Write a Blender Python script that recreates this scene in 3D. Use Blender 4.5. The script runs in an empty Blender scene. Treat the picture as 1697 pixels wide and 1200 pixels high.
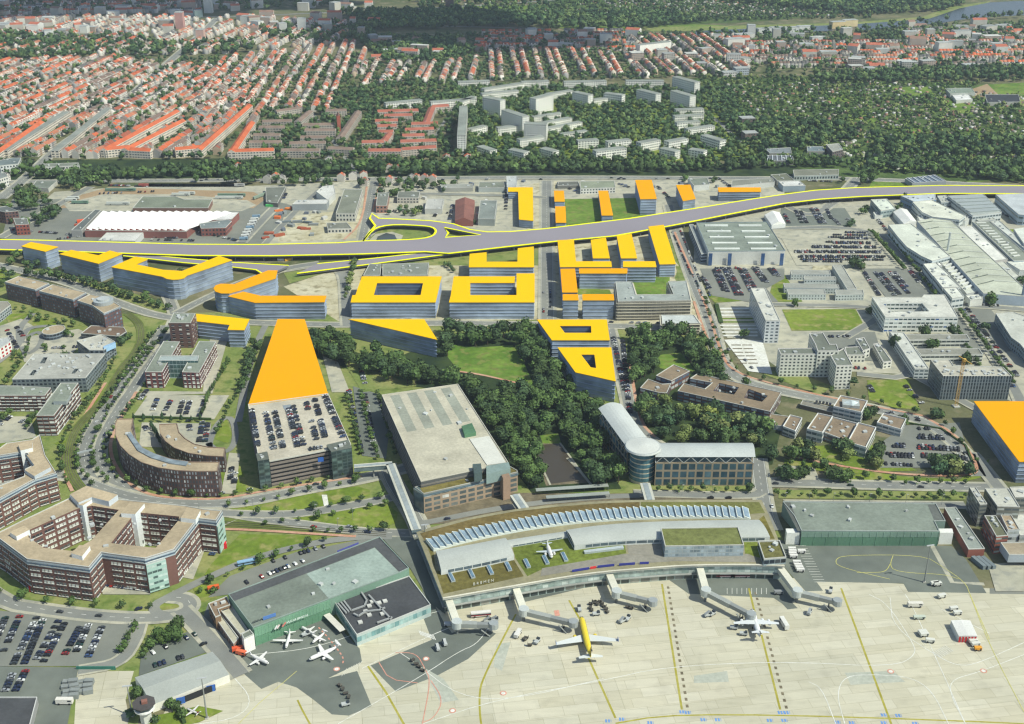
import bpy, math, random
import numpy as np
from mathutils import Vector, Matrix
from mathutils.geometry import tessellate_polygon
random.seed(7); rng=np.random.default_rng(7)
R=math.radians; SC=bpy.context.scene; COL=SC.collection
TH=R(25); FO=2005.0; CH=444.0
CT,ST=math.cos(TH),math.sin(TH)
def P(px,py,z=0.0):
    # point of the place at height z seen at photo pixel (px,py); gives world metres
    dx=(px-848.5)/FO; dy=(600-py)/FO
    t=(z-CH)/(-ST+dy*CT)
    return (dx*t,(CT+dy*ST)*t)
def Q(x,y,z=0.0):
    d=y*CT-(z-CH)*ST; u=y*ST+(z-CH)*CT
    return (848.5+FO*x/d,600-FO*u/d)
def hb(x,yr,yb):
    B=P(x,yb); lo,hi=0.0,150.0
    for _ in range(30):
        m=(lo+hi)/2
        if Q(B[0],B[1],m)[1]>yr: lo=m
        else: hi=m
    return lo
def lin(c):
    c=c/255.0
    return c/12.92 if c<=.04045 else ((c+.055)/1.055)**2.4
def S(t,k=.82):
    if len(t)==4: return tuple(t)
    return tuple(min(.92,lin(v)*k) for v in t)+(1.0,)
# ---------- materials
MATS={}
def nt(name,rough=.85,metal=0.0,spec=.3):
    m=bpy.data.materials.new(name); m.use_nodes=True; n=m.node_tree; b=n.nodes['Principled BSDF']
    b.inputs['Roughness'].default_value=rough; b.inputs['Metallic'].default_value=metal
    b.inputs['Specular IOR Level'].default_value=spec
    MATS[name]=m; return m,n,b
def noise(n,sc,det=3.0,rot=0,stretch=None,vec=None):
    t=n.nodes.new('ShaderNodeTexNoise'); t.inputs['Scale'].default_value=sc; t.inputs['Detail'].default_value=det
    tc=n.nodes.new('ShaderNodeTexCoord'); src=tc.outputs['Object']
    if rot or stretch:
        mp=n.nodes.new('ShaderNodeMapping'); mp.inputs['Rotation'].default_value=(0,0,rot)
        if stretch: mp.inputs['Scale'].default_value=stretch
        n.links.new(src,mp.inputs['Vector']); src=mp.outputs['Vector']
    n.links.new(src,t.inputs['Vector']); return t.outputs['Fac']
def rng_map(n,fac,a,b,lo=.3,hi=.7):
    m=n.nodes.new('ShaderNodeMapRange'); m.inputs['From Min'].default_value=lo; m.inputs['From Max'].default_value=hi
    m.inputs['To Min'].default_value=a; m.inputs['To Max'].default_value=b; n.links.new(fac,m.inputs['Value']); return m.outputs['Result']
def mul(n,colsock,fac):
    v=n.nodes.new('ShaderNodeVectorMath'); v.operation='SCALE'; n.links.new(colsock,v.inputs[0]); n.links.new(fac,v.inputs['Scale']); return v.outputs['Vector']
def mixc(n,fac,a,b):
    m=n.nodes.new('ShaderNodeMix'); m.data_type='RGBA'
    if isinstance(fac,(int,float)): m.inputs['Factor'].default_value=fac
    else: n.links.new(fac,m.inputs['Factor'])
    for k,s in ((6,a),(7,b)):
        if isinstance(s,tuple): m.inputs[k].default_value=s
        else: n.links.new(s,m.inputs[k])
    return m.outputs[2]
def attr_mat(name,rough=.85,metal=0,spec=.3,n1=(.04,.85,1.12),n2=(.9,.93,1.07),obj=False,stretch=None,n3=None):
    m,n,b=nt(name,rough,metal,spec)
    a=n.nodes.new('ShaderNodeAttribute'); a.attribute_name='Col'; c=a.outputs['Color']
    if obj:
        oi=n.nodes.new('ShaderNodeObjectInfo'); mm=n.nodes.new('ShaderNodeMix'); mm.data_type='RGBA'; mm.blend_type='MULTIPLY'; mm.inputs['Factor'].default_value=1
        n.links.new(c,mm.inputs[6]); n.links.new(oi.outputs['Color'],mm.inputs[7]); c=mm.outputs[2]
    for q in (n1,n2,n3):
        if q: c=mul(n,c,rng_map(n,noise(n,q[0],3,0,stretch if q is n3 or q is n1 else None),q[1],q[2]))
    n.links.new(c,b.inputs['Base Color']); return m
attr_mat('plain'); attr_mat('roofing',.9,n1=(.05,.8,1.15),n2=(.5,.86,1.1),n3=(2.5,.93,1.06))
attr_mat('glass',.12,0,.5,n1=(.2,.7,1.3),n2=None); attr_mat('metal',.45,.08,.4,n1=(.06,.92,1.06))
attr_mat('tiles',.85,n1=(.08,.82,1.15),n2=(1.2,.8,1.18)); attr_mat('paint',.35,0,.5,n1=None,n2=None,obj=True)
attr_mat('foliage',.75,0,.1,n1=(.12,.84,1.16),n2=(.8,.84,1.16),obj=True)
attr_mat('planned_glass',.35,0,.4,n1=(.03,.55,1.42),n2=(.11,.78,1.22),stretch=(1,1,2.6))  # stretched noise paints a cloudy reflection look into the facade glass colour
attr_mat('planned_roof',.9,0,0,n1=(.01,.985,1.015),n2=None)
attr_mat('greenroof',.95,0,.1,n1=(.03,.7,1.25),n2=(.35,.75,1.25),n3=(2,.8,1.2))
def gmat(name,c1,c2,sc=.02,rough=.95,fine=(.4,.88,1.12),c3=None,fine2=(3,.9,1.1),k=.82):
    m,n,b=nt(name,rough,0,.15)
    c=mixc(n,rng_map(n,noise(n,sc,5),0,1,.38,.62),S(c1,k),S(c2,k))
    if c3: c=mixc(n,rng_map(n,noise(n,sc*3.7,4),0,1,.52,.66),c,S(c3,k))
    c=mul(n,c,rng_map(n,noise(n,fine[0],4),fine[1],fine[2]))
    if fine2: c=mul(n,c,rng_map(n,noise(n,fine2[0],2),fine2[1],fine2[2]))
    n.links.new(c,b.inputs['Base Color']); return m
gmat('m_ground',(88,98,62),(120,118,86),.012,c3=(140,132,104))
gmat('m_grass',(108,130,46),(132,148,58),.025,c3=(152,150,90),fine=(.25,.82,1.15))
gmat('m_drygrass',(124,140,74),(150,152,94),.03,c3=(104,124,60))
gmat('m_meadow',(92,124,46),(122,148,62),.035,c3=(128,134,72),fine=(.2,.78,1.2))
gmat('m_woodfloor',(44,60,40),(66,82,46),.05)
gmat('m_asphalt',(128,131,122),(140,142,131),.02,fine=(.12,.94,1.05))
gmat('m_darkasphalt',(110,116,108),(124,130,120),.02,fine=(.1,.9,1.08))
gmat('m_road',(134,136,130),(148,149,140),.03,fine=(.15,.95,1.05))
gmat('m_paving',(176,174,154),(194,190,168),.03,c3=(160,160,146),fine=(.15,.9,1.07))
gmat('m_sand',(192,184,150),(208,202,172),.03,c3=(160,152,120),fine=(.15,.85,1.1))
gmat('m_redpath',(196,146,118),(206,166,140),.05)
gmat('m_planting',(112,104,84),(134,124,100),.1)
gmat('m_tram',(100,114,54),(116,128,66),.06)
gmat('m_track',(92,88,70),(104,100,80),.06)
gmat('m_patch',(180,184,168),(192,194,178),.06)
gmat('m_brownbed',(168,144,112),(178,156,124),.03)
gmat('m_highway',(150,144,150),(155,149,155),.01,fine=(.3,.985,1.015),fine2=None)
gmat('m_white',(222,222,208),(232,232,222),.1)
gmat('m_yellowline',(168,160,62),(180,172,84),.1)
gmat('m_hiyellow',(255,250,8),(255,252,20),.1,fine=(.3,.99,1.01),fine2=None,k=1.0)
gmat('m_paleyellow',(206,200,110),(214,208,124),.1)
gmat('m_garden',(70,92,46),(92,112,60),.05,fine=(.12,.75,1.25))
gmat('m_redmark',(214,150,130),(220,160,140),.2)
gmat('m_bluemark',(110,150,205),(120,160,215),.2)
m,n,b=nt('m_water',.25,0,.4); b.inputs['Base Color'].default_value=S((112,124,132))
b.inputs['Base Color'].default_value=S((92,102,108),.5)
m,n,b=nt('m_pond',.3,0,.4); b.inputs['Base Color'].default_value=S((92,84,70),.6)
# concrete apron: slabs with joints and stains
m,n,b=nt('m_concrete',.9,0,.2)
tc=n.nodes.new('ShaderNodeTexCoord'); mp=n.nodes.new('ShaderNodeMapping'); mp.inputs['Rotation'].default_value=(0,0,R(-9))
n.links.new(tc.outputs['Object'],mp.inputs['Vector'])
def brick(sc,bw,rh,c1,c2,mo,ms):
    t=n.nodes.new('ShaderNodeTexBrick'); t.inputs['Scale'].default_value=sc; t.inputs['Brick Width'].default_value=bw; t.inputs['Row Height'].default_value=rh
    t.inputs['Color1'].default_value=c1; t.inputs['Color2'].default_value=c2; t.inputs['Mortar'].default_value=mo; t.inputs['Mortar Size'].default_value=ms
    t.inputs['Bias'].default_value=0; t.offset=0.37; n.links.new(mp.outputs['Vector'],t.inputs['Vector']); return t.outputs['Color']
c=brick(1,19,7.5,S((204,199,174)),S((214,210,188)),S((186,181,156)),.14)
c2=brick(1,70,26,(.88,.88,.86,1),(1.04,1.02,.99,1),(.76,.75,.7,1),.24)
mm=n.nodes.new('ShaderNodeMix'); mm.data_type='RGBA'; mm.blend_type='MULTIPLY'; mm.inputs['Factor'].default_value=.75; n.links.new(c,mm.inputs[6]); n.links.new(c2,mm.inputs[7]); c=mm.outputs[2]
c=mul(n,c,rng_map(n,noise(n,.018,5),.9,1.05)); c=mul(n,c,rng_map(n,noise(n,.35,4,R(-9),(.15,1,1)),.93,1.04)); c=mul(n,c,rng_map(n,noise(n,.09,6),.9,1.02,.3,.45))
n.links.new(c,b.inputs['Base Color'])
# ---------- mesh builder
class MB:
    def __init__(s): s.v=[];s.f=[];s.c=[];s.m=[];s.ms=[]
    def face(s,pts,col,mat='plain'):
        i=len(s.v); s.v.extend(pts); s.f.append(tuple(range(i,i+len(pts)))); s.c.append(col)
        if mat not in s.ms: s.ms.append(mat)
        s.m.append(s.ms.index(mat)); return s
    def flat(s,poly,z,col,mat='plain',holes=()):
        rings=[list(poly)]+[list(h) for h in holes]; tri=tessellate_polygon([[Vector((p[0],p[1],0)) for p in r] for r in rings])
        allp=[p for r in rings for p in r]
        zz=z if callable(z) else (lambda x,y:z)
        for t in tri:
            a=[(allp[i][0],allp[i][1],zz(*allp[i][:2])) for i in t]
            if (a[1][0]-a[0][0])*(a[2][1]-a[0][1])-(a[1][1]-a[0][1])*(a[2][0]-a[0][0])<0: a.reverse()
            s.face(a,col,mat)
        return s
    def walls(s,poly,z0,z1,col,mat='plain',closed=True):
        k=len(poly)
        for i in range(k if closed else k-1):
            a,b=poly[i],poly[(i+1)%k]
            s.face([(a[0],a[1],z0),(b[0],b[1],z0),(b[0],b[1],z1),(a[0],a[1],z1)],col,mat)
        return s
    def prism(s,poly,z0,z1,cw,ct=None,mw='plain',mt=None,bottom=False):
        poly=ccw(poly); s.walls(poly,z0,z1,cw,mw); s.flat(poly,z1,ct or cw,mt or mw)
        if bottom:
            k=len(s.f); s.flat(poly,z0,cw,mw)
            for i in range(k,len(s.f)): s.f[i]=tuple(reversed(s.f[i]))
        return s
    def box(s,cx,cy,z0,lx,ly,h,rot=0,col=(.5,.5,.5,1),mat='plain',ct=None):
        c,d=math.cos(rot),math.sin(rot)
        p=[(cx+x*c-y*d,cy+x*d+y*c) for x,y in ((-lx/2,-ly/2),(lx/2,-ly/2),(lx/2,ly/2),(-lx/2,ly/2))]
        return s.prism(p,z0,z0+h,col,ct,mat,bottom=True)
    def beam(s,a,b,w,h,col,mat='plain'):
        a,b=Vector(a),Vector(b); d=(b-a).normalized(); sd=d.cross(Vector((0,0,1)))
        sd=(sd.normalized() if sd.length>.01 else Vector((1,0,0)))*w/2; u=sd.cross(d).normalized()*h/2
        q=[a-sd-u,a+sd-u,a+sd+u,a-sd+u]; r=[b-sd-u,b+sd-u,b+sd+u,b-sd+u]
        s.face([tuple(x) for x in reversed(q)],col,mat); s.face([tuple(x) for x in r],col,mat)
        for i in range(4): j=(i+1)%4; s.face([tuple(x) for x in (q[i],q[j],r[j],r[i])],col,mat)
        return s
    def cyl(s,cx,cy,z0,r,h,col,mat='plain',k=16,r2=None,ct=None):
        r2=r if r2 is None else r2
        A=[(cx+r*math.cos(2*math.pi*i/k),cy+r*math.sin(2*math.pi*i/k),z0) for i in range(k)]
        B=[(cx+r2*math.cos(2*math.pi*i/k),cy+r2*math.sin(2*math.pi*i/k),z0+h) for i in range(k)]
        for i in range(k): j=(i+1)%k; s.face([A[i],A[j],B[j],B[i]],col,mat)
        if r2>.01: s.face(B,ct or col,mat)
        s.face(A[::-1],col,mat); return s
    def loft(s,rings,col,mat='plain',caps=True):
        k=len(rings[0])
        for a,b in zip(rings,rings[1:]):
            for i in range(k): j=(i+1)%k; s.face([a[i],a[j],b[j],b[i]],col,mat)
        if caps: s.face(rings[0][::-1],col,mat); s.face(rings[-1],col,mat)
        return s
    def mesh(s,name):
        ix={};rm=[];vv=[]
        for p in s.v:
            k=(round(p[0],3),round(p[1],3),round(p[2],3))
            if k not in ix: ix[k]=len(vv); vv.append(p)
            rm.append(ix[k])
        keep=[i for i,f in enumerate(s.f) if len(set(rm[j] for j in f))==len(f)]
        s.f=[tuple(rm[j] for j in s.f[i]) for i in keep];s.c=[s.c[i] for i in keep];s.m=[s.m[i] for i in keep];s.v=vv
        me=bpy.data.meshes.new(name); me.from_pydata(s.v,[],s.f)
        for m in s.ms: me.materials.append(MATS[m])
        me.polygons.foreach_set('material_index',s.m)
        at=me.color_attributes.new('Col','FLOAT_COLOR','CORNER')
        arr=np.repeat(np.array(s.c,dtype=np.float32),[len(f) for f in s.f],axis=0); at.data.foreach_set('color',arr.ravel()); me.update(); return me
    def build(s,name,parent=None,**kw):
        if not s.f: return None
        return put(name,s.mesh(name),parent,**kw)
def put(name,me,parent=None,label=None,cat=None,group=None,kind=None,loc=None,rot=0,color=None,scale=None):
    o=bpy.data.objects.new(name,me); COL.objects.link(o)
    if parent: o.parent=parent
    if loc: o.location=loc
    if rot: o.rotation_euler=(0,0,rot)
    if scale: o.scale=scale
    if color: o.color=color
    tag(o,label,cat,group,kind); return o
def tag(o,label=None,cat=None,group=None,kind=None):
    for k,v in (('label',label),('category',cat),('group',group),('kind',kind)):
        if v: o[k]=v
def thing(name,label,cat,loc=(0,0,0),rot=0,group=None):
    return put(name,None,None,label,cat,group,None,loc,rot)
def area(p): return sum(p[i][0]*p[(i+1)%len(p)][1]-p[(i+1)%len(p)][0]*p[i][1] for i in range(len(p)))/2
def ccw(p): return list(p) if area(p)>0 else list(reversed(p))
def W(pts,z=0): return [P(x,y,z) for x,y in pts]
def inset(poly,d):
    out=[];k=len(poly)
    for i in range(k):
        a,b,c=Vector(poly[i-1][:2]),Vector(poly[i][:2]),Vector(poly[(i+1)%k][:2])
        e1=(b-a).normalized();e2=(c-b).normalized();n1=Vector((-e1.y,e1.x));n2=Vector((-e2.y,e2.x))
        m=n1+n2
        if m.length<.2: m=n1
        m=m.normalized(); q=d/max(.35,m.dot(n1)); out.append((b.x+m.x*q,b.y+m.y*q))
    return out
def inpoly(x,y,p):
    r=False;j=len(p)-1
    for i in range(len(p)):
        if (p[i][1]>y)!=(p[j][1]>y) and x<(p[j][0]-p[i][0])*(y-p[i][1])/(p[j][1]-p[i][1])+p[i][0]: r=not r
        j=i
    return r
# occupancy grid so that plants and houses keep off roads and buildings
GX0,GY0,GC=-1700,380,3.0; OCC=np.zeros((1150,1250),dtype=np.uint8)
def occ_poly(poly,v=1,grow=0):
    xs=[p[0] for p in poly];ys=[p[1] for p in poly]
    i0,i1=int((min(xs)-grow-GX0)/GC),int((max(xs)+grow-GX0)/GC)+1;j0,j1=int((min(ys)-grow-GY0)/GC),int((max(ys)+grow-GY0)/GC)+1
    i0,j0=max(i0,0),max(j0,0);i1,j1=min(i1,1149),min(j1,1249)
    if i1<=i0 or j1<=j0: return
    X=(GX0+(np.arange(i0,i1)+.5)*GC)[:,None]+np.zeros((1,j1-j0));Y=(GY0+(np.arange(j0,j1)+.5)*GC)[None,:]+np.zeros((i1-i0,1))
    r=np.zeros(X.shape,bool);j=len(poly)-1
    for i in range(len(poly)):
        a,b=poly[i],poly[j]
        if a[1]!=b[1]: r^=((a[1]>Y)!=(b[1]>Y))&(X<(b[0]-a[0])*(Y-a[1])/(b[1]-a[1])+a[0])
        j=i
    OCC[i0:i1,j0:j1][r]|=v
def occ(x,y):
    i,j=int((x-GX0)/GC),int((y-GY0)/GC)
    return OCC[i,j] if 0<=i<1150 and 0<=j<1250 else 0
ZL=[0.0]
def sheet(name,pts,mat,world=False,z=None,holes=(),o=None,kind='structure'):
    if z is None: ZL[0]+=.0015; z=ZL[0]
    p=pts if world else W(pts,z)
    h=[W(q,z) for q in holes]
    mb=MB().flat(ccw(p),z,(1,1,1,1),mat,h)
    if o: occ_poly(p,o)
    return mb.build(name,kind=kind)
def smooth(pts,it=2):
    for _ in range(it):
        q=[pts[0]]
        for a,b in zip(pts,pts[1:]): q+=[tuple(a[k]*.75+b[k]*.25 for k in range(len(a))),tuple(a[k]*.25+b[k]*.75 for k in range(len(a)))]
        pts=q+[pts[-1]]
    return pts
def ribbon(line,w,off=0.0):
    L=[];Rr=[];k=len(line)
    for i in range(k):
        a=Vector(line[max(i-1,0)][:2]);b=Vector(line[min(i+1,k-1)][:2]);d=(b-a).normalized();n=Vector((-d.y,d.x));c=Vector(line[i][:2])+n*off
        L.append(tuple(c+n*w/2));Rr.append(tuple(c-n*w/2))
    return L,Rr
def strip(mb,line,w,z,mat,off=0.0,dash=None):
    L,Rr=ribbon(line,w,off)
    if not dash:
        for i in range(len(L)-1): mb.face([(*Rr[i],z),(*Rr[i+1],z),(*L[i+1],z),(*L[i],z)],(1,1,1,1),mat)
        return
    acc=0;on,offd=dash
    for i in range(len(line)-1):
        a=(Vector(L[i])+Vector(Rr[i]))/2;b=(Vector(L[i+1])+Vector(Rr[i+1]))/2;l=(b-a).length
        if l<.01: continue
        d=(b-a)/l;n=Vector((-d.y,d.x))*w/2;t=-(acc%(on+offd))
        while t<l:
            s0,s1=max(t,0),min(t+on,l)
            if s1>s0: p=a+d*s0;q=a+d*s1; mb.face([(*(p-n),z),(*(q-n),z),(*(q+n),z),(*(p+n),z)],(1,1,1,1),mat)
            t+=on+offd
        acc+=l
def road(pts,w,name='road',mat='m_road',sm=2,marks=True,kerb=None,occv=1,dash=(3,6)):
    line=[P(*p) for p in pts]
    if sm: line=smooth(line,sm)
    if w>=7 and pts[0][1]>290 and name=='road':
        ZL[0]+=.0015;mb=MB();strip(mb,line,w+(5 if w>=8 else 3),ZL[0],'m_paving');mb.build('pavement',kind='structure')
    ZL[0]+=.0015;z=ZL[0];mb=MB();strip(mb,line,w,z,mat)
    mb.build(name,kind='structure')
    L,Rr=ribbon(line,w+1); occ_poly(L+Rr[::-1],occv)
    if kerb:
        ZL[0]+=.0005;kb=MB()
        for sg in (1,-1):
            Lk,Rk=ribbon(line,.5,sg*(w/2+.25))
            for i in range(len(Lk)-1): 
                q=ccw([Rk[i],Rk[i+1],Lk[i+1],Lk[i]]); kb.walls(q,0,.12,S((200,196,180))); kb.face([(*v,.12) for v in q],S((200,196,180)))
        kb.build('kerb',kind='structure')
    if marks:
        mk=MB();strip(mk,line,.3,z+.0015,'m_white',0,dash);ZL[0]+=.0015
        if w>9:
            for sg in (1,-1): strip(mk,line,.25,z+.0015,'m_white',sg*(w/2-.6))
        mk.build('road_markings',kind='structure')
    return line
SUNS,SKYS,EXPO,HAZE=4.4,.12,.12,.00006
# ================= ground, roads, paving =================
g=MB().flat([(-2600,250),(2600,250),(2600,5200),(-2600,5200)],0,(1,1,1,1),'m_ground');g.build('ground',kind='structure')
ZL[0]=.01
# wide zones
sheet('car_park',[(-60,440),(0,440),(180,520),(290,520),(560,510),(580,425),(900,405),(1130,395),(1150,470),(1300,900),(700,1010),(330,1100),(-60,1290)],'m_drygrass')
sheet('paving',[(1150,340),(1320,325),(1760,330),(1760,700),(1640,650),(1500,620),(1290,610),(1220,560),(1150,440)],'m_paving')
sheet('yard_ground',[(90,318),(230,308),(420,308),(600,300),(880,292),(1110,292),(1300,300),(1300,340),(1120,375),(900,398),(600,425),(300,428),(0,420),(20,380)],'m_paving')
sheet('sandy_ground',[(560,445),(600,440),(900,440),(905,300),(925,300),(925,530),(560,532),(470,475)],'m_sand')
sheet('sandy_ground',[(925,400),(1075,385),(1125,440),(1118,462),(1150,500),(1160,540),(925,535)],'m_sand')
sheet('asphalt_yard',[(20,330),(110,330),(190,312),(330,318),(445,330),(500,345),(440,405),(0,405)],'m_asphalt')
sheet('sandy_ground',[(470,360),(600,345),(590,395),(460,402)],'m_sand')
sheet('tram_yard_ground',[(180,310),(420,318),(440,330),(420,345),(100,345),(110,330)],'m_brownbed')
sheet('paving',[(105,338),(170,322),(300,322),(410,332),(425,340),(400,350),(180,350),(115,350)],'m_paving')
# apron
sheet('apron_concrete',[(225,1290),(290,1140),(385,1098),(600,1065),(722,1005),(735,1015),(860,990),(1010,955),(1310,958),(1640,975),(1900,975),(2100,1900),(-100,1900),(100,1330)],'m_concrete')
sheet('apron_concrete',[(118,1290),(128,1112),(222,1112),(208,1160),(235,1290)],'m_concrete')
for p in ([(614,1103),(716,1060),(752,1048),(800,1040),(822,1050),(776,1092),(724,1120),(656,1146),(640,1130)],
          [(487,1136),(520,1130),(592,1112),(616,1170),(578,1186),(550,1184),(520,1160)],
          [(426,1066),(546,1010),(572,1050),(596,1075),(600,1097),(504,1143),(484,1137),(461,1130),(433,1142),(385,1100),(330,1040),(345,1000)],
          [(700,965),(735,1030),(757,1060),(716,1062),(700,1020)],
          [(1290,895),(1577,905),(1601,927),(1635,983),(1505,981),(1497,967),(1353,964),(1364,979),(1335,980),(1300,940)],
          [(1100,955),(1302,955),(1340,985),(1300,1003),(1282,991),(1141,984)],
          [(850,990),(1010,950),(1020,962),(860,1000)]):
    sheet('apron_asphalt',p,'m_darkasphalt')
sheet('apron_asphalt',[(1640,975),(1800,978),(1800,986),(1640,984)],'m_asphalt')
sheet('apron_asphalt',[(1282,985),(1300,985),(1322,1008),(1305,1010)],'m_darkasphalt')
for p,w in (([(1502,877),(1545,905),(1578,965),(1631,968)],3.2),):
    mb=MB();ZL[0]+=.0015;strip(mb,[P(*q) for q in p],w,ZL[0],'m_paving');mb.build('paving_strip',kind='structure')
for p in ([(823,1068),(846,1064),(832,1112),(818,1105)],[(1400,1115),(1480,1112),(1500,1130),(1410,1135)],[(1150,1120),(1205,1112),(1208,1130),(1150,1132)],[(700,1105),(735,1125),(760,1160),(730,1165)]):
    sheet('concrete_patch',p,'m_patch')
def apronline(pts,w,mat='m_white',sm=2,dash=None,name='apron_marking'):
    ZL[0]+=.0015;mb=MB();l=[P(*p) for p in pts]
    if sm: l=smooth(l,sm)
    strip(mb,l,w,ZL[0],mat,0,dash);mb.build(name,kind='structure')
ym='m_yellowline'
apronline([(855,1018),(835,1055),(800,1125),(794,1150),(796,1200),(812,1260)],1.1,ym)
apronline([(609,1103),(640,1148),(672,1205),(700,1260)],1.2,ym,0)
for p in ([(943,995),(962,1028)],[(975,1090),(1020,1190)],[(1097,968),(1130,1176)],[(1241,975),(1258,1045)],[(1262,1052),(1293,1176)],[(1394,975),(1477,1200)]):
    apronline(p,1.2,ym,0)
apronline([(1107,972),(1140,1178)],1.5,'m_planting',0,(2.4,3.0));apronline([(1252,982),(1304,1176)],1.5,'m_planting',0,(2.4,3.0))
apronline([(1020,1199),(1090,1187),(1200,1184),(1400,1188),(1697,1199),(1800,1206)],1.0,ym,1)
apronline([(493,1160),(500,1175),(530,1230)],1.0,ym,0);apronline([(492,1112),(430,1165),(395,1200)],.35,'m_paleyellow',0)
for x,y in ((1008,1195),(1031,1192),(1131,1180),(1140,1181),(1294,1181),(1304,1181),(1078,1198),(1166,1193),(1190,1193),(1276,1194),(1300,1194),(1465,1185),(1489,1186),(1388,1197),(1412,1198),(1465,1198),(1517,1199)):
    apronline([(x-5,y),(x+5,y)],2.4,'m_bluemark',0,(1.0,.5))
for p in ([(700,1200),(820,1160),(1000,1128),(1100,1105),(1300,1096),(1480,1106),(1520,1085),(1510,1060),(1470,1000),(1440,985)],[(1697,1065),(1620,1100),(1590,1104),(1560,1092),(1480,1040),(1475,990)],[(1697,1085),(1620,1115),(1580,1125),(1572,1145),(1600,1200)],
          [(1340,1130),(1362,1140),(1385,1200)],[(1400,1200),(1386,1150),(1400,1120),(1450,1118),(1510,1122),(1545,1145),(1572,1200)],[(1600,1200),(1560,1110),(1510,1000),(1500,985)],[(1640,1050),(1560,1010)],
          [(560,1200),(700,1120),(760,1080),(790,1068),(810,1040)],[(420,1085),(520,1075),(620,1040),(740,1010)],[(600,1108),(730,1045),(790,1025)],[(385,1120),(420,1160),(395,1190),(330,1200)],[(660,1080),(690,1100),(760,1155),(850,1160),(1000,1125)]):
    apronline(p,.45,'m_white',2)
for p in ([(1475,960),(1390,940),(1383,928),(1400,920),(1530,920),(1560,938),(1600,965),(1608,987),(1640,1060)],[(1480,921),(1475,935),(1480,945),(1510,950),(1565,952),(1590,960)],[(1475,935),(1470,945),(1460,949),(1420,949)],[(1608,987),(1640,1070),(1697,1180)]):
    apronline(p,.38,'m_paleyellow',2)
apronline([(628,1098),(645,1126),(692,1132)],.5,'m_redmark',1);apronline([(655,1082),(690,1082),(704,1108),(714,1128),(700,1200)],.5,'m_redmark',2);apronline([(714,1128),(735,1160),(720,1190),(700,1198)],.5,'m_redmark',2)
apronline([(528,1040),(545,1058),(570,1090),(568,1100)],.8,'m_redmark',2,(2,2))
sheet('apron_marking',[(918,1012),(926,1011),(928,1020),(920,1021)],'m_redmark')
for x,y in ((558,1109),(706,1092),(750,1178),(834,1149),(1476,1113),(1630,1112),(384,1115)): 
    mb=MB();ZL[0]+=.0015;c=P(x,y);rr=[(c[0]+1.9*math.cos(i*.4),c[1]+1.9*math.sin(i*.4)) for i in range(16)];mb.flat(rr,ZL[0],(1,1,1,1),'m_redmark');mb.flat([(c[0]+1.2*math.cos(i*.4),c[1]+1.2*math.sin(i*.4)) for i in range(16)],ZL[0]+.0015,(1,1,1,1),'m_white');ZL[0]+=.0015;mb.build('apron_marking',kind='structure')
def hatch(p0,p1,n,dx,dy,w=.5):
    for i in range(n):
        t=i/(n-1);x=p0[0]+(p1[0]-p0[0])*t;y=p0[1]+(p1[1]-p0[1])*t;apronline([(x,y),(x+dx,y+dy)],w,'m_white',0)
hatch((694,1045),(718,1053),10,4,8,.5);hatch((575,1108),(600,1096),7,-9,13,.25);hatch((1560,1090),(1580,1080),8,-14,-10,.4)
hatch((1318,905),(1350,965),15,18,0,.35);hatch((1205,985),(1270,985),9,0,-10,.3)
hatch((350,1078),(372,1058),6,12,14,.3)
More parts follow.
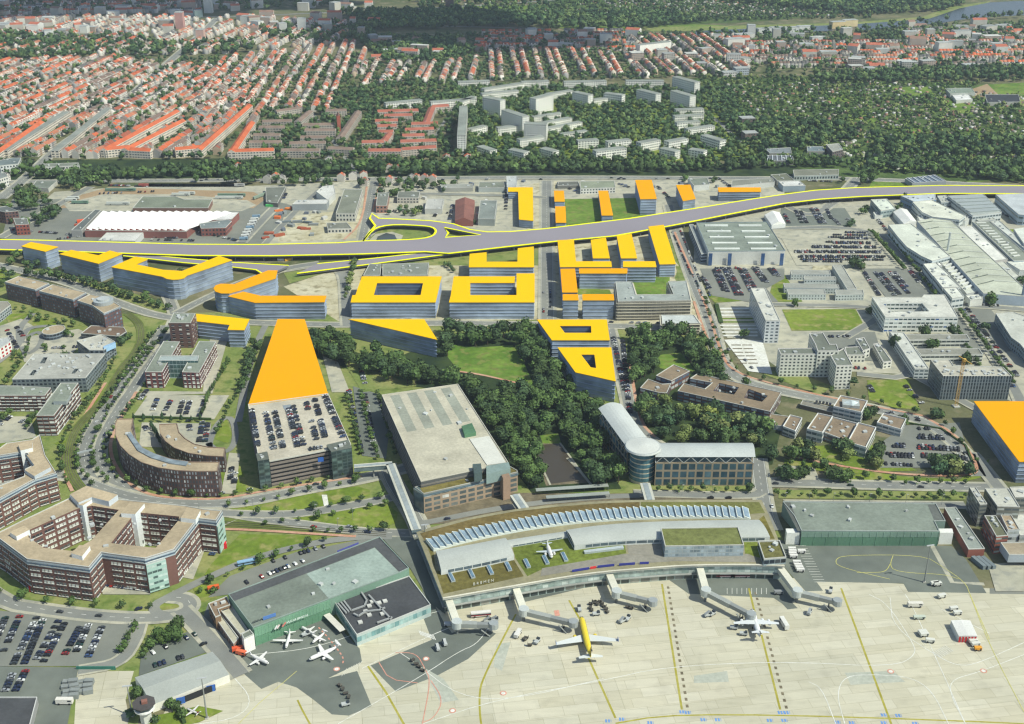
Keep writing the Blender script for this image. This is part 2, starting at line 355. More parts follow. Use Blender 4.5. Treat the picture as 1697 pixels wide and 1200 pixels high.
# greens
lawn=[([(398,885),(536,888),(494,908),(440,928),(345,958),(333,962),(350,935)],'m_grass'),
 ([(375,846),(388,838),(440,830),(500,818),(592,806),(613,812),(613,822),(540,838),(440,853),(400,853)],'m_grass'),
 ([(460,860),(540,848),(642,836),(660,850),(655,868),(600,880),(520,868)],'m_grass'),
 ([(340,862),(380,858),(470,868),(560,882),(640,890),(600,893),(480,880),(350,872)],'m_tram'),
 ([(0,896),(45,935),(50,955),(0,935),(-60,900),(-60,860)],'m_grass'),([(365,780),(395,765),(410,800),(410,815),(370,818)],'m_grass'),
 ([(362,702),(376,695),(384,720),(378,735),(357,728)],'m_grass'),([(385,700),(400,665),(412,668),(410,690),(392,705)],'m_grass'),
 ([(255,1002),(280,996),(306,1000),(300,1016),(262,1018)],'m_grass'),([(320,975),(345,965),(360,990),(330,1000)],'m_grass'),
 ([(742,570),(790,576),(850,572),(868,600),(885,640),(840,632),(760,614),(742,592)],'m_meadow'),
 ([(1080,605),(1095,588),(1128,584),(1152,614),(1140,625),(1100,612)],'m_meadow'),
 ([(1296,513),(1418,512),(1436,547),(1312,548)],'m_grass'),([(1437,630),(1505,628),(1525,680),(1480,675),(1440,662)],'m_grass'),
 ([(1265,620),(1300,610),(1380,640),(1360,655)],'m_drygrass'),([(470,452),(560,440),(640,432),(760,418),(860,402),(1000,396),(1080,382),(1110,378),(900,410),(700,440),(560,446),(480,470)],'m_drygrass'),
 ([(935,330),(1060,328),(1080,345),(1060,372),(935,374)],'m_meadow'),([(955,476),(1010,480),(1014,488),(955,488)],'m_grass'),
 ([(1040,458),(1110,459),(1108,490),(1050,488)],'m_meadow'),([(1170,488),(1208,486),(1240,498),(1185,502)],'m_grass'),
 ([(1272,500),(1280,470),(1300,455),(1330,500)],'m_grass'),([(0,440),(20,455),(0,470),(-40,460)],'m_grass'),
 ([(150,470),(190,475),(290,510),(270,520),(120,468),(40,450),(70,445)],'m_drygrass'),([(50,542),(60,525),(98,532),(90,547)],'m_grass'),
 ([(45,560),(62,553),(65,572),(50,580)],'m_grass'),([(8,520),(48,520),(52,524),(14,535)],'m_grass'),([(180,590),(200,590),(180,640),(150,665),(140,650)],'m_drygrass'),
 ([(100,740),(120,725),(138,700),(150,690),(175,640),(165,640),(120,720),(90,735)],'m_grass'),([(0,730),(35,725),(30,740),(0,745)],'m_grass'),
 ([(1450,290),(1560,285),(1640,300),(1560,306),(1440,310)],'m_meadow'),([(1600,142),(1697,137),(1760,137),(1760,158),(1640,160)],'m_meadow'),
 ([(1430,785),(1590,795),(1640,760),(1630,790),(1600,798),(1300,800)],'m_grass'),([(1290,812),(1600,815),(1600,828),(1290,826)],'m_drygrass'),
 ([(1300,760),(1400,775),(1500,790),(1420,785),(1300,775)],'m_grass'),([(1440,735),(1520,780),(1440,782),(1360,760),(1330,740)],'m_grass'),
 ([(895,722),(925,718),(930,735),(900,737)],'m_meadow'),([(960,775),(985,790),(975,800),(955,790)],'m_meadow'),
 ([(1650,950),(1697,948),(1697,962),(1660,962)],'m_grass'),([(1660,380),(1697,380),(1697,390)],'m_grass'),([(860,310),(905,300),(905,400),(860,370)],'m_sand'),
 ([(1345,1010-560),(1350,430),(1430,430),(1440,440)],'m_sand'),([(1090,205),(1150,205),(1140,225),(1095,225)],'m_sand'),
 ([(760,10),(960,8),(965,20),(930,25),(760,18)],'m_meadow'),([(920,40),(1060,38),(1200,42),(1190,46),(1000,48),(915,46)],'m_meadow'),([(240,1190),(330,1170),(370,1178),(330,1197),(240,1215)],'m_grass'),
 ([(222,1140),(240,1155),(225,1215),(212,1200)],'m_drygrass'),([(1120,440),(1150,450),(1160,470),(1125,465)],'m_drygrass')]
for p,m in lawn: sheet('lawn' if m in('m_grass','m_meadow') else 'grass_verge' if m in ('m_drygrass','m_tram') else 'sandy_ground',p,m)
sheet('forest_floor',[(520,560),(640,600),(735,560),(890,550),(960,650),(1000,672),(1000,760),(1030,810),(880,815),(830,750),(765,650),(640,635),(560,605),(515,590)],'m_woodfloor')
for p,m in lawn:
    if p[0] in ((742,570),(895,722)): sheet('meadow',p,m,o=2)
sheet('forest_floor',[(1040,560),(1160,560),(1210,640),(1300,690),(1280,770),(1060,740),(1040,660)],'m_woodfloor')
sheet('meadow',[(1080,605),(1095,588),(1128,584),(1152,614),(1140,625),(1100,612)],'m_meadow',o=2)
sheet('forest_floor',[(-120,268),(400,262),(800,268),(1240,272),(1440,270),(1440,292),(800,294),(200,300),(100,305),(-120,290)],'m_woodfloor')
sheet('garden_ground',[(1150,130),(1420,125),(1850,160),(1850,300),(1440,300),(1250,265),(1180,190)],'m_garden')
sheet('garden_ground',[(900,0),(1000,-20),(1420,-20),(1430,20),(1250,36),(1050,45),(900,30)],'m_garden')
sheet('sports_field',[(1636,140),(1790,137),(1790,157),(1650,158)],'m_meadow',o=1);sheet('sports_field',[(1604,150),(1636,139),(1656,158),(1616,162)],'m_brownbed',o=1);sheet('sports_field',[(1680,162),(1790,160),(1790,176),(1690,176)],'m_drygrass',o=1);sheet('lawn',[(1562,166),(1620,170),(1612,190),(1580,186)],'m_meadow',o=1);sheet('lawn',[(1470,144),(1540,144),(1550,160),(1500,158)],'m_meadow',o=1)
for q in ([(1280,225),(1340,215),(1350,230),(1300,240)],[(1420,180),(1460,190),(1450,205),(1400,195)],[(1480,215),(1530,210),(1545,225),(1500,230)],[(1600,215),(1640,212),(1660,230),(1610,232)],[(1360,160),(1400,156),(1410,168),(1370,172)]): sheet('lawn',q,'m_meadow')
sheet('lawn',[(745,150),(1110,150),(1215,155),(1250,266),(780,272)],'m_grass')
# parking lots surfaces
lots=[([(-40,1010),(0,1012),(185,1030),(168,1092),(150,1104),(-40,1104)],'m_asphalt'),([(-40,1104),(130,1106),(110,1210),(-60,1240)],'m_darkasphalt'),([(185,1032),(232,1035),(200,1095),(160,1098)],'m_asphalt'),
 ([(235,1075),(330,1040),(345,1080),(230,1120)],'m_darkasphalt'),([(345,990),(380,955),(490,915),(545,905),(620,890),(600,905),(380,985)],'m_asphalt'),
 ([(220,690),(245,655),(380,655),(355,695)],'m_paving'),([(235,700),(350,702),(345,745),(230,740)],'m_paving'),([(380,750),(398,752),(390,818),(366,818)],'m_paving'),
 ([(0,690),(50,690),(60,725),(-30,740)],'m_paving'),([(60,585),(150,585),(130,600),(40,600)],'m_paving'),([(0,540),(35,528),(55,540),(30,580),(0,590)],'m_paving'),
 ([(585,640),(650,660),(640,760),(600,755)],'m_darkasphalt'),([(570,600),(680,612),(690,640),(600,650)],'m_drygrass'),([(535,590),(560,600),(580,650),(550,650)],'m_paving'),
 ([(1160,445),(1300,445),(1300,462),(1270,478),(1290,500),(1250,502),(1180,490)],'m_asphalt'),([(1260,382),(1440,380),(1480,440),(1320,440),(1295,395)],'m_paving'),([(1295,345),(1400,345),(1420,375),(1290,375)],'m_darkasphalt'),
 ([(1430,445),(1500,445),(1560,490),(1470,495)],'m_asphalt'),([(1345,550),(1450,550),(1465,600),(1350,590)],'m_asphalt'),([(1500,705),(1590,700),(1610,775),(1455,775),(1465,730)],'m_asphalt'),
 ([(1560,505),(1640,510),(1697,580),(1600,590)],'m_asphalt'),([(880,735),(930,735),(975,800),(905,805)],'m_planting'),([(1290,770),(1350,775),(1360,800),(1290,800)],'m_paving'),
 ([(1200,563),(1262,560),(1280,620),(1240,615)],'m_white'),([(1185,510),(1260,508),(1270,565),(1205,560)],'m_paving'),([(170,960),(240,968),(250,985),(170,985)],'m_paving'),([(270,950),(320,960),(352,880),(395,860),(340,880)],'m_paving'),
 ([(700,815),(1000,818),(1250,815),(1250,832),(700,870)],'m_planting'),([(1637,935),(1697,930),(1697,980),(1650,980)],'m_paving')]
for p,m in lots: sheet('car_park' if 'asphalt' in m or m=='m_paving' else 'paving',p,m)
for i in range(9): sheet('paving_strip',[(1190,510+i*5.6),(1255,510+i*5.6),(1256,512.4+i*5.6),(1191,512.4+i*5.6)],'m_white' if i not in(3,4) else 'm_grass')
for i in range(6):
    for x in (1212,1230): sheet('planting_strip',[(x+i*2,571+i*6),(x+16+i*2,571+i*6),(x+16+i*2,572.6+i*6),(x+i*2,572.6+i*6)],'m_planting')
sheet('service_road',[(655,886),(692,880),(735,985),(738,1018),(715,1000),(680,942),(632,890)],'m_darkasphalt')
sheet('paving',[(348,560),(378,560),(352,652),(222,657),(240,648),(336,649)],'m_paving')
sheet('paving',[(533,820),(542,820),(545,838),(537,839)],'m_white')
sheet('paving',[(30,560),(130,545),(150,555),(120,585),(40,600)],'m_paving')
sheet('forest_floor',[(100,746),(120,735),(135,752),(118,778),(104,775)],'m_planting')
# pond in the wood and interchange pond
sheet('pond',[(884,738),(928,735),(968,795),(910,802)],'m_pond')
sheet('river',[(1110,63),(1160,50),(1300,44),(1420,40),(1540,30),(1590,14),(1640,4),(1697,1),(1760,0),(1760,22),(1697,25),(1610,30),(1560,38),(1440,49),(1300,54),(1170,62)],'m_water',o=1)
sheet('river_bank',[(1060,45),(1200,43),(1400,38),(1530,28),(1570,12),(1640,2),(1640,4),(1590,14),(1540,31),(1420,40),(1300,45),(1160,51),(1080,52)],'m_drygrass')
# roads
RD=[([(268,470),(292,520),(286,540),(262,575),(218,650),(192,680),(168,724),(162,752),(170,780),(192,800),(230,818)],8,1),
 ([(276,540),(250,575),(200,640),(176,676),(152,716),(140,744),(140,776),(152,796),(172,812),(200,826)],8.5,1),
 ([(-60,825),(100,780),(172,812),(250,832),(330,836),(400,834),(500,812),(600,795),(680,775),(690,770)],10,1),
 ([(372,850),(430,860),(520,872),(600,882),(690,885)],7,1),([(340,850),(470,855),(540,846),(640,828),(665,820)],7,0),([(640,770),(650,800),(690,860),(700,890)],10,1),
 ([(-80,920),(0,1000),(80,1012),(160,1022),(240,1026),(300,1020),(318,1006),(310,992),(280,990)],8,1),([(300,1020),(262,1020),(252,1005),(280,990),(340,960),(420,925),(520,900),(600,890),(650,890)],6.5,0),
 ([(232,1035),(225,1060),(200,1100),(130,1112)],7,0),([(300,1010),(330,1040),(370,1085),(400,1120)],9,0),
 ([(-60,430),(0,440),(120,470),(200,505),(280,530),(420,535),(575,540),(700,535),(905,538),(1160,545),(1190,560)],9,1),
 ([(292,520),(340,495),(430,455),(520,440)],8,1),([(395,700),(402,660),(412,610),(425,570),(440,540)],6,0),([(350,765),(345,735),(362,698),(384,690),(392,720),(385,745),(365,752),(352,742),(345,735)],5,0),
 ([(575,540),(572,500),(570,460),(560,445)],8,0),([(562,450),(566,444),(575,446),(576,455),(568,458)],6,0),
 ([(906,300),(906,400),(907,540)],13,1),([(1010,545),(1025,600),(1040,660),(1048,700),(1075,730),(1130,760),(1200,780),(1250,790)],9,1),
 ([(1108,340),(1125,400),(1150,470),(1180,540),(1186,570),(1200,610),(1235,635),(1320,655),(1440,675),(1540,700),(1590,740),(1625,790)],11,1),
 ([(1240,775),(1265,800),(1300,800),(1450,805),(1640,808)],9,1),([(1255,760),(1262,810),(1268,850),(1280,880)],10,1),([(1050,818),(1250,823),(1262,815)],7,0),([(690,870),(850,838),(1000,824),(1060,822)],6,0),
 ([(1300,835),(1400,836),(1600,838)],7,0),([(1625,790),(1600,740),(1640,790),(1697,860)],8,0),
 ([(620,300),(612,340),(600,400)],9,1),([(-80,305),(100,300),(300,300),(600,297),(905,294),(1240,296),(1420,296),(1697,310),(1800,318)],12,1),
 ([(0,330),(50,290),(100,240),(170,200),(260,120),(330,60),(360,30)],14,1),([(1420,296),(1390,330),(1360,350)],12,1),([(1370,345),(1340,360),(1300,340)],9,0),
 ([(0,395),(60,360),(150,310)],9,0),([(1260,380),(1440,375),(1500,430),(1560,500),(1640,510),(1760,515)],8,0),([(1270,505),(1440,508),(1470,520),(1400,700-140)],7,0),
 ([(1470,520),(1480,560),(1520,630),(1420,620)],7,0),([(1510,620),(1640,690)],7,0),([(1600,520),(1680,640),(1697,680)],8,0),([(1560,505),(1660,510),(1760,520)],8,0),
 ([(440,405),(480,360),(530,315)],7,0),([(455,345),(430,370),(400,403)],9,0),([(-60,640),(0,600),(35,570),(42,545),(80,540),(100,545)],6,0),([(35,570),(30,545),(55,520)],6,0),([(45,560),(60,550),(72,555),(66,575),(45,590),(36,575)],5,0),
 ([(490,150),(600,300)],6,0),([(600,40),(900,48)],9,0),([(1060,135),(1180,190),(1230,240)],7,0),([(0,28),(360,30),(560,20),(760,12),(1000,-5)],12,0),([(640,320),(860,325),(905,328)],7,0),([(760,165),(700,260)],5,0),([(325,60),(310,20),(380,-10)],9,0)]
for p,w,mk in RD: road(p,w,marks=bool(mk),kerb=(w>=8 and p[0][1]>430))
def path(pts,w,mat,name='path',sm=2):
    ZL[0]+=.0015;mb=MB();strip(mb,smooth([P(*p) for p in pts],sm),w,ZL[0],mat);mb.build(name,kind='structure')
for p in ([(226,650),(185,720),(182,755),(205,795),(240,820),(300,828),(370,828),(450,812),(600,790)],[(112,760),(108,790),(120,815)],[(175,635),(140,690),(108,745)],[(1158,480),(1175,520),(1196,590),(1216,618),(1290,640),(1400,665),(1530,690)],
          [(1150,500),(1170,560),(1190,590)],[(1530,690),(1590,725),(1622,775),(1612,790),(1500,788),(1400,775),(1300,755)],[(1043,600),(1060,700),(1085,725)],[(1118,385),(1150,460)],[(632,300),(617,352)],[(608,310),(600,370),(570,398)],[(590,890),(400,878),(350,878)]):
    path(p,2.6,'m_redpath')
path([(212,521),(231,535),(236,559),(224,587),(200,611),(176,660),(156,680),(128,708),(116,736),(112,770),(128,806),(160,830)],8,'m_tram','tram_bed')
for o_ in (-2.3,-.9,.9,2.3):
    ZL[0]+=.0015;mb=MB();strip(mb,smooth([P(*p) for p in [(212,521),(231,535),(236,559),(224,587),(200,611),(176,660),(156,680),(128,708),(116,736),(112,770),(128,806),(160,830)]],2),.6,ZL[0],'m_track',o_);mb.build('tram_track',kind='structure')
for y in (0,3,6): path([(345,864+y),(480,872+y),(640,884+y)],.5,'m_track','tram_track')
path([(758,616),(800,622),(850,634),(890,642)],2.5,'m_redpath');path([(940,760),(960,780),(980,805)],2,'m_paving')
path([(880,738),(912,805)],1.5,'m_paving');path([(928,735),(972,795)],1.5,'m_paving')
WIN_DARK=[((52,60,68),6),((70,80,88),3),((34,40,46),3)]
def pick(ws):
    t=random.random()*sum(w for _,w in ws)
    for c,w in ws:
        t-=w
        if t<0: return c
    return ws[-1][0]
def windows(root,poly,z0,fh,nf,bay=3.2,ww=.6,wh=.5,cols=WIN_DARK,mat='glass',proud=.07,z_in=.3,name='window_band',sill=None,only=None,pilaster=None):
    k=len(poly)
    for fl in range(nf):
        mb=MB();sb=MB()
        for i in range(k):
            a,b=Vector(poly[i][:2]),Vector(poly[(i+1)%k][:2]);L=(b-a).length
            if L<bay*.9 or (only and i not in only): continue
            d=(b-a)/L;n=Vector((d.y,-d.x));mid=(a+b)/2
            if n.dot(Vector((0,0))-mid)/mid.length<-.75: continue
            nb=max(1,int(L/bay));bw=L/nb;zz0=z0+fl*fh+fh*z_in;zz1=zz0+fh*wh
            for j in range(nb):
                c=a+d*(bw*(j+.5))+n*proud;h=d*(bw*ww/2);p=c-h;q=c+h
                if pilaster and j%pilaster==0 and ww>.9: p=p+d*bw*.2
                mb.face([(p.x,p.y,zz0),(q.x,q.y,zz0),(q.x,q.y,zz1),(p.x,p.y,zz1)],S(pick(cols),1),mat)
                if sill: sb.beam((p.x+n.x*.15,p.y+n.y*.15,zz0-.2),(q.x+n.x*.15,q.y+n.y*.15,zz0-.2),.4,.42,S(sill,1))
                if sill and ww>.7 and bay>5:
                    for u in (.3,.7): w0=p+(q-p)*u+n*.06;sb.beam((w0.x,w0.y,zz0),(w0.x,w0.y,zz1),.25,.5,S((120,104,96),1))

        o=mb.build(name,root)
        if sill and o: sb.build('sunshade',o)
def parapet(root,poly,h,col,ph=.6,t=.45):
    q=inset(poly,t);mb=MB();k=len(poly)
    mb.walls(poly,h-.02,h+ph,col);mb.walls(q[::-1],h-.02,h+ph,col)
    for i in range(k):
        j=(i+1)%k;mb.face([(*poly[i],h+ph),(*poly[j],h+ph),(*q[j],h+ph),(*q[i],h+ph)],col)
    mb.build('parapet',root);return q
VENT=None
def vents(root,poly,h,n=5,size=(1.2,3.2),col=(205,208,202)):
    global VENT
    if VENT is None: VENT=MB().box(0,0,0,1,1,1,0,(1,1,1,1),'paint').mesh('vent')
    xs=[p[0] for p in poly];ys=[p[1] for p in poly];t=0
    q=inset(poly,3)
    while n>0 and t<60:
        t+=1;x,y=random.uniform(min(xs),max(xs)),random.uniform(min(ys),max(ys))
        if inpoly(x,y,q):
            n-=1;s=random.uniform(*size);g=random.uniform(.75,1.1)
            put('roof_vent',VENT,root,loc=(x,y,h),rot=random.random(),scale=(s,s*random.uniform(.6,1.4),random.uniform(.6,1.5)),color=tuple(v*g for v in S(col)[:3])+(1,))
BCOUNT=[0]
def bd(name,label,cat,px,h,nf=0,wall=(150,146,138),roof=(150,150,138),holes=(),z0=0,world=False,wmat='plain',rmat='roofing',rim=(206,206,196),vn=4,base=None,group=None,root=None,windowkw=None,ph=.6,roofz=None):
    poly=ccw(px if world else W(px,h))
    hs=[ccw(W(q,h) if not world else q) for q in holes]
    if root is None:
        cx=sum(p[0] for p in poly)/len(poly);cy=sum(p[1] for p in poly)/len(poly)
        root=thing(name,label,cat,group=group)
        occ_poly(poly,1,2)
    wl=MB().walls(poly,z0,h,S(wall,1),wmat)
    for q in hs: wl.walls(q[::-1],z0,h,S(wall,1),wmat)
    wl.build('wall',root)
    rf=MB().flat(poly,h-.05,S(roof,.71),rmat,hs);rr=rf.build('roof',root)
    if ph: parapet(rr if False else root,poly,h-.05,S(rim),ph)
    if nf:
        kw=dict(windowkw or {});fh=(h-z0)/nf
        windows(root,poly,z0,fh,nf,**kw)
        for q in hs: windows(root,q[::-1],z0,fh,nf,**kw)
    if vn: vents(rr,poly,h-.05,vn)
    return root,poly
def box_on(root,name,px,z0,z1,cw,ct=None,mat='plain',mt=None):
    return MB().prism(W(px,z1),z0,z1,S(cw,1),S(ct or cw),mat,mt or 'roofing').build(name,root)
# planned glass blocks with coloured roofs
def planned(label,px,h,col,holes=(),nf=5,z0=0):
    hi=(255,214,0) if col=='y' else (255,174,0)
    poly=ccw(W(px,h));hs=[ccw(W(q,h)) for q in holes];occ_poly(poly,1)
    root=thing('planned_building',label,'building',group='planned glass blocks with flat coloured roofs')
    fh=(h-.5)/nf;g=MB();inn=inset(poly,.6)
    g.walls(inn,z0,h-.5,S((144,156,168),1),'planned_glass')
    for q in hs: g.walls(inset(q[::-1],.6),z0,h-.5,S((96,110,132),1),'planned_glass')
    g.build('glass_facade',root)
    for i in range(1,nf+1):
        m=MB();z=i*fh-.35
        q1=inset(poly,.15)
        m.walls(q1,z,z+.35,S((150,164,182),1))
        for a,b,c,d in zip(q1,q1[1:]+q1[:1],inn,inn[1:]+inn[:1]): m.face([(*a,z+.35),(*b,z+.35),(*d,z+.35),(*c,z+.35)],S((150,166,190),1)); m.face([(*c,z),(*d,z),(*b,z),(*a,z)],S((150,165,185),1))
        for q in hs:
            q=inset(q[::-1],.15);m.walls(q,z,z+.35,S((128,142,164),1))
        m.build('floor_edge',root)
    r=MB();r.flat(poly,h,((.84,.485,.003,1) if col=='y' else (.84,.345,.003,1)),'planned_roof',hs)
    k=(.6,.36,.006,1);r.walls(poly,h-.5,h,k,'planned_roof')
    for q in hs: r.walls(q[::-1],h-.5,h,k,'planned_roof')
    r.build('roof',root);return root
# vegetation
def lumpy(seed,nleaf,R0=1.0,leaf=.22,flat=1.0,core=.8,conic=False):
    r=random.Random(seed);import bmesh
    bm=bmesh.new();bmesh.ops.create_icosphere(bm,subdivisions=2 if nleaf>60 else 1,radius=core)
    lobes=[(Vector((r.gauss(0,1),r.gauss(0,1),r.gauss(0,.8))).normalized(),r.uniform(.15,.4)) for _ in range(7)]
    def rad(d):
        q=.72
        for l,a in lobes: q+=a*max(0,d.dot(l)-.55)*2
        return q
    for v in bm.verts:
        d=v.co.normalized();v.co=d*core*rad(d)*r.uniform(.85,1.12);v.co.z*=flat
    V=[tuple(v.co) for v in bm.verts];F=[tuple(v.index for v in f.verts) for f in bm.faces];bm.free()
    C=[r.uniform(.7,1.02) for _ in F]
    for _ in range(nleaf):
        d=Vector((r.gauss(0,1),r.gauss(0,1),r.gauss(.25,1))).normalized();p=d*rad(d)*r.uniform(.72,1.06);p.z*=flat
        n=(d+Vector((r.gauss(0,.45),r.gauss(0,.45),r.gauss(0,.45)))).normalized();t=n.orthogonal().normalized();b=n.cross(t);an=r.random()*6.28
        t,b=t*math.cos(an)+b*math.sin(an),b*math.cos(an)-t*math.sin(an);s=leaf*r.uniform(.6,1.3);i=len(V)
        V+=[tuple(p+t*s),tuple(p+b*s*.9),tuple(p-t*s),tuple(p-b*s*.8)];F.append((i,i+1,i+2,i+3));C.append(r.uniform(.68,1.34))
    V=np.array(V)
    if conic:
        f=np.clip(1.15-.62*(V[:,2]+1)/2*1.4,.12,1.2);V[:,0]*=f;V[:,1]*=f
    return V,F,C
def tmesh(name,T,mat='foliage'):
    V,F,C=T;mb=MB();mb.v=[tuple(v) for v in V];mb.f=F;mb.c=[(c,c,c,1) for c in C];mb.m=[0]*len(F);mb.ms=[mat];return mb.mesh(name)
NEAR=[lumpy(i,230,leaf=.17,flat=.95) for i in range(5)]
MIDT=[lumpy(20+i,46,leaf=.26,flat=.9) for i in range(6)]
FART=[lumpy(40+i,14,leaf=.36,flat=.85) for i in range(6)]
CONE=[lumpy(60+i,120,leaf=.17,conic=True) for i in range(2)]
NEARM=[tmesh('crown',t) for t in NEAR];CONEM=[tmesh('crown',t) for t in CONE]
TRUNK=MB()
TRUNK.cyl(0,0,0,.3,4,S((96,84,66)),'plain',7,.18)
for a in (0,2.1,4.2): TRUNK.beam((0,0,3),(1.3*math.cos(a),1.3*math.sin(a),5),.16,.16,S((96,84,66)))
TRUNKM=TRUNK.mesh('trunk')
class Mass:
    # one mesh made of very many small copies
    def __init__(s): s.it=[]
    def add(s,T,x,y,z,sx,sz,rot,col): s.it.append((T,x,y,z,sx,sz,rot,col))
    def build(s,name,mat,label=None,cat=None,kind='stuff'):
        if not s.it: return
        VV=[];LI=[];LT=[];CC=[];off=0;cache={}
        for T,x,y,z,sx,sz,rot,col in s.it:
            q=cache.get(id(T))
            if q is None:
                V,F,C=T;C=np.array(C,dtype=np.float32)
                if C.ndim==1: C=np.stack([C,C,C],1)
                lt=np.array([len(f) for f in F]);q=cache[id(T)]=(np.asarray(V,dtype=np.float32),np.array([i for f in F for i in f]),lt,np.repeat(C[:,:3],lt,axis=0))
            V,li,lt,C=q;c,d=math.cos(rot),math.sin(rot);sxx,syy=(sx if isinstance(sx,tuple) else (sx,sx))
            X=V[:,0]*sxx;Y=V[:,1]*syy;VV.append(np.stack([X*c-Y*d+x,X*d+Y*c+y,V[:,2]*sz+z],1));LI.append(li+off);LT.append(lt);off+=len(V)
            CC.append(C*np.array(col[:3],dtype=np.float32) if len(col)<5 else np.where(C<0,np.array(col[3:6])*-C,C*np.array(col[:3])))
        VV=np.concatenate(VV).astype(np.float32);LI=np.concatenate(LI).astype(np.int32);LT=np.concatenate(LT).astype(np.int32);CC=np.concatenate(CC)
        me=bpy.data.meshes.new(name);me.vertices.add(len(VV));me.vertices.foreach_set('co',VV.ravel())
        me.loops.add(len(LI));me.loops.foreach_set('vertex_index',LI);me.polygons.add(len(LT))
        ls=np.concatenate([[0],np.cumsum(LT)[:-1]]).astype(np.int32);me.polygons.foreach_set('loop_start',ls)
        at=me.color_attributes.new('Col','FLOAT_COLOR','CORNER');C4=np.ones((len(CC),4),dtype=np.float32);C4[:,:3]=CC;at.data.foreach_set('color',C4.ravel())
        me.materials.append(MATS[mat]);me.update(calc_edges=True);put(name,me,None,label,cat,kind=kind)
        print(name,len(s.it),'copies',len(LT),'faces')
TREES=[]   # (px size, x,y,r,h,colour,kind,label,group)
GREENS=[(70,88,52),(80,100,56),(58,76,50),(96,108,60),(74,92,58),(104,112,66),(60,84,58)]
def tree(x,y,r,h,lab,grp,kind='n',cols=GREENS,jit=.1):
    c=random.choice(cols);g=random.uniform(1-jit,1+jit)
    col=tuple(v*g for v in S(c,1.36)[:3])+(1,)
    d=math.hypot(x,y)+1;TREES.append((r/ d,x,y,r,h,col,kind,lab,grp))
def tree_row(pts,sp,r,h,lab,grp,kind='n',cols=GREENS,jx=.5,prob=1,off=0,shade=0):
    line=[Vector(P(*p)) for p in pts];acc=0
    for a,b in zip(line,line[1:]):
        L=(b-a).length
        if L<.1: continue
        d=(b-a)/L;n=Vector((-d.y,d.x));t=acc
        while t<L:
            if random.random()<prob:
                p=a+d*t+n*(off+random.uniform(-jx,jx));k=random.uniform(.6,1.3);tree(p.x,p.y,r*k,h*k,lab,grp,kind,cols)
            t+=sp*random.uniform(.9,1.1)
        acc=t-L
def forest(px,sp,r,h,lab,grp,prob=1,kind='n',cols=GREENS,free=True,jit=.12,rv=.3):
    poly=W(px);xs=[p[0] for p in poly];ys=[p[1] for p in poly];n=0
    x=min(xs)
    while x<max(xs):
        y=min(ys)
        while y<max(ys):
            if random.random()<prob:
                X=x+random.uniform(-.45,.45)*sp;Y=y+random.uniform(-.45,.45)*sp
                if inpoly(X,Y,poly) and not (free and occ(X,Y)):
                    k=random.uniform(1-rv,1+rv);tree(X,Y,r*k,h*k,lab,grp,kind,cols,jit);n+=1
            y+=sp
        x+=sp
    return n
def build_trees(N=300):
    TREES.sort(key=lambda t:-t[0]);m=Mass();far=Mass();per={};out=0
    cnt=0
    for s,x,y,r,h,col,kind,lab,grp in TREES:
        u=Q(x,y,h/2);vis=-10<u[0]<1707 and -10<u[1]<1210
        hz=h-r*.85 if kind!='c' else h/2
        if cnt<N and vis:
            cnt+=1
            t=thing('conifer_tree' if kind=='c' else 'tree',lab,'tree',(x,y,0),random.random()*6,grp)
            if kind=='c': put('crown',CONEM[cnt%2],t,loc=(0,0,h*.55),scale=(r,r,h*.5),color=col)
            else: put('crown',NEARM[cnt%5],t,loc=(0,0,max(h-r*.8,r*.8+1)),scale=(r*random.uniform(.85,1.15),r*random.uniform(.85,1.15),(r*.95 if h<r*2.5 else h*.36)*random.uniform(.85,1.2)),color=col)
            put('trunk',TRUNKM,t,scale=(r/4,r/4,max(1,h-r)/5))
        else:
            T=CONE[0] if kind=='c' else (NEAR[cnt%5] if y<830 and r>3 else random.choice(MIDT if y<1500 else FART))
            mm=m if y<1400 else far
            mm.add(T,x,y,max(h-r*.8,r*.7) if kind!='c' else h*.55,(r*random.uniform(.8,1.2),r*random.uniform(.8,1.2)),(h*.5 if kind=='c' else r*random.uniform(.8,1.2)),random.random()*6.28,col)
    m.build('woodland','foliage','dense dark green broadleaf trees of the park and street edges','woodland')
    far.build('distant_trees','foliage','distant dark green tree canopy between and beyond the city houses','woodland')
# cars
def car_T(kind='car'):
    mb=MB();w=(1,1,1,1);k=(-1,-1,-1,1)
    L,Wd,H=(4.4,1.8,1.45) if kind=='car' else (5.4,2.0,2.3)
    def sect(x,hw,z0,z1): return [(x,-hw,z0),(x,hw,z0),(x,hw,z1),(x,-hw,z1)]
    if kind=='car':
        mb.loft([sect(-2.2,.82,.35,.75),sect(-1.9,.88,.28,.92),sect(1.0,.9,.28,.9),sect(2.0,.84,.28,.72),sect(2.2,.72,.35,.6)],w)
        b=[(-1.75,-.82),(-1.75,.82),(.85,.82),(.85,-.82)];t=[(-1.25,-.66),(-1.25,.66),(.15,.66),(.15,-.66)]
        B=[(x,y,.9) for x,y in b];Tt=[(x,y,1.42) for x,y in t]
        for i in range(4): j=(i+1)%4; mb.face([B[j],B[i],Tt[i],Tt[j]],k)
        mb.face([(x,y,1.43) for x,y in reversed(t)],w)
    for sx in (-1.35,1.35):
        for sy in (-.86,.86):
            mb.box(sx,sy,0,.62,.2,.6,0,k)
    return mb
CM=car_T();CARV=(np.array(CM.v),CM.f,[c[:3] for c in CM.c])
def cm_sub(sel):
    mb=MB()
    for f,c in zip(CM.f,CM.c):
        pts=[CM.v[i] for i in f];cab=c[0]<0 and min(p[2] for p in pts)>.85
        if cab==sel: mb.face(pts,(.03,.035,.04,1) if c[0]<0 else (1,1,1,1),'glass' if sel else 'paint')
    return mb
CARB=cm_sub(False).mesh('car_body');CARG=cm_sub(True).mesh('car_glass')
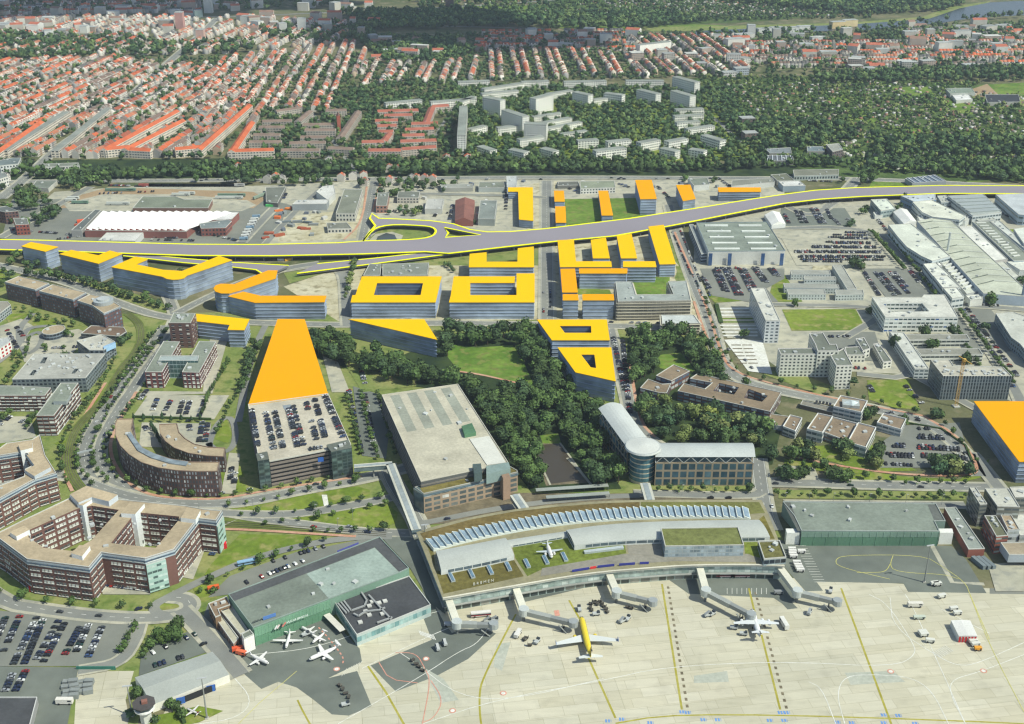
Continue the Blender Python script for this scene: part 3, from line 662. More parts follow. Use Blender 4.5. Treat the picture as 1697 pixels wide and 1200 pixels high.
PAINT=[('black',(34,36,40),24),('dark grey',(64,68,72),20),('silver',(150,154,156),18),('white',(206,208,204),9),('dark blue',(38,48,74),16),('red',(140,40,38),6),('dark green',(36,60,54),4),('blue',(66,88,126),3)]
CARS=[]
def car(x,y,rot,place,pal=PAINT):
    t=random.random()*sum(p[2] for p in pal)
    for nm,c,w in pal:
        t-=w
        if t<=0: break
    CARS.append((math.hypot(x,y),x,y,rot,nm,c,place))
def cars(p1,p2,place,fill=.85,par=False,dbl=False,z=0,pitch=2.6,pal=PAINT,side=1):
    a,b=Vector(P(*p1,z)),Vector(P(*p2,z));L=(b-a).length;d=(b-a)/L;n=Vector((-d.y,d.x));ang=math.atan2(d.y,d.x)
    st=6.2 if par else pitch
    for r in range(2 if dbl else 1):
        for i in range(int(L/st)):
            if random.random()<fill:
                p=a+d*(st*(i+.5))+n*(r*5.2*side)+d*random.uniform(-.15,.15)
                CARS.append(None);CARS.pop()
                car(p.x,p.y,(ang if par else ang+math.pi/2)+random.choice((0,math.pi)),place,pal);CARS[-1]=CARS[-1]+(z,)
def build_cars(N=300):
    L=[]
    for c in CARS:
        z=c[7] if len(c)>7 else 0;u=Q(c[1],c[2],z)
        L.append((c,z,-5<u[0]<1702 and -5<u[1]<1205))
    L.sort(key=lambda t:t[0][0]);n=0;m=Mass()
    for c,z,vis in L:
        _,x,y,rot,nm,col,place=c[:7];z+=ZL[0]
        if vis and n<N:
            n+=1;o=put('parked_car',CARB,None,f'{nm} car parked {place}','car',f'{nm} cars parked {place}',None,(x,y,z),rot,S(col,1));put('window',CARG,o)
        else: m.add(CARV,x,y,z,1,1,rot,tuple(S(col,1)[:3])+(.03,.03,.035))
    m.build('distant_cars','plain','rows of small parked cars in the farther car parks','cars')
# ============ planned blocks (pale blue glass, yellow or orange roofs) and elevated motorway ===========
H=19.5
planned('small four cornered glass block with yellow roof at far left beside the motorway',[(35,408),(51,401),(97,409),(75,417)],hb(76,417,448),'y')
planned('glass block with bent yellow roof, second along the road from the far left',[(98,421),(118,414),(163,423),(182,415),(203,420.5),(163,437)],hb(165,437,468),'y')
planned('large yellow roofed glass block with rounded corner tower at the road junction',[(184,442.5),(225,425),(245,430),(226,438),(270,447),(302,449),(363,424),(385,431),(310,456.6),(305,461),(296,463),(286,463.5),(276,462),(269,458.5)],hb(285,463,497),'y')
planned('orange roofed glass wing with round drum end by the motorway ramp',[(354,478),(357,473),(366,470),(388,471),(444,448),(460,448),(457,461),(398,481),(390,483),(380,486),(366,486),(357,483)],hb(366,486,519),'o')
planned('long bent glass block with orange roof in front of the orange drum',[(378,491),(398,482),(432,490),(541,490),(538,500.5),(422,501.6)],hb(480,501,530),'o')
planned('yellow roofed corner glass block beside the brown brick tower',[(325,520),(413.6,529),(405,547),(377,546.4),(380.4,538.4),(326,532.4)],hb(405,547,576.4),'y')
planned('long tapering block with broad orange roof touching the parking deck',[(460,528.6),(505,529),(544,653.5),(411,671.5)],20.3,'o')
planned('closed courtyard glass block with yellow roof, left of the two big courtyard blocks',[(599.7,458),(732,458),(722,501),(581,501),(584,489),(589,489)],hb(650,501,528),'y',[[(625,469),(701,469),(697,489),(619.5,489)]])
planned('slotted courtyard glass block with yellow roof, right of the two big courtyard blocks',[(752,458),(853.5,458),(852.5,468.7),(779.4,468.7),(779.4,489),(856,489),(856,453),(886,453),(886,501),(744,501),(747,489)],hb(800,501,529.5),'y')
planned('U shaped glass block with yellow roof just below the motorway',[(778.4,420.6),(806.4,418),(806.4,433.7),(857.5,433.7),(858,411.4),(884.6,408.4),(885,442.7),(777,442.7)],16,'y')
planned('triangular glass block with yellow roof at the edge of the wood',[(577,529),(703,529),(724.7,563)],hb(724,563,594),'y')
planned('yellow roofed wedge shaped glass block with slim courtyard, upper of two by the wood',[(890,529.5),(1005.7,529.5),(1010.7,563.7),(914.5,563.7)],H,'y',[[(927.5,540),(979.5,540),(980,551.5),(936,551.5)]])
planned('yellow roofed glass block with pointed end and triangular courtyard inside the wood',[(924,575.7),(1013,575.7),(1020.5,632),(953.7,617)],H,'y',[[(963,587.5),(985,587.5),(988,610),(979,608.7)]])
planned('small square glass block with short orange roof by the cross street',[(932.5,487.5),(958,487.5),(959,497.5),(932.5,497.5)],H,'o')
planned('glass block with narrow orange roof beside the scaffolded office',[(965,487.5),(1017,487.5),(1018,497.5),(965.5,497.5)],H,'o')
planned('glass block with upright orange roof joined below the yellow courtyard row',[(928.7,445.5),(953,445),(957.5,484.5),(931.7,484.5)],17,'o')
planned('long thin glass block with orange roof facing the small lawn',[(959.5,444.8),(1040,444.8),(1039.5,453),(960,453)],17,'o')
planned('L shaped yellow roofed glass block directly under the motorway at the long street',[(924,398),(951,396.7),(954.5,433),(1013,433),(1014,442.5),(928,442.5)],17,'y')
planned('freestanding rectangular yellow roofed block, left one of the courtyard pair',[(979,397.5),(1004,393.7),(1010.7,428),(982.5,428)],13,'y')
planned('freestanding rectangular yellow roofed block, right one of the courtyard pair',[(1022,391),(1046.7,387.5),(1056,428),(1029,428)],13,'y')
planned('long low yellow roofed block closing the courtyard row',[(1032.5,433),(1086,433),(1088,442.5),(1032.5,442.5)],17,'y')
planned('tall yellow roofed glass slab rising through the motorway edge',[(1074.4,375.5),(1100,372.4),(1120,437.5),(1093,438)],hb(1119,438,459.5),'y')
planned('smallest orange roofed block north of the motorway beside the long street',[(918,316),(934.4,316),(936,334),(919,334)],9,'o',nf=3)
planned('small orange roofed block touching the motorway beside the long street',[(920,342),(937,342),(938.4,369),(921,369)],9,'o',nf=3)
planned('slim orange roofed slab standing in the green field',[(991.5,316),(1007.7,316),(1016,357),(997,357)],10,'o',nf=3)
planned('tall orange roofed tower block by the building site road',[(1052.7,298.4),(1080,298),(1088.6,329.5),(1061,330)],hb(1075,330,356.6),'o',nf=6)
planned('orange roofed block with slanted front edge right of the tower block',[(1120.4,306.6),(1144,306),(1153,329.5),(1131.7,333)],17,'o')
planned('long narrow orange roofed glass block beside the low grey sheds',[(1189.5,310.6),(1260.6,310.6),(1261,317.7),(1191,318)],12,'o',nf=4)
planned('L shaped yellow roofed block north of the motorway on the sandy lot',[(842,310.5),(883,310.5),(884,366),(860,363.7),(858.7,317.5),(842,317.5)],hb(883,366,379.7),'y',nf=4)
planned('huge orange roofed glass block cut by the right edge above the brick offices',[(1614,665),(1880,665),(1880,765),(1689,765)],hb(1680,765,801),'o')
# motorway
occ_poly(W([(948,628),(985,640),(1024,648),(1024,680),(985,684),(946,660)]),1);occ_poly(W([(884,535),(915,572),(950,630),(938,640),(900,585),(878,540)]),1);occ_poly(W([(574,556),(725,592),(726,604),(690,602),(574,570)]),1)
ZD=6.5
def deck(name,top,bot,holes,z,label):
    t=W(top,z);b=W(bot,z);poly=ccw(t+b[::-1]);hs=[ccw(W(h,z)) for h in holes];occ_poly(poly,1)
    r=thing('motorway_bridge' if z>5 else 'motorway_ramp',label,'road')
    MB().flat(poly,z,(1,1,1,1),'m_highway',hs).build('carriageway',r)
    dk=MB().walls(poly,z-2.2,z-.01,S((110,112,116),1))
    for h in hs: dk.walls(h[::-1],z-2.2,z-.01,S((110,112,116),1))
    dk.build('deck_side',r);e=MB()
    def edge(line,cl=False):
        if cl: line=line+[line[0]]
        L,Rr=ribbon(line,2.3 if z>5 else 1.7);zz=z+.02
        for i in range(len(L)-1):
            q=ccw([Rr[i],Rr[i+1],L[i+1],L[i]]);e.walls(q,z-.3,z+.25,(1,1,1,1),'m_hiyellow');e.face([(*v,z+.25) for v in q],(1,1,1,1),'m_hiyellow')
    edge(t);edge(b)
    for h in hs: edge(h,True)
    e.build('edge_line',r)
    n=0
    for line in ((t,) if z<5 else (t,b)):
        acc=0
        for p,q in zip(line,line[1:]):
            L=math.dist(p,q);s=30-acc
            while s<L:
                f=s/L;x,y=p[0]+(q[0]-p[0])*f,p[1]+(q[1]-p[1])*f;n+=1
                if n<90: MB().cyl(x,y-3 if line is t else y+3,0,.7,z-2.2,S((150,150,146)),'plain',8).build('pillar',r)
                s+=30
            acc=(acc+L)%30
top=[(-160,394),(0,397),(56,398),(151,400.5),(320,405),(430,405.5),(560,402.5),(602,399.5),(610,388),(622,374),(613,362),(616,354),(628,362),(656.6,363),(713,366),(751,371),(779,380.7),(807,384.5),(845,384),(900,379.5),(1041,362.5),(1171,342.5),(1240,331),(1300,322),(1350,315.5),(1420,311),(1560,307.5),(1697,308),(1860,309)]
bot=[(-160,412),(0,413.5),(120,417),(320,423.5),(450,424),(600,421),(704,417),(743,420),(830,410),(920,400),(1018,391),(1112,374),(1206,355.4),(1300,337),(1360,330),(1430,325.5),(1560,320.5),(1697,321),(1860,322)]
isl=smooth([(602,399.3),(617,381),(632,374.5),(657,372),(700,374),(717,376.5),(723.5,382.5),(718,391),(700,395.5),(668,397.8),(603,399.4)],1)
deck('motorway_bridge',top,bot,[isl,[(736,377),(796,389.3),(738,393.5),(743,386)]],ZD,'wide grey motorway deck with bright yellow edges crossing the whole scene')
deck('motorway_ramp',[(776,411),(700,419),(620,428),(526,437)],[(776,412.5),(743,421),(620,437),(560,444.5),(492,453)],[],4.5,'narrow grey exit ramp with yellow edges descending below the motorway')
deck('motorway_ramp',[(204,418.5),(300,428),(386,435),(478,440)],[(204,424),(300,435),(388,443),(424,447),(434,453),(440,458)],[],4.5,'grey slip road with yellow edges between the motorway and the yellow blocks')
road([(442,456),(480,444),(530,437)],9,marks=False)
ZL[0]+=.01;sheet('lawn',[(604,402),(632,378),(700,376),(726,385),(716,398),(640,402)],'m_drygrass')
sheet('path',[(608,402),(622,388),(650,384),(668,390),(664,400),(650,401)],'m_paving');sheet('pond',[(622,401),(626,392),(640,386),(654,389),(658,397),(640,401)],'m_water')
sheet('lawn',[(738,380),(796,392),(738,397),(744,389)],'m_grass')
# ============ existing buildings ============
BRK=(118,86,77);TAN=(196,178,146);GRY=(150,158,142);LG=(178,182,168);WH=(226,226,214)
BL=[((46,52,60),5),((70,76,82),3),((205,206,196),3)]
OFF='office_building';oc='office building'
kb=dict(bay=7,ww=.8,wh=.4,cols=[((64,68,72),4),((96,98,98),2),((200,202,192),2)],sill=(205,205,196))
def glassband(root,poly,z0,z1,col=(176,186,190),t=.3):
    q=inset(poly,-t);MB().walls(q,z0,z1,S(col,1),'plain').build('top_floor_cladding',root)
    MB().walls(inset(poly,-t-.08),z0+(z1-z0)*.3,z0+(z1-z0)*.62,S((90,108,124),1),'glass').build('window_band',root)
r,p=bd(OFF,'big dark brick office complex with two courtyards, tan roofs and white stair towers',oc,
 [(-14,886),(0,894),(44.7,927.3),(147.3,940.7),(168,916),(180,918),(240,926),(272,916),(288.5,910.7),(328,859.4),(357.5,863),(367.7,847),(335.5,844),(309,839),(196,828),(190,822),(142.7,807.3),(116,821.3),(116,826),(44,860),(0,882)],25,6,BRK,TAN,
 holes=[[(49,878),(128,843),(152,838),(197,845),(152,895),(120,913),(73,908),(47,890)],[(216,860),(226,849),(297,856),(296,862),(258,908),(184,900)]],windowkw=kb,vn=14)
glassband(r,p,21.2,24.9)
for q,zt in (([(128,836),(142,827),(152,828),(137,838)],27.5),([(200.5,850.6),(215,832),(239.4,834.5),(224,852)],28),([(16,882),(40,871),(49,878),(27,889)],28),([(118,917),(132,903),(149,905),(136,922)],28),([(299,858),(310,841),(332,846),(324,861)],28)):
    box_on(r,'stair_tower',q,0 if zt<28 or q[0][0]==200.5 else 24,zt,(225,230,228),TAN)
box_on(r,'penthouse',[(116,819),(143,805),(195,820),(180,831),(152,824),(130,833)],24.9,29,(194,202,206),TAN)
for q_ in ([(240,926),(272,916),(273.5,918.5),(241,928.5)],[(357.5,863),(367.7,847),(370,848),(359.5,864.5)]):
    g_=MB().prism(W(q_,25),1,21,S((160,188,176),1),S((180,190,180)),'plain').build('glass_bay',r);windows(g_,ccw(W(q_,25)),1,4,5,bay=3,ww=.9,wh=.4,cols=[((84,104,100),2),((190,208,198),1)])
for x,y in ((268,971),(371,908),(55,978),(118,986)):
    c=P(x,y);MB().box(c[0],c[1],0,4,3,4,.3,S((196,40,44),1)).build('canopy',r)
r,p=bd(OFF,'brick office block with tan roof at the left edge above the big complex',oc,[(-60,748),(0,743),(11,735),(53,729),(66,721),(75,755),(93,784),(57,795),(0,826),(-60,858),(-60,828),(40,790),(42,778),(58,770),(46,752),(33,750),(-60,765)],22,6,BRK,TAN,windowkw=kb,vn=5)
glassband(r,p,18.6,21.9);box_on(r,'stair_tower',[(34,747),(54,742),(53,730),(30,736)],0,25,(228,230,226),TAN)
box_on(r,'penthouse',[(44,754),(66,749),(84,774),(57,789),(41,779),(57,771)],21.9,25,(190,198,202),TAN)
for q,hh,l in (([(60,689.3),(89.3,689.3),(130,635.3),(100.7,635.3)],hb(62,689,722),'tall brick office wing with grey roof and blank end wall beside the tram line'),([(-60,656),(74.7,656),(84.7,643.3),(30,640),(-60,640)],14,'brick office wing with grey roof running left from the tall brick wing')):
    r,p=bd(OFF,l,oc,q,hh,5,BRK,GRY,windowkw=dict(bay=3.4,ww=.85,wh=.4,cols=BL,sill=(210,212,204)))
    if hh>14.5: box_on(r,'penthouse',[(88,665),(110,665),(118,652),(98,652)],hh,hh+3,(160,168,166),GRY)
gk=dict(bay=3.3,ww=.6,wh=.5)
bd(OFF,'wide flat grey office hall with roof slots and white roof lights',oc,[(20,629.3),(142,626.7),(174.7,586.7),(56,587.3)],13,4,(118,128,130),(192,192,180),windowkw=gk,vn=26,holes=[[(66,602),(74,602),(79,592),(72,592)],[(48,622),(56,622),(61,613),(55,613)],[(118,619),(124,619),(131,611),(124,611)]])
r,p=bd(OFF,'hexagonal office with cluttered white roof and pale blue panel corner',oc,[(127,565.3),(169,554.7),(190.7,566.7),(172,581),(148,581)],12,4,(120,130,136),(214,212,196),windowkw=gk,vn=10)
box_on(r,'corner_panel',[(171,574),(190.5,566),(191.5,568),(172,577)],9,13.5,(160,196,224))
bd(OFF,'low brown podium with glazed edge at the foot of the long dark brick row',oc,[(134,553),(151,540),(205,542.6),(210,550),(198,558)],6,2,(110,112,112),(140,118,98),windowkw=dict(bay=4,ww=.9,wh=.6))
bk=dict(bay=3.0,ww=.6,wh=.55,cols=[((84,94,108),4),((124,136,150),3)])
for q,l,hh in (([(8,468),(31.3,458),(81.3,470),(58.7,480.7)],'left end block of the long dark brick office row',18),([(65,483),(87,472),(142.7,485.3),(120.7,497.3)],'middle block of the long dark brick office row',18.5),([(128,498.7),(149,488),(178.7,494.7),(200,508),(172,520),(153,506.7)],'right end block of the dark brick row carrying a round roof drum',20)):
    r,p=bd(OFF,l,oc,q,hh,6,(104,80,78),TAN,windowkw=bk,vn=3)
    glassband(r,p,hh-1.2,hh-.1,(176,188,194))
c=P(172,502,20);MB().cyl(c[0],c[1],20,9,3.2,S((178,186,186)),'metal',24).cyl(c[0],c[1],23.2,5.5,1.5,S((196,200,196)),'metal',20).build('roof_drum',r)
c=P(90.7,557,0);e=[(c[0]+9.5*math.cos(i*.3)+6*math.sin(i*.3)*.2,c[1]+11*math.sin(i*.3)) for i in range(21)]
bd('pavilion','small oval pavilion with tan roof and glazed ring','pavilion',e,6,2,(120,132,142),TAN,world=True,windowkw=dict(bay=2.4,ww=.9,wh=.6),vn=1)
bd(OFF,'grey shed roofed office cut by the left edge above the small lawn',oc,[(-60,500),(13,500),(18,506),(0,520),(-60,556)],8,3,(160,168,170),(170,166,150),windowkw=gk)
bd(OFF,'white office with square red windows at the left edge',oc,[(-40,572),(0,561),(15,559),(18,566),(0,578),(-40,592)],10,3,(224,224,216),(196,200,196),windowkw=dict(bay=4,ww=.5,wh=.55,cols=[((176,36,44),1)]))
bd('office_tower','brown brick tower with grey roof machinery next to the yellow corner block','tower',[(279.8,535.6),(287.6,519),(324,520),(315.9,535.6)],hb(318,536,577),6,(108,84,78),GRY,windowkw=dict(bay=6,ww=.4,wh=.35,cols=BL,sill=(150,140,132)),vn=8)
for q,l in (([(240,617),(271,566),(298,567),(268.7,617)],'left wing of the paired brick offices with grey roofs'),([(301.7,617),(330,566),(358,567),(330,618)],'right wing of the paired brick offices with grey roofs')):
    bd(OFF,l,oc,q,14.5,4,(122,78,76),GRY,windowkw=dict(bay=3.6,ww=.6,wh=.5,cols=BL,sill=(214,214,206)),vn=3)
bd('glass_link','glass link with pale frame joining the two brick office wings','building',[(266,590),(330,590),(328,598.5),(262,598.5)],16,4,(150,168,168),(176,188,184),wmat='glass',windowkw=dict(bay=3,ww=.9,wh=.8,cols=[((70,96,96),1)]),vn=0)
ck=dict(bay=2.0,ww=.45,wh=.6,cols=[((150,158,164),3),((70,76,84),4),((205,208,206),1)])
o=[(190.3,704),(191,721.6),(199,739),(213.7,753.9),(234.3,767),(262,775.9),(291.5,780.3),(326.7,782),(360.4,781.7),(364,766.3),(315,766),(282.7,761),(256,752.4),(235.7,742),(224,726),(218.9,708.4),(221,694.5),(194,695)]
r,p=bd(OFF,'large outer crescent office of dark brick with tan roof',oc,o,20.5,6,(92,72,68),TAN,rim=(150,128,110),windowkw=ck,vn=4)
box_on(r,'skylight',[(209,718),(216,715),(224,727),(236,742),(257,752),(283,761),(312,765),(308,771),(280,767),(250,758),(228,746)],20.5,21.4,(138,150,154),None,'glass','glass')
i_=[(263.6,704),(293.7,702.5),(297.3,717),(307.6,727.5),(322.3,736.3),(345.7,741.4),(373.6,742.9),(371.4,757.5),(341.3,756),(312,751.7),(288.5,742.9),(273.9,731.9),(265,718.7)]
bd(OFF,'smaller inner crescent office of dark brick with tan roof',oc,i_,13,4,(92,72,68),TAN,rim=(150,128,110),windowkw=ck,vn=5)
# car park block with cars on its roof
r,p=bd('parking_garage','multi storey car park with cars on its roof and two dark stair towers','car park',[(411,671.5),(544,653.5),(582,738),(545,747),(447,766),(428,757)],20,0,(120,116,108),(214,206,184),rim=(216,214,200),vn=0,rmat='roofing',ph=1.0)
e1,e2=P(447.5,766.5,20),P(545,747.5,20)
for i in range(6):
    z=1.2+i*3.2;m=MB()
    for a,b in zip(p,p[1:]+p[:1]): m.beam((*a,z+.9),(*b,z+.9),.7,1.7,S((138,128,118),1))
    m.build('deck_parapet',r)
    m=MB()
    for a,b in zip(p,p[1:]+p[:1]): m.beam((*a,z+2.2),(*b,z+2.2),.24,1.1,S((30,30,32),1))
    m.build('deck_opening',r)
for q,zt in (([(541,737),(577,728.5),(583,742),(549,749)],23.5),([(424,752),(443,748),(446,761),(427,764)],23)):
    t=MB().prism(W(q,zt),0,zt,S((74,88,86),1),S((110,116,106)),'glass','roofing').build('stair_tower',r)
    windows(t,ccw(W(q,zt)),2,2.6,8,bay=3.4,ww=.82,wh=.7,cols=[((52,66,66),3),((92,112,108),1)])
    vents(t,ccw(W(q,zt)),zt,3)
for x,c in ((439,(70,190,80)),(443,(200,200,60))):
    b=P(x,766,20);MB().box(b[0],b[1]-.6,17,1.2,.3,4,0,S(c,1)).build('sign_panel',r)
b=P(532,762,16);MB().box(b[0],b[1]-1,15,4,.3,3.4,.25,S((50,100,180),1)).build('sign_panel',r)
m=MB()
for t in (.12,.36,.6,.82):
    a=P(425+t*115,668-t*14,20);b2=P(452+t*105,758-t*17,20)
for q in ([(468,672),(482,670),(485,676),(471,679)],[(445,740),(456,738),(458,742),(447,744)]): m.flat(ccw(W(q,20.05)),20.02,S((150,160,164)),'roofing')
m.build('deck_marking',r)
# large terminal car park
r,p=bd('parking_garage','huge flat pale roofed car park hall with striped deck beside the dark wood','car park',[(632.5,655),(759,637),(843,768),(697.5,799)],20,0,(96,98,96),(212,206,182),rim=(208,204,186),vn=8)
st=MB()
for k in range(4):
    f0=.1+.22*k;f1=f0+.12
    def ip(f,g): return (632.5+(759-632.5)*f+(697.5-632.5)*g*(1-f)+(843-759)*g*f,655+(637-655)*f+(799-655)*g*(1-f)+(768-637)*g*f)
    st.flat(ccw(W([ip(f0,.02),ip(f1,.02),ip(f1,.44),ip(f0,.44)],20)),20.0,S((160,164,148)),'roofing')
st.build("deck_marking",r)
m=MB().prism(W([(778,728),(811,723),(838,767),(807,771)],20.2),20,20.5,S((210,210,200)),S((214,214,202)));m.build('deck_marking',r)
for q,z0,z1,c in (([(765,706),(782,701),(789,716),(770,720)],20,23,(88,128,96)),([(783,769),(797,768),(799,782),(786,785)],17,24,(80,96,94)),([(806,772),(843,766),(846,776),(806,786)],13,21,(140,160,154))):
    box_on(r,'stair_tower',q,z0,z1,c)
for i in range(5):
    m=MB();z=2+i*3.6
    for a,b in zip(p,p[1:]+p[:1]): m.beam((*a,z+.8),(*b,z+.8),.6,1.3,S((126,122,114),1))
    m.build('deck_parapet',r)
fk=dict(bay=6.2,ww=.74,wh=.6,cols=[((92,100,98),4),((120,126,120),2),((205,205,196),1)])
r,p=bd(OFF,'brick grid fronted office strip with brown green roof before the striped car park hall',oc,[(687,808),(700,804),(846,774),(857,780),(858,783),(702,819)],15.5,4,(168,148,124),(134,124,72),rmat='greenroof',rim=(190,190,178),windowkw=fk,vn=2)
glassband(r,p,13.4,15.4,(120,138,138))
box_on(r,'glass_corner',[(685,809),(695,806),(702,820),(688,812)],0,15.6,(96,110,108),None,'glass')
box_on(r,'brick_pier',[(831,787),(843,784),(846,790),(834,793)],0,18,(164,138,116))
# silver roofed atrium offices
def barrel(root,name,q,z,rise,n=8,col=(214,218,210),mat='metal'):
    A,B,C,D=[Vector(P(*v,z)) for v in q];m=MB()   # A-B and D-C are the arched ends
    ring=lambda s:[(lambda v,f:(v.x,v.y,z+rise*math.sin(math.pi*f)))( (A+(B-A)*f)*(1-s)+(D+(C-D)*f)*s,f) for f in [i/n for i in range(n+1)]]
    k=14;prev=ring(0)
    for j in range(1,k+1):
        cur=ring(j/k)
        for i in range(n): m.face([prev[i],prev[i+1],cur[i+1],cur[i]],S(col),mat)
        prev=cur
    for s in (0,1):
        rr=ring(s);m.face([(rr[0][0],rr[0][1],z-.5)]+rr+[(rr[-1][0],rr[-1][1],z-.5)],S(col),mat)
    return m.build(name,root)
bd_kw=dict(bay=5.6,ww=.76,wh=.74,cols=[((62,88,98),4),((84,112,120),2),((46,70,80),3)])
zt=hb(1086,757,805)
root=thing(OFF,'two winged office with curved silver roofs meeting at a round glass drum',oc)
for q in ([(994,681),(1028,672),(1071,730),(1040,740)],[(1087,757),(1090,735),(1244,735),(1250,757)]):
    poly=ccw(W(q,zt));occ_poly(poly,1)
    MB().walls(poly,0,zt-5,S((150,138,116),1)).flat(inset(poly,.1),zt-5,S((150,138,116))).build('wall',root)
    MB().walls(inset(poly,1.5),zt-5,zt+.5,S((70,92,100),1),'glass').build('top_glazing',root)
    windows(root,poly,0,(zt-5)/3,3,z_in=.13,**bd_kw)
    tr=MB()
    for a,b in zip(poly,poly[1:]+poly[:1]):
        a,b=Vector(a),Vector(b);L=(b-a).length;k=int(L/9)
        for i in range(k):
            u=a+(b-a)*(i/k);v=a+(b-a)*((i+.5)/k);w_=a+(b-a)*((i+1)/k)
            tr.beam((*u,zt-5),(*v,zt-.2),.35,.35,S((200,204,198)),'metal');tr.beam((*v,zt-.2),(*w_,zt-5),.35,.35,S((200,204,198)),'metal')
    tr.build('truss',root)
barrel(root,'curved_roof',[(991.5,676.7),(1030,670),(1074,728),(1037,739)],zt,3.2)
barrel(root,'curved_roof',[(1086,757.5),(1089.5,734),(1246,734),(1252,757.5)],zt,3.2,col=(196,202,196))
c=P(1066,739,zt+3);cx,cy=c
MB().cyl(cx,cy,0,9.2,zt+2,S((196,186,160),1),'plain',24).build('drum_wall',root)
for k in range(6): MB().cyl(cx,cy,2.2+k*3.7,9.35,2.7,S((74,112,122),1),'glass',24).build('window_band',root)
MB().cyl(cx,cy,zt+2,13.2,1.2,S((206,210,202)),'metal',36,12.6).cyl(cx,cy,zt+3.2,11.5,1.3,S((222,224,214)),'metal',36,1.5).build('disc_roof',root)
def bridge(p1,p2,w,z,label,h=3.4,c=(206,206,190)):
    a,b=P(*p1,z+h),P(*p2,z+h);r=thing('footbridge',label,'bridge')
    MB().beam((*a,z+h/2),(*b,z+h/2),w,h,S((110,124,126),1),'glass').build('tube_wall',r)
    MB().beam((*a,z+h+.15),(*b,z+h+.15),w+.6,.3,S(c)).build('roof',r)
    MB().beam((*a,z+h+.35),(*b,z+h+.35),w*.55,.2,S((160,170,170)),'roofing').build('roof_light',r)
    d=Vector(b)-Vector(a);n=max(1,int(d.length/28))
    for i in range(n): q=Vector(a)+d*((i+.5)/n);MB().cyl(q.x,q.y,0,.6,z,S((170,170,164)),'plain',10).build('pillar',r)
bridge((586.6,773),(650,768),4.5,7,'covered footbridge leaving the car park stair tower')
bridge((647,769),(690,878),6,7,'long covered footbridge running down to the terminal roof')
bridge((853,820),(872,848),6.5,7,'short covered footbridge from the brick grid office to the terminal')
bridge((1069,801),(1077,829),6.5,7,'short covered footbridge from the glass drum to the terminal')
# brown school like complex
sk=dict(bay=5,ww=.84,wh=.55,cols=[((92,108,124),3),((180,186,184),3)])
BW=(110,78,68);BRf=(156,138,112)
bd(OFF,'square brown roofed hall at the top left of the courtyard office complex',oc,[(1087,623),(1116,604.8),(1143,615.5),(1112.6,632)],9,2,BW,BRf,windowkw=sk,vn=1)
bd(OFF,'small stepped brown block left of the courtyard office complex',oc,[(1060.6,643.5),(1074,628.7),(1097,637),(1112,636),(1105,652),(1090,651)],7,2,BW,BRf,windowkw=sk,vn=2)
bd(OFF,'brown roofed office complex with three sunken courtyards beside the curving road',oc,[(1123,648.5),(1133,636),(1168,645),(1180,635),(1143,628),(1156,619.5),(1295,651),(1276,683)],9,3,BW,BRf,holes=[[(1191.8,634.5),(1224.8,642),(1216.6,654),(1182,647.7)],[(1240.5,644.4),(1272.7,656),(1262.8,665.8),(1233,659)]],windowkw=sk,vn=6)
wk=dict(bay=4,ww=.92,wh=.5,cols=[((120,136,142),3),((84,96,104),2)])
for q,hh,l in (([(1337,712),(1355,686),(1380,691.4),(1363,718.5)],8.5,'white rimmed brown roof office, left of the three stepped blocks'),([(1404,734),(1422,701.7),(1452,709.5),(1435,743)],8.5,'white rimmed brown roof office, largest block nearest the big car park'),
    ([(1363,717),(1379,692),(1421,703),(1405,733)],6,'sunken brown roof link with plant machinery between two white rimmed blocks'),([(1381,674.7),(1392.6,656.7),(1437.7,665.7),(1427.4,685)],10,'white rimmed office with pyramid skylight on its brown roof'),
    ([(1453,701.7),(1463.5,686.3),(1502,695.3),(1493,713.3)],6,'white office with brown roof next to the trees at the car park edge'),([(1297.3,708),(1309,688.9),(1329.5,694),(1318,716)],6.5,'small white rimmed office at the end of the low link')):
    r,p=bd(OFF,l,oc,q,hh,2 if hh<9 else 3,(206,206,200) if 'sunken' not in l else (120,100,90),(158,140,116),rim=(236,236,228),windowkw=wk,vn=6 if 'sunken' in l else 2,ph=1.1)
    if 'pyramid' in l:
        m=MB();c=P(1410,668,12);m.box(c[0],c[1],10,13,10,2.4,-.2,S((190,196,190)),'metal');m.cyl(c[0],c[1],12.4,6,2.4,S((196,206,204),1),'glass',4,.4);m.build('skylight',r)
bd(OFF,'low brown roofed link between the courtyard complex and small white office',oc,[(1262,702),(1275,686),(1309,691),(1297,707)],4,1,(150,160,170),(158,142,112),windowkw=sk,vn=1)
bd('shed','low grey carport behind the pyramid skylight office','shed',[(1330,664),(1385,677),(1380,684),(1326,671)],3.5,0,(110,100,90),(150,146,132),vn=0)
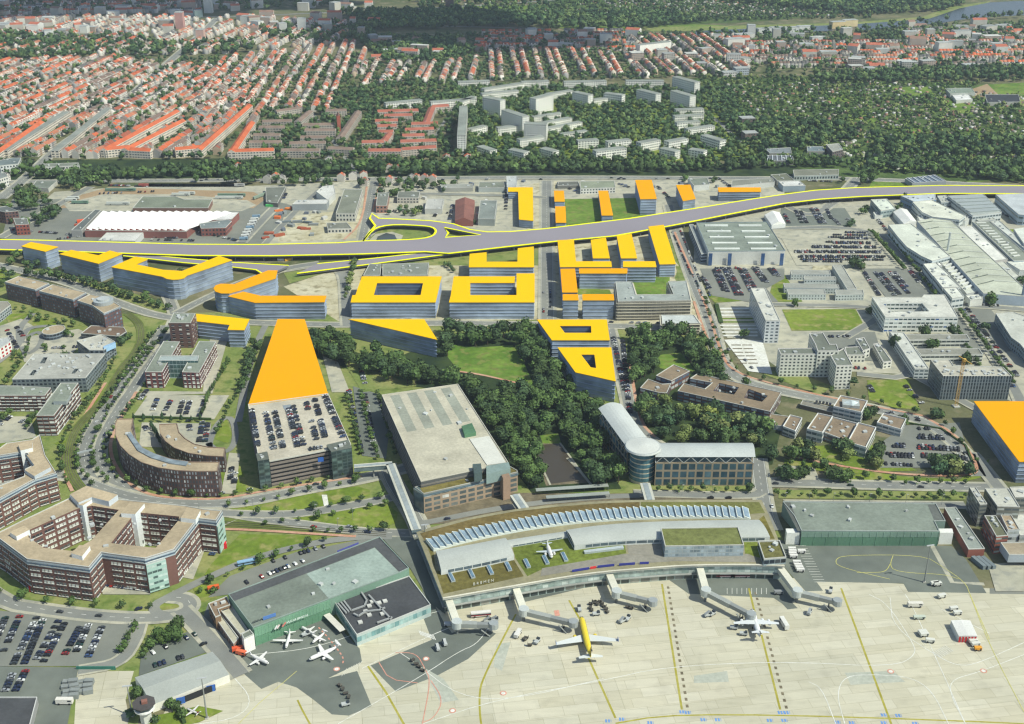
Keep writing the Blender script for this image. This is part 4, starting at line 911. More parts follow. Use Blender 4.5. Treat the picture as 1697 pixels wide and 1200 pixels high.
# white offices on the right
r,p=bd('office_tower','tall narrow white office slab casting a shadow on the garden parking','tower',[(1244,478),(1268,478),(1293,532),(1269,532)],hb(1269,532,569),7,(208,212,210),(226,226,212),windowkw=dict(bay=3.4,ww=.55,wh=.45,cols=[((74,84,92),4),((120,130,134),2)]),vn=10)
hk=dict(bay=3.2,ww=.5,wh=.45,cols=[((66,72,72),3),((110,116,110),1)])
W2=(222,222,208);R2=(134,140,126)
for q,hh,l in (([(1289,578),(1294,587.6),(1355,587.6),(1348,577.6)],hb(1294,588,625),'long white gridded office wing with dark grey roof above the dry lawn'),([(1341,553),(1364,552),(1375,571),(1386,571),(1390,582.4),(1355,582.4),(1351,571)],24,'stepped white office core rising behind the gridded wing'),
    ([(1376,589),(1398,578),(1413,606),(1386,607)],hb(1386,607,646),'white office end block with grey roof and slit windowed gable'),([(1400,576),(1423,575),(1434,589),(1403,589)],7,'low white annexe with red edged grey roof'),([(1418,562),(1432,560),(1442,578),(1430,582)],8,'small white annexe with roof machinery behind the low annexe'),
    ([(1447,571),(1456,569),(1478,599),(1464,601)],6,'narrow white annexe along the service road')):
    bd(OFF,l,oc,q,hh,7 if hh>20 else 2,W2,R2,rim=(226,222,214),windowkw=hk,vn=2)
bd(OFF,'big white office with open courtyard and blue glazed slots',oc,[(1445,493),(1528,493),(1531,489),(1566,489),(1588,526),(1467,526)],15,4,(222,224,214),(226,226,212),holes=[[(1462,502),(1528,502),(1540,516),(1478,517)]],windowkw=dict(bay=4,ww=.8,wh=.36,cols=[((60,78,76),4),((196,206,200),1),((60,96,150),.3)]),vn=6)
bd(OFF,'long thin white office lying diagonally beside the service road',oc,[(1474,550),(1498,552),(1540,612),(1516,612)],9,3,(205,210,206),(218,220,208),windowkw=dict(bay=3.2,ww=.75,wh=.4,cols=[((80,96,100),1)]),vn=8)
for q,l in (([(1500,555),(1602,555),(1607,563),(1507,564)],'low office bar with weathered grey roof, upper of two'),([(1518,579),(1622,578),(1629,588),(1526,589)],'low office bar with weathered grey roof, lower of two')):
    bd(OFF,l,oc,q,7,2,(206,208,196),(160,160,146),windowkw=dict(bay=4,ww=.92,wh=.45,cols=[((58,66,68),1)]),vn=3)
bd(OFF,'big dark office block with closely spaced vertical windows and cluttered roof under construction',oc,[(1542,597),(1574,597),(1580,606),(1662,609),(1677,624),(1563,624)],hb(1563,624,663),7,(128,136,138),(206,202,184),windowkw=dict(bay=2.3,ww=.55,wh=.85,cols=[((46,56,62),4),((66,78,84),2)]),vn=24)
bd('factory_building','pale factory office with notched front at the right edge beyond the parked cars','factory',[(1650,520),(1680,518),(1760,545),(1760,610),(1705,588),(1690,570),(1676,560),(1668,548)],11,3,(130,144,150),(218,220,206),windowkw=hk,vn=5)
for i,q in enumerate(([(1304,480),(1366,480),(1369,488),(1306,488)],[(1384,481),(1430,481),(1432,488),(1385,489)],[(1298,470),(1389,472),(1391,478),(1300,477)],[(1332,458),(1384,459),(1386,464),(1333,464)],[(1310,448),(1375,449),(1377,455),(1311,455)],[(1379,440),(1396,440),(1420,479),(1404,480)])):
    bd('portable_office',['grey two storey cabin block facing the big lawn, left one','grey two storey cabin block facing the big lawn, right one','grey cabin row second from the lawn','grey cabin row third from the lawn','grey cabin row farthest from the lawn','long diagonal cabin block closing the cabin rows on the right'][i],'office cabin',q,6,2,(190,198,192),(178,180,168),windowkw=dict(bay=2.8,ww=.4,wh=.35),vn=0)
r,p=bd('warehouse','large grey roofed hall with ten white skylight strips below the motorway','hall',[(1154,369.5),(1271,368),(1301.6,416),(1174,417.5)],hb(1174,417.5,439.5),0,(206,206,196),(150,160,146),rim=(140,156,162),vn=4)
for k in range(5):
    for s in (0,1):
        y=373+k*9.6;x=1168+k*3.9+s*(56+k*1.1);MB().prism(W([(x,y-.6),(x+38+k,y-.6),(x+38.5+k,y+1),(x+.4,y+1)],15.6),14.5,15.8,S((232,236,226))).build('skylight',r)
a,b=Vector(p[0]),Vector(p[0])
for x0 in (1175,1207,1262,1293.5):
    q1=P(x0,418,15);q2=P(x0+6,418,15);MB().beam((q1[0],q1[1]-.2,7),(q2[0],q2[1]-.2,7),.3,13.4,S((62,92,134),1),'glass').build('glazed_strip',r)
bd(OFF,'narrow silver side wing with stacked balconies along the grey roofed hall',oc,[(1142,373),(1149,372),(1172,420),(1162,421)],10,3,(170,180,186),(150,158,156),windowkw=dict(bay=5,ww=1,wh=.5,cols=[((60,72,86),1)]),vn=0)
def tent(label,q,h,rise,col=(236,236,228),name='marquee',cat='tent',stripes=False):
    A,B,C,D=[Vector(P(*v,h)) for v in q];r=thing(name,label,cat);occ_poly([tuple(v) for v in (A,B,C,D)],1)
    m1=(A+B)/2;m2=(D+C)/2;e=[(*v,h) for v in (A,B,C,D)];R1=(*m1,h+rise);R2_=(*m2,h+rise);m=MB()
    m.face([e[0],R1,R2_,e[3]],S(col));m.face([R1,e[1],e[2],R2_],S(col));m.build('roof',r)
    w=MB();w.walls(ccw([tuple(v) for v in (A,B,C,D)]),0,h,S((214,216,210),1));w.face([e[0],e[1],R1],S(col,1));w.face([e[3],R2_,e[2]],S(col,1));w.build('wall',r);return r
tent('white gabled tent beside the grey roofed hall',[(1267,356),(1292,352),(1302,371),(1279,373)],5,3.5)
tent('white pitched marquee among the factory offices',[(1480,351),(1503,347),(1519,367),(1498,371)],6,3)
fkw=dict(bay=4,ww=.8,wh=.35,cols=[((90,104,108),1)])
FC=[('long factory hall with ribbed pale green grey roof stretching toward the big white office',[(1520,367),(1545,362),(1577,366),(1640,425),(1705,484),(1700,492),(1630,487)],10,(170,182,190),(188,192,172)),
 ('white factory office slab along the tree lined factory road',[(1472,373),(1510,371),(1575,425),(1545,433),(1527,425),(1503,410),(1488,393)],12,(196,204,202),(212,216,200)),
 ('white box office, first of three below the factory chimney',[(1530,438),(1552,436),(1575,457),(1546,458)],11,(206,210,204),(218,220,206)),('white box office, middle of three below the factory chimney',[(1547,458),(1571,457),(1592,476),(1562,477)],11,(206,210,204),(218,220,206)),
 ('white box office, last of three below the factory chimney',[(1563,478),(1586,477),(1598,492),(1578,495)],11,(206,210,204),(218,220,206)),('small glass fronted office at the factory roundabout',[(1443,331),(1470,330),(1484,346),(1460,350)],9,(150,164,160),(208,214,198)),
 ('white factory block with dotted windows right of the marquee',[(1512,335),(1545,332),(1600,358),(1590,365),(1545,360),(1528,352)],11,(206,212,206),(216,218,200)),('blue grey factory shed tight under the motorway',[(1493,325),(1550,322),(1552,331),(1515,335)],10,(120,146,170),(186,196,200)),
 ('factory hall with wavy grey roof and dark glazed front',[(1570,325),(1630,322),(1660,352),(1612,358)],11,(200,206,202),(170,178,172)),('blue grey hall at the right edge below the motorway',[(1650,323),(1697,321),(1800,321),(1800,357),(1697,357),(1688,356)],12,(160,176,186),(186,192,192)),
 ('factory shed with rows of short roof lights',[(1612,368),(1640,367),(1700,420),(1700,432),(1680,433)],8,(150,164,172),(140,146,132)),('bright white canopy roof between two factory halls',[(1588,375),(1612,375),(1670,430),(1645,433)],7,(210,206,196),(236,226,210)),
 ('grey factory block at the right edge beyond the roof light shed',[(1680,380),(1697,377),(1800,378),(1800,425),(1697,405)],9,(190,196,194),(204,208,196))]
FC+=[('factory_annex '+w_,q,hh,wc,rc) for w_,q,hh,wc,rc in (
 ('low white plant roof with pipe rows between the box offices and the ribbed hall',[(1557,433),(1576,427),(1628,482),(1602,488)],6,(196,202,200),(206,210,196)),('small white block at the foot of the chimney',[(1545,433),(1556,432),(1562,440),(1548,441)],8,(206,210,206),(222,224,212)),
 ('pale shed at the right edge below the white canopy',[(1645,436),(1664,434),(1690,458),(1672,462)],6,(190,196,192),(204,206,190)),('white van shed right of the pale shed',[(1668,434),(1697,433),(1760,440),(1740,450),(1690,448)],7,(196,200,196),(214,216,202)),
 ('long pale factory front at the end of the ribbed hall',[(1600,490),(1627,488),(1629,496),(1608,498)],7,(214,214,202),(216,218,204)),('grey link roof below the wavy hall',[(1612,360),(1640,357),(1650,364),(1622,367)],6,(176,184,182),(180,184,172)),
 ('tiny white gatehouse by the factory roundabout',[(1447,352),(1458,351),(1463,357),(1450,358)],4,(206,208,200),(220,222,210)),('pale annexe between the marquee and the dotted white block',[(1520,358),(1530,357),(1538,364),(1524,366)],6,(200,204,198),(212,214,200)),
 ('grey annexe beside the blue grey factory shed',[(1553,325),(1568,324),(1578,334),(1560,336)],8,(170,180,182),(182,186,176)),('pale infill roof right of the dotted white block',[(1602,357),(1612,360),(1600,366),(1592,366)],7,(196,200,194),(200,202,190)),
 ('narrow pale roof along the roof light shed',[(1641,367),(1656,366),(1697,402),(1697,412)],7,(176,186,190),(196,200,190)))]
for l,q,hh,wc,rc in FC:
    l=l.replace('factory_annex ','');rc=tuple(min(248,v*1.12) for v in rc)
    r,p=bd('factory_building',l,'factory',q,hh,2 if hh>7 and 'with ribbed' not in l else 0,wc,rc,windowkw=fkw,vn=5)
    if 'pipe rows' in l:
        for i in range(9):
            f=i/9;a=P(1560+f*44,437+f*46,7);b=P(1577+f*42,431+f*46,7);MB().beam((*a,7),(*b,7),2.6,1.8,S((222,224,214))).build('roof_duct',r)
    if 'with ribbed' in l:
        for i in range(11):
            f=i/11;a=P(1524+f*106,370+f*112,10.1);b=P(1546+f*(112),364+f*108,12.4);c=P(1577+f*118,368+f*110,10.1);MB().beam((*a,10.3),(*b,10.9),.5,.5,S((120,128,116))).beam((*b,10.9),(*c,10.3),.5,.5,S((228,230,218))).build('roof_rib',r)
    if 'roof lights' in l:
        for i in range(13):
            f=i/13;a=P(1618+f*66,370+f*60,8.2);b=P(1634+f*60,370+f*58,8.2);MB().beam((*a,8.6),(*b,8.6),2.2,1,S((226,228,216))).build('skylight',r)
    if 'with wavy' in l:
        for i in range(5):
            f=i/5;a=P(1574+f*38,329+f*28,11);b=P(1632+f*28,327+f*26,11);MB().beam((*a,11.6),(*b,11.6),9,1.6,S((176,184,180)),'metal').build('roof_wave',r)
c=P(1568,430,0);MB().cyl(c[0],c[1],0,1.2,30,S((206,212,206)),'metal',12).build('chimney',label='slim white chimney standing among the factory roofs',cat='chimney')
c=P(1692,505,0);MB().cyl(c[0],c[1],0,1.4,34,S((140,160,180)),'metal',12).build('chimney',label='blue grey chimney at the right edge in front of the factory hall',cat='chimney')
r,p=bd(OFF,'half finished U shaped office wrapped in scaffolding at the cross roads',oc,[(1020,467.5),(1047.5,467.5),(1054,489),(1116,488),(1107,467),(1137.5,466),(1145,498),(1024,500)],hb(1024,500,531),5,(150,146,134),(176,184,176),windowkw=dict(bay=4,ww=.9,wh=.45,cols=[((92,92,86),2),((120,120,112),1)]),vn=6)
for i in range(6):
    m=MB();q=inset(p,-1.1)
    for a,b in zip(q,q[1:]+q[:1]): m.beam((*a,2.2+i*3),(*b,2.2+i*3),1.0,.18,S((196,190,168),1)); m.beam((*a,3.3+i*3),(*b,3.3+i*3),.1,.1,S((196,190,168),1))
    m.build('scaffold_deck',r)
r,p=bd(OFF,'smaller scaffolded building with white sheeted roof beside the road',oc,[(1096,522.5),(1150,522.5),(1160,536),(1097.5,537.5)],11,3,(140,134,122),(214,220,214),windowkw=dict(bay=4,ww=.9,wh=.45,cols=[((96,96,90),1)]),vn=0)
for i in range(4):
    m=MB();q=inset(p,-1.1)
    for a,b in zip(q,q[1:]+q[:1]): m.beam((*a,2+i*2.8),(*b,2+i*2.8),1.0,.18,S((196,190,168),1))
    m.build('scaffold_deck',r)
# offices bottom right
rk=dict(bay=4,ww=.9,wh=.42,cols=[((84,92,92),3),((170,176,168),2)])
for l,q,hh,nf,wc,rc in (('tall grey office slab with pale roof terrace at the lower right',[(1606,808),(1617,808),(1636,836),(1624,837)],17,6,(120,122,112),(206,206,190)),('square grey office with pale flat roof right of the narrow slab',[(1632,810),(1671,810),(1690,841),(1653,840)],18,5,(126,126,114),(214,214,198)),
   ('brick gabled office with weathered olive roof and banded windows',[(1631,855),(1650,855),(1671,888),(1651,890)],13,4,(150,92,76),(120,122,96)),('long single storey brick shed with grey roof by the apron fence',[(1565,842),(1584,841),(1632,910),(1605,911)],6,0,(140,86,72),(160,168,158)),
   ('grey metal clad box on stilts with tan roof at the right edge',[(1658,900),(1697,899),(1800,899),(1800,921),(1697,920),(1672,920)],9,0,(168,176,180),(178,164,138)),('white roofed wing at the right edge beside the red line',[(1673,808),(1697,807),(1800,807),(1800,826),(1682,825)],12,3,(150,150,140),(224,222,208)),
   ('white flat roofed block at the right edge between the grey and tan roofs',[(1676,853),(1697,853),(1800,853),(1800,888),(1690,888)],9,2,(190,192,182),(228,228,214)),('small block with tan recessed roof and white rim',[(1658,854),(1676,854),(1690,878),(1670,879)],13,3,(200,206,202),(190,170,140))):
    bd(OFF if 'shed' not in l else 'shed',l,oc if 'shed' not in l else 'shed',q,hh,nf,wc,rc,windowkw=rk,vn=4,z0=3.5 if 'stilts' in l else 0)
for i in range(3):
    a=P(1628+i*8,938,3);MB().box(a[0],a[1]+6,0,2.6,12,2.8,.32,S((112,122,124),1)).build('container',label=['left','middle','right'][i]+' one of three dark grey containers beside the fence',cat='container')
# mid distance yards north of the motorway
yd=[('warehouse','huge white saw tooth roofed tram hall',[(168,352),(396,352),(384,364),(330,366),(309,384),(140,382)],8,(138,92,84),(246,244,238)),('warehouse','dark roofed strip building left of the white saw tooth hall',[(157,348),(167,349),(135,382),(118,382)],8,(150,150,146),(118,124,120)),
 ('warehouse','low white hall with three grey roof bars before the saw tooth hall',[(177,386),(237.6,386),(224,400),(163,399)],6,(196,200,196),(232,232,222)),('warehouse','flat grey green depot roof between the tram tracks',[(236,326),(290,326),(305,331),(352,331),(345,345),(220,345)],6,(128,100,88),(138,146,126)),
 ('office_building','low red brick office with blue grey roof at the end of the white hall',[(330,371),(376,364),(384,367),(374,378),(333,379)],9,(142,92,82),(140,150,148)),('warehouse','white open fronted depot garage',[(492,332),(545,331),(541,338),(484,339)],8,(150,156,156),(232,232,224)),
 ('warehouse','white stepped shed behind the open depot garage',[(524,318),(535,309),(553,307),(556,320),(543,332)],8,(206,208,200),(232,232,222)),('office_building','flat grey roofed office slab by the street left of the ramp loop',[(556.5,354),(570.5,314),(600.6,315),(588.6,354)],10,(200,200,188),(144,148,130)),
 ('shed','long dark grey carport shed in the depot yard',[(440,311),(474,310),(460,337),(441,335)],5,(110,110,104),(128,132,120)),('office_building','white low workshop with brick annexe by the depot gate',[(541,370),(575,369),(583,379),(543,380)],5,(206,204,192),(138,140,126)),
 ('warehouse','grey hall with two roof window rows right of the red hall',[(796,332.6),(824,332.6),(819.7,363.7),(792,362.8)],8,(150,156,150),(150,158,150)),('warehouse','grey workshop with white arched front roof',[(708,330),(736,330),(733,342),(733,347),(704,347),(705,341)],6,(190,190,180),(206,206,196)),
 ('office_building','long grey roofed workshop with red end wall',[(660,318),(696,318),(694,328),(658,328)],7,(196,190,176),(130,134,122)),('office_building','grey roofed brick workshop beside the ring road',[(626,320),(645,320),(641,341),(623,341)],9,(168,128,112),(140,144,132)),
 ('warehouse','flat grey store with glazed corner behind the red hall',[(794,302),(835,302),(836,311),(793,311)],6,(170,176,170),(138,144,128)),('shed','pale grey warehouse box touching the yellow L block',[(839,292),(857,292),(856,311),(840,311)],8,(190,196,196),(206,210,206)),
 ('shed','long low shed in the sandy yard',[(729,306),(783,305),(784,311),(732,312)],5,(160,160,150),(170,172,160)),('office_building','white office with grey green roof beyond the green field',[(961,301),(1018,300),(1020,311),(962,313)],7,(220,220,210),(156,164,140)),
 ('shed','low dark shed left of the white school like office',[(925,302),(958,301),(960,307),(924,308)],4,(120,120,112),(120,122,112)),('warehouse','grey roofed workshop right of the slanted orange block',[(1140,296),(1172,295),(1176,306),(1150,308)],7,(206,208,200),(140,148,132)),
 ('warehouse','long low grey sheds behind the narrow orange block',[(1213,299),(1280,295),(1284,302),(1212,309)],6,(200,202,194),(150,152,138)),('warehouse','olive roofed store before the white roofed store',[(1277,290),(1303,288),(1318,300),(1288,300)],7,(150,150,140),(122,126,106)),
 ('warehouse','white roofed store near the car showroom',[(1290,301),(1325,300),(1335,308),(1298,309)],7,(150,164,172),(236,236,228)),('shop_building','long flat roofed car showroom beside the tree lined road',[(1314,282),(1390,281),(1390,290),(1316,292)],6,(168,178,170),(142,144,126)),
 ('warehouse','blue grey roofed shed left of the round office',[(1337,243),(1364,243),(1367,251),(1338,251)],6,(150,150,140),(130,146,150)),('office_building','round cornered four storey office in the trees',[(1369,240),(1390,238),(1397,248),(1380,252)],12,(110,100,96),(170,172,160)),
 ('warehouse','pair of small grey gabled sheds by the saw tooth workshop',[(1268,247),(1310,245),(1312,254),(1275,254)],6,(150,150,140),(140,148,150)),('warehouse','small saw tooth roofed workshop in the trees',[(1269,258),(1313,258),(1316,267),(1268,267)],6,(130,130,124),(110,116,120)),
 ('warehouse','solar panelled hall in the green field by the motorway',[(1500,296),(1550,290),(1568,300),(1512,304)],6,(150,156,160),(130,144,160)),('sports_hall','grey roofed riding hall left of the sports field',[(1566,147),(1610,146),(1616,154),(1575,156)],7,(170,176,166),(150,164,146)),
 ('sports_hall','white roofed hall below the grey riding hall',[(1577,157),(1605,156),(1612,165),(1585,167)],5,(200,200,190),(240,240,234)),('sports_hall','black curved roof hall at the edge of the sports field',[(1632,157),(1688,157),(1691,169),(1636,170)],6,(176,176,166),(62,66,72)),
 ('office_building','brick house with grey flat roof among trees at the left edge',[(22,362),(45,362),(48,372),(26,373)],12,(158,92,78),(128,132,124)),('office_building','dark glass and brick block at the left edge',[(-20,346),(10,342),(30,350),(8,352)],14,(120,92,86),(120,126,122)),
 ('office_building','pale flats at the left edge by the wide road junction',[(-40,286),(8,287),(13,293),(-10,300),(-40,305)],13,(214,212,200),(150,156,150)),('office_building','white slab of flats with rows of square windows by the junction',[(72,272),(130,270),(132,275),(75,277)],12,(224,222,210),(150,156,140)),
 ('office_building','white corner flats above the wide road at left',[(-10,268),(20,262),(35,262),(30,272),(0,275)],13,(216,218,210),(128,140,138)),('petrol_station','flat grey petrol station roof at the road fork',[(60,300),(95,300),(80,313),(52,310)],5,(190,190,180),(138,146,132))]
for nm,l,q,hh,wc,rc in yd:
    cat={'warehouse':'hall','office_building':oc,'shed':'shed','shop_building':'shop','sports_hall':'sports hall','petrol_station':'petrol station'}[nm]
    r,p=bd(nm,l,cat,q,hh,max(1,int(hh/3.4)) if nm in('office_building','shop_building') else 0,wc,rc,windowkw=dict(bay=3.5,ww=.5,wh=.45),vn=2)
    if 'tram hall' in l:
        n=16
        for i in range(n):
            f=i/n;a=P(142+f*165,382+f*.8,8);b=P(170+f*215,352.6,8);a2=P(142+(f+1/n)*165,382,8);b2=P(170+(f+1/n)*215,352.6,8)
            m=MB();m.face([(*a,8),(*a2,8),(*b2,8),(*b,8)],S((244,242,236)));m.face([(*a,8.0),(a2[0],a2[1],8.0),(a[0]+1,a[1],10.6)],S((130,70,62),1))
            m.face([(a[0]+1,a[1],10.6),(a2[0],a2[1],8.1),(b2[0],b2[1],8.1),(b[0]+1,b[1],10.6)],S((246,244,238)));m.face([(*a,8),(a[0]+1,a[1],10.6),(b[0]+1,b[1],10.6),(*b,8)],S((220,220,214)));m.build('saw_tooth',r)
    if 'solar' in l or 'small saw tooth' in l:
        for i in range(6):
            f=(i+.5)/6;x0=q[0][0]+(q[1][0]-q[0][0])*f;y0=q[0][1]+(q[1][1]-q[0][1])*f;x1=q[3][0]+(q[2][0]-q[3][0])*f;y1=q[3][1]+(q[2][1]-q[3][1])*f
            MB().beam((*P(x0,y0,hh),hh+.5),(*P(x1,y1,hh),hh+.5),1.2,1.0,S((196,202,206))).build('roof_rib',r)
def gable_hall(label,q,h,rise,wc,rc,name='warehouse',cat='hall',mat='tiles'):
    # ridge runs A-B midpoint to D-C midpoint
    A,B,C,D=[Vector(P(*v,h)) for v in q];r=thing(name,label,cat);occ_poly([tuple(v) for v in (A,B,C,D)],1)
    m1=(*((A+B)/2),h+rise);m2=(*((D+C)/2),h+rise);e=[(*v,h) for v in (A,B,C,D)];m=MB()
    m.face([e[0],m1,m2,e[3]],S(rc),mat);m.face([m1,e[1],e[2],m2],S(rc),mat);m.build('roof',r)
    w=MB();w.walls(ccw([tuple(v) for v in (A,B,C,D)]),0,h,S(wc,1));w.face([e[0],e[1],m1],S(wc,1));w.face([e[3],m2,e[2]],S(wc,1));w.build('wall',r);return r
gable_hall('dark red gabled hall in the sandy yard left of the yellow L block',[(754.6,332),(786.7,332),(784,367),(753.7,366)],6,4,(150,96,84),(142,96,84))
bd('shed','grey flat roofed workshop behind the closed courtyard block','shed',[(612,438),(632,438),(630,457),(602,457)],5,0,(120,120,114),(142,148,136),vn=3)
bd('shed','long grey flat roofed workshop behind the closed courtyard block','shed',[(634,438),(711,436),(708,457),(634,457)],5,0,(140,140,130),(150,156,142),vn=9)
# ============ airport ============
zt=11.0
back=smooth([(690,882),(720,872),(780,857),(850,844),(920,836),(1000,830),(1080,828),(1262,828.5)],1)
front=smooth([(1300,938),(1240,936),(1140,937),(1060,943),(1000,948),(940,956),(860,970),(734,992)],1)
poly=ccw(W(back+[(1275,855),(1290,895)]+front,zt));occ_poly(poly,1,3)
T=thing('airport_terminal','long curved airport terminal with green roofs, saw tooth skylights and silver curved halls','terminal')
MB().walls(inset(poly,1.2),0,zt-1,S((150,164,156),1),'glass').build('wall',T)
MB().walls(poly,zt-1.2,zt,S((196,196,184),1)).flat(poly,zt,S((156,150,118)),'roofing').build('roof',T)
q=inset(poly,1.2);windows(T,q,4.6,2.6,2,bay=3.5,ww=.92,wh=.8,z_in=.1,cols=[((166,182,174),4),((140,158,150),2),((190,200,192),1)]);windows(T,q,0,4,1,bay=5,ww=.85,wh=.7,z_in=.1,cols=[((64,72,70),3),((110,112,104),2),((150,150,140),1)])
m=MB()
for p_,c in (([(696,884),(780,861),(850,848),(920,840),(1000,834),(1060,832),(1060,845),(1000,848),(900,858),(800,874),(712,896),(703,895)],(130,114,70)),([(1062,832),(1258,832),(1268,850),(1240,852),(1200,848),(1062,845)],(134,136,78)),
  ([(706,898),(716,896),(722,945),(738,948),(850,925),(868,955),(735,984)],(126,118,66)),([(854,925),(849,905),(900,894),(980,886),(984,896),(1035,901),(1038,917),(930,938),(895,945),(874,955)],(126,140,62)),([(1248,868),(1266,854),(1284,893),(1276,893),(1262,870)],(136,128,66)),([(1233,898),(1254,897),(1262,925),(1235,918)],(140,154,66))):
    m.flat(ccw(W(p_,zt+.05)),zt+.06,S(c,.66),'greenroof')
m.build('green_roof',T)
m=MB()
m.flat(ccw(W([(898,942),(1035,918),(1100,922),(1240,918),(1255,925),(1252,932),(1120,930),(1000,938),(896,955)],zt)),zt+.09,S((150,146,132)),'roofing')
m.flat(ccw(W([(1038,900),(1095,895),(1098,922),(1042,918)],zt)),zt+.1,S((150,146,132)),'roofing');m.build('roof_terrace',T)
m=MB();L=[P(x,y,zt) for x,y in front];L=[inset(poly,1)[0]] and L
for a,b in zip(L,L[1:]): m.beam((*a,zt+.3),(*b,zt+.3),.9,.5,S((224,220,200)))
m.build('roof_edge',T)
def seg(p1,p2,c,nm='banner'):
    a,b=P(*p1,zt),P(*p2,zt);MB().beam((*a,zt+1),(*b,zt+1),.3,1.6,S(c,1)).build(nm,T)
for a,b in (((948,948.5),(976,944)),((990,941.5),(1018,938.5)),((1026,938),(1052,936)),((1060,935.5),(1075,935))): seg(a,b,(56,62,140))
seg((978,943.5),(988,942),(220,60,60))
# saw tooth skylights
sk=[(712,906),(760,893),(800,884),(850,874),(900,866),(950,860),(1000,856),(1050,853),(1120,851),(1180,851),(1242,853)]
line=smooth([Vector(P(x,y,zt)) for x,y in sk],2) if False else smooth([P(x,y,zt) for x,y in sk],2)
tot=0;N=48;cum=[0]
for a,b in zip(line,line[1:]): cum.append(cum[-1]+math.dist(a,b))
def at(t):
    for i in range(len(cum)-1):
        if cum[i+1]>=t: f=(t-cum[i])/(cum[i+1]-cum[i]);return Vector(line[i])*(1-f)+Vector(line[i+1])*f,(Vector(line[i+1])-Vector(line[i])).normalized()
    return Vector(line[-1]),(Vector(line[-1])-Vector(line[-2])).normalized()
w=cum[-1]/N
sm=MB();D=13.0
sm.face([(-w/2,-D/2,0),(w/2,-D/2,0),(w/2,-D/2,.9),(-w/2,-D/2,2.7)],S((206,214,206),1));sm.face([(w/2,D/2,0),(-w/2,D/2,0),(-w/2,D/2,2.7),(w/2,D/2,.9)],S((206,214,206),1))
sm.face([(-w/2,D/2,0),(-w/2,-D/2,0),(-w/2,-D/2,2.7),(-w/2,D/2,2.7)],S((214,220,210),1));sm.face([(-w/2,-D/2,2.7),(w/2,-D/2,.9),(w/2,D/2,.9),(-w/2,D/2,2.7)],S((226,232,222)))
ga=MB();ga.face([(-w/2+.5,-D/2+.7,2.7-.5*1.8/w),(w/2-.45,-D/2+.7,.9+.45*1.8/w),(w/2-.45,D/2-.7,.9+.45*1.8/w),(-w/2+.5,D/2-.7,2.7-.5*1.8/w)],S((140,160,172)),'glass')
SM,GA=sm.mesh('skylight'),ga.mesh('pane')
for i in range(N):
    p_,d=at((i+.5)*w);o_=put('skylight',SM,T,loc=(p_.x,p_.y,zt+.05),rot=math.atan2(d.y,d.x));put('pane',GA,o_,loc=(0,0,.12))
# curved silver halls on the roof
def curved(q1,q2,z,rise,label,n=8):
    A=smooth([P(*v,z) for v in q1],2);B=smooth([P(*v,z) for v in q2],2);m=MB();k=len(A);prev=None
    rows=[[(a[0]+(b[0]-a[0])*f,a[1]+(b[1]-a[1])*f,z+rise*math.sin(math.pi*(.12+.78*f))) for f in [i/n for i in range(n+1)]] for a,b in zip(A,B)]
    for r1,r2 in zip(rows,rows[1:]):
        for i in range(n): m.face([r1[i],r1[i+1],r2[i+1],r2[i]][::-1],S((196,200,190)),'metal')
    o_=m.build('curved_roof',T);w_=MB();pl=ccw([*A,*B[::-1]]);w_.walls(pl,zt,z+rise*.3,S((206,210,204),1));w_.build('roof_hall_wall',T)
    windows(T,inset(pl,-.05),zt,z-zt+.6,1,bay=4,ww=.9,wh=.5,cols=[((96,110,116),1)])
curved([(722,915),(780,904),(838,893)],[(731,946),(790,935),(852,921)],14.2,2.0,'')
curved([(938,880),(990,872),(1060,867),(1150,864),(1258,863)],[(952,905),(1000,899),(1060,895),(1150,893),(1276,891)],14.2,2.0,'')
curved([(838,896),(890,888),(938,881)],[(841,906),(890,898),(941,889)],12.2,.8,'')
r,p=bd('','','',[(1095,876),(1223,874),(1233,904),(1102,906)],19,3,(170,180,180),(128,134,80),rmat='greenroof',root=T,z0=zt,windowkw=dict(bay=2.2,ww=.85,wh=.7,cols=[((160,174,180),2),((130,146,154),1)]),vn=0)
r,p=bd('','','',[(1256,898),(1292,897),(1303,925),(1266,928)],15.5,1,(150,164,166),(124,122,74),rmat='greenroof',root=T,z0=zt,windowkw=dict(bay=3,ww=.9,wh=.6),vn=4,ph=1.0)
for x,y in ((748,958),(781,952),(812,946),(842,940),(873,935),(904,929),(935,924)):
    a=P(x-3,y-6,zt);b=P(x+3.5,y+7,zt);MB().beam((*a,zt+.7),(*b,zt+.7),2.6,1.2,S((186,198,200)),'metal').beam((*a,zt+1.4),(*b,zt+1.4),1.4,.3,S((110,140,160)),'glass').build('roof_light',T)
a,b=P(968,917,zt),P(1033,909,zt);MB().beam((*a,zt+.8),(*b,zt+.8),2.6,1.4,S((196,206,206)),'metal').build('roof_light',T)
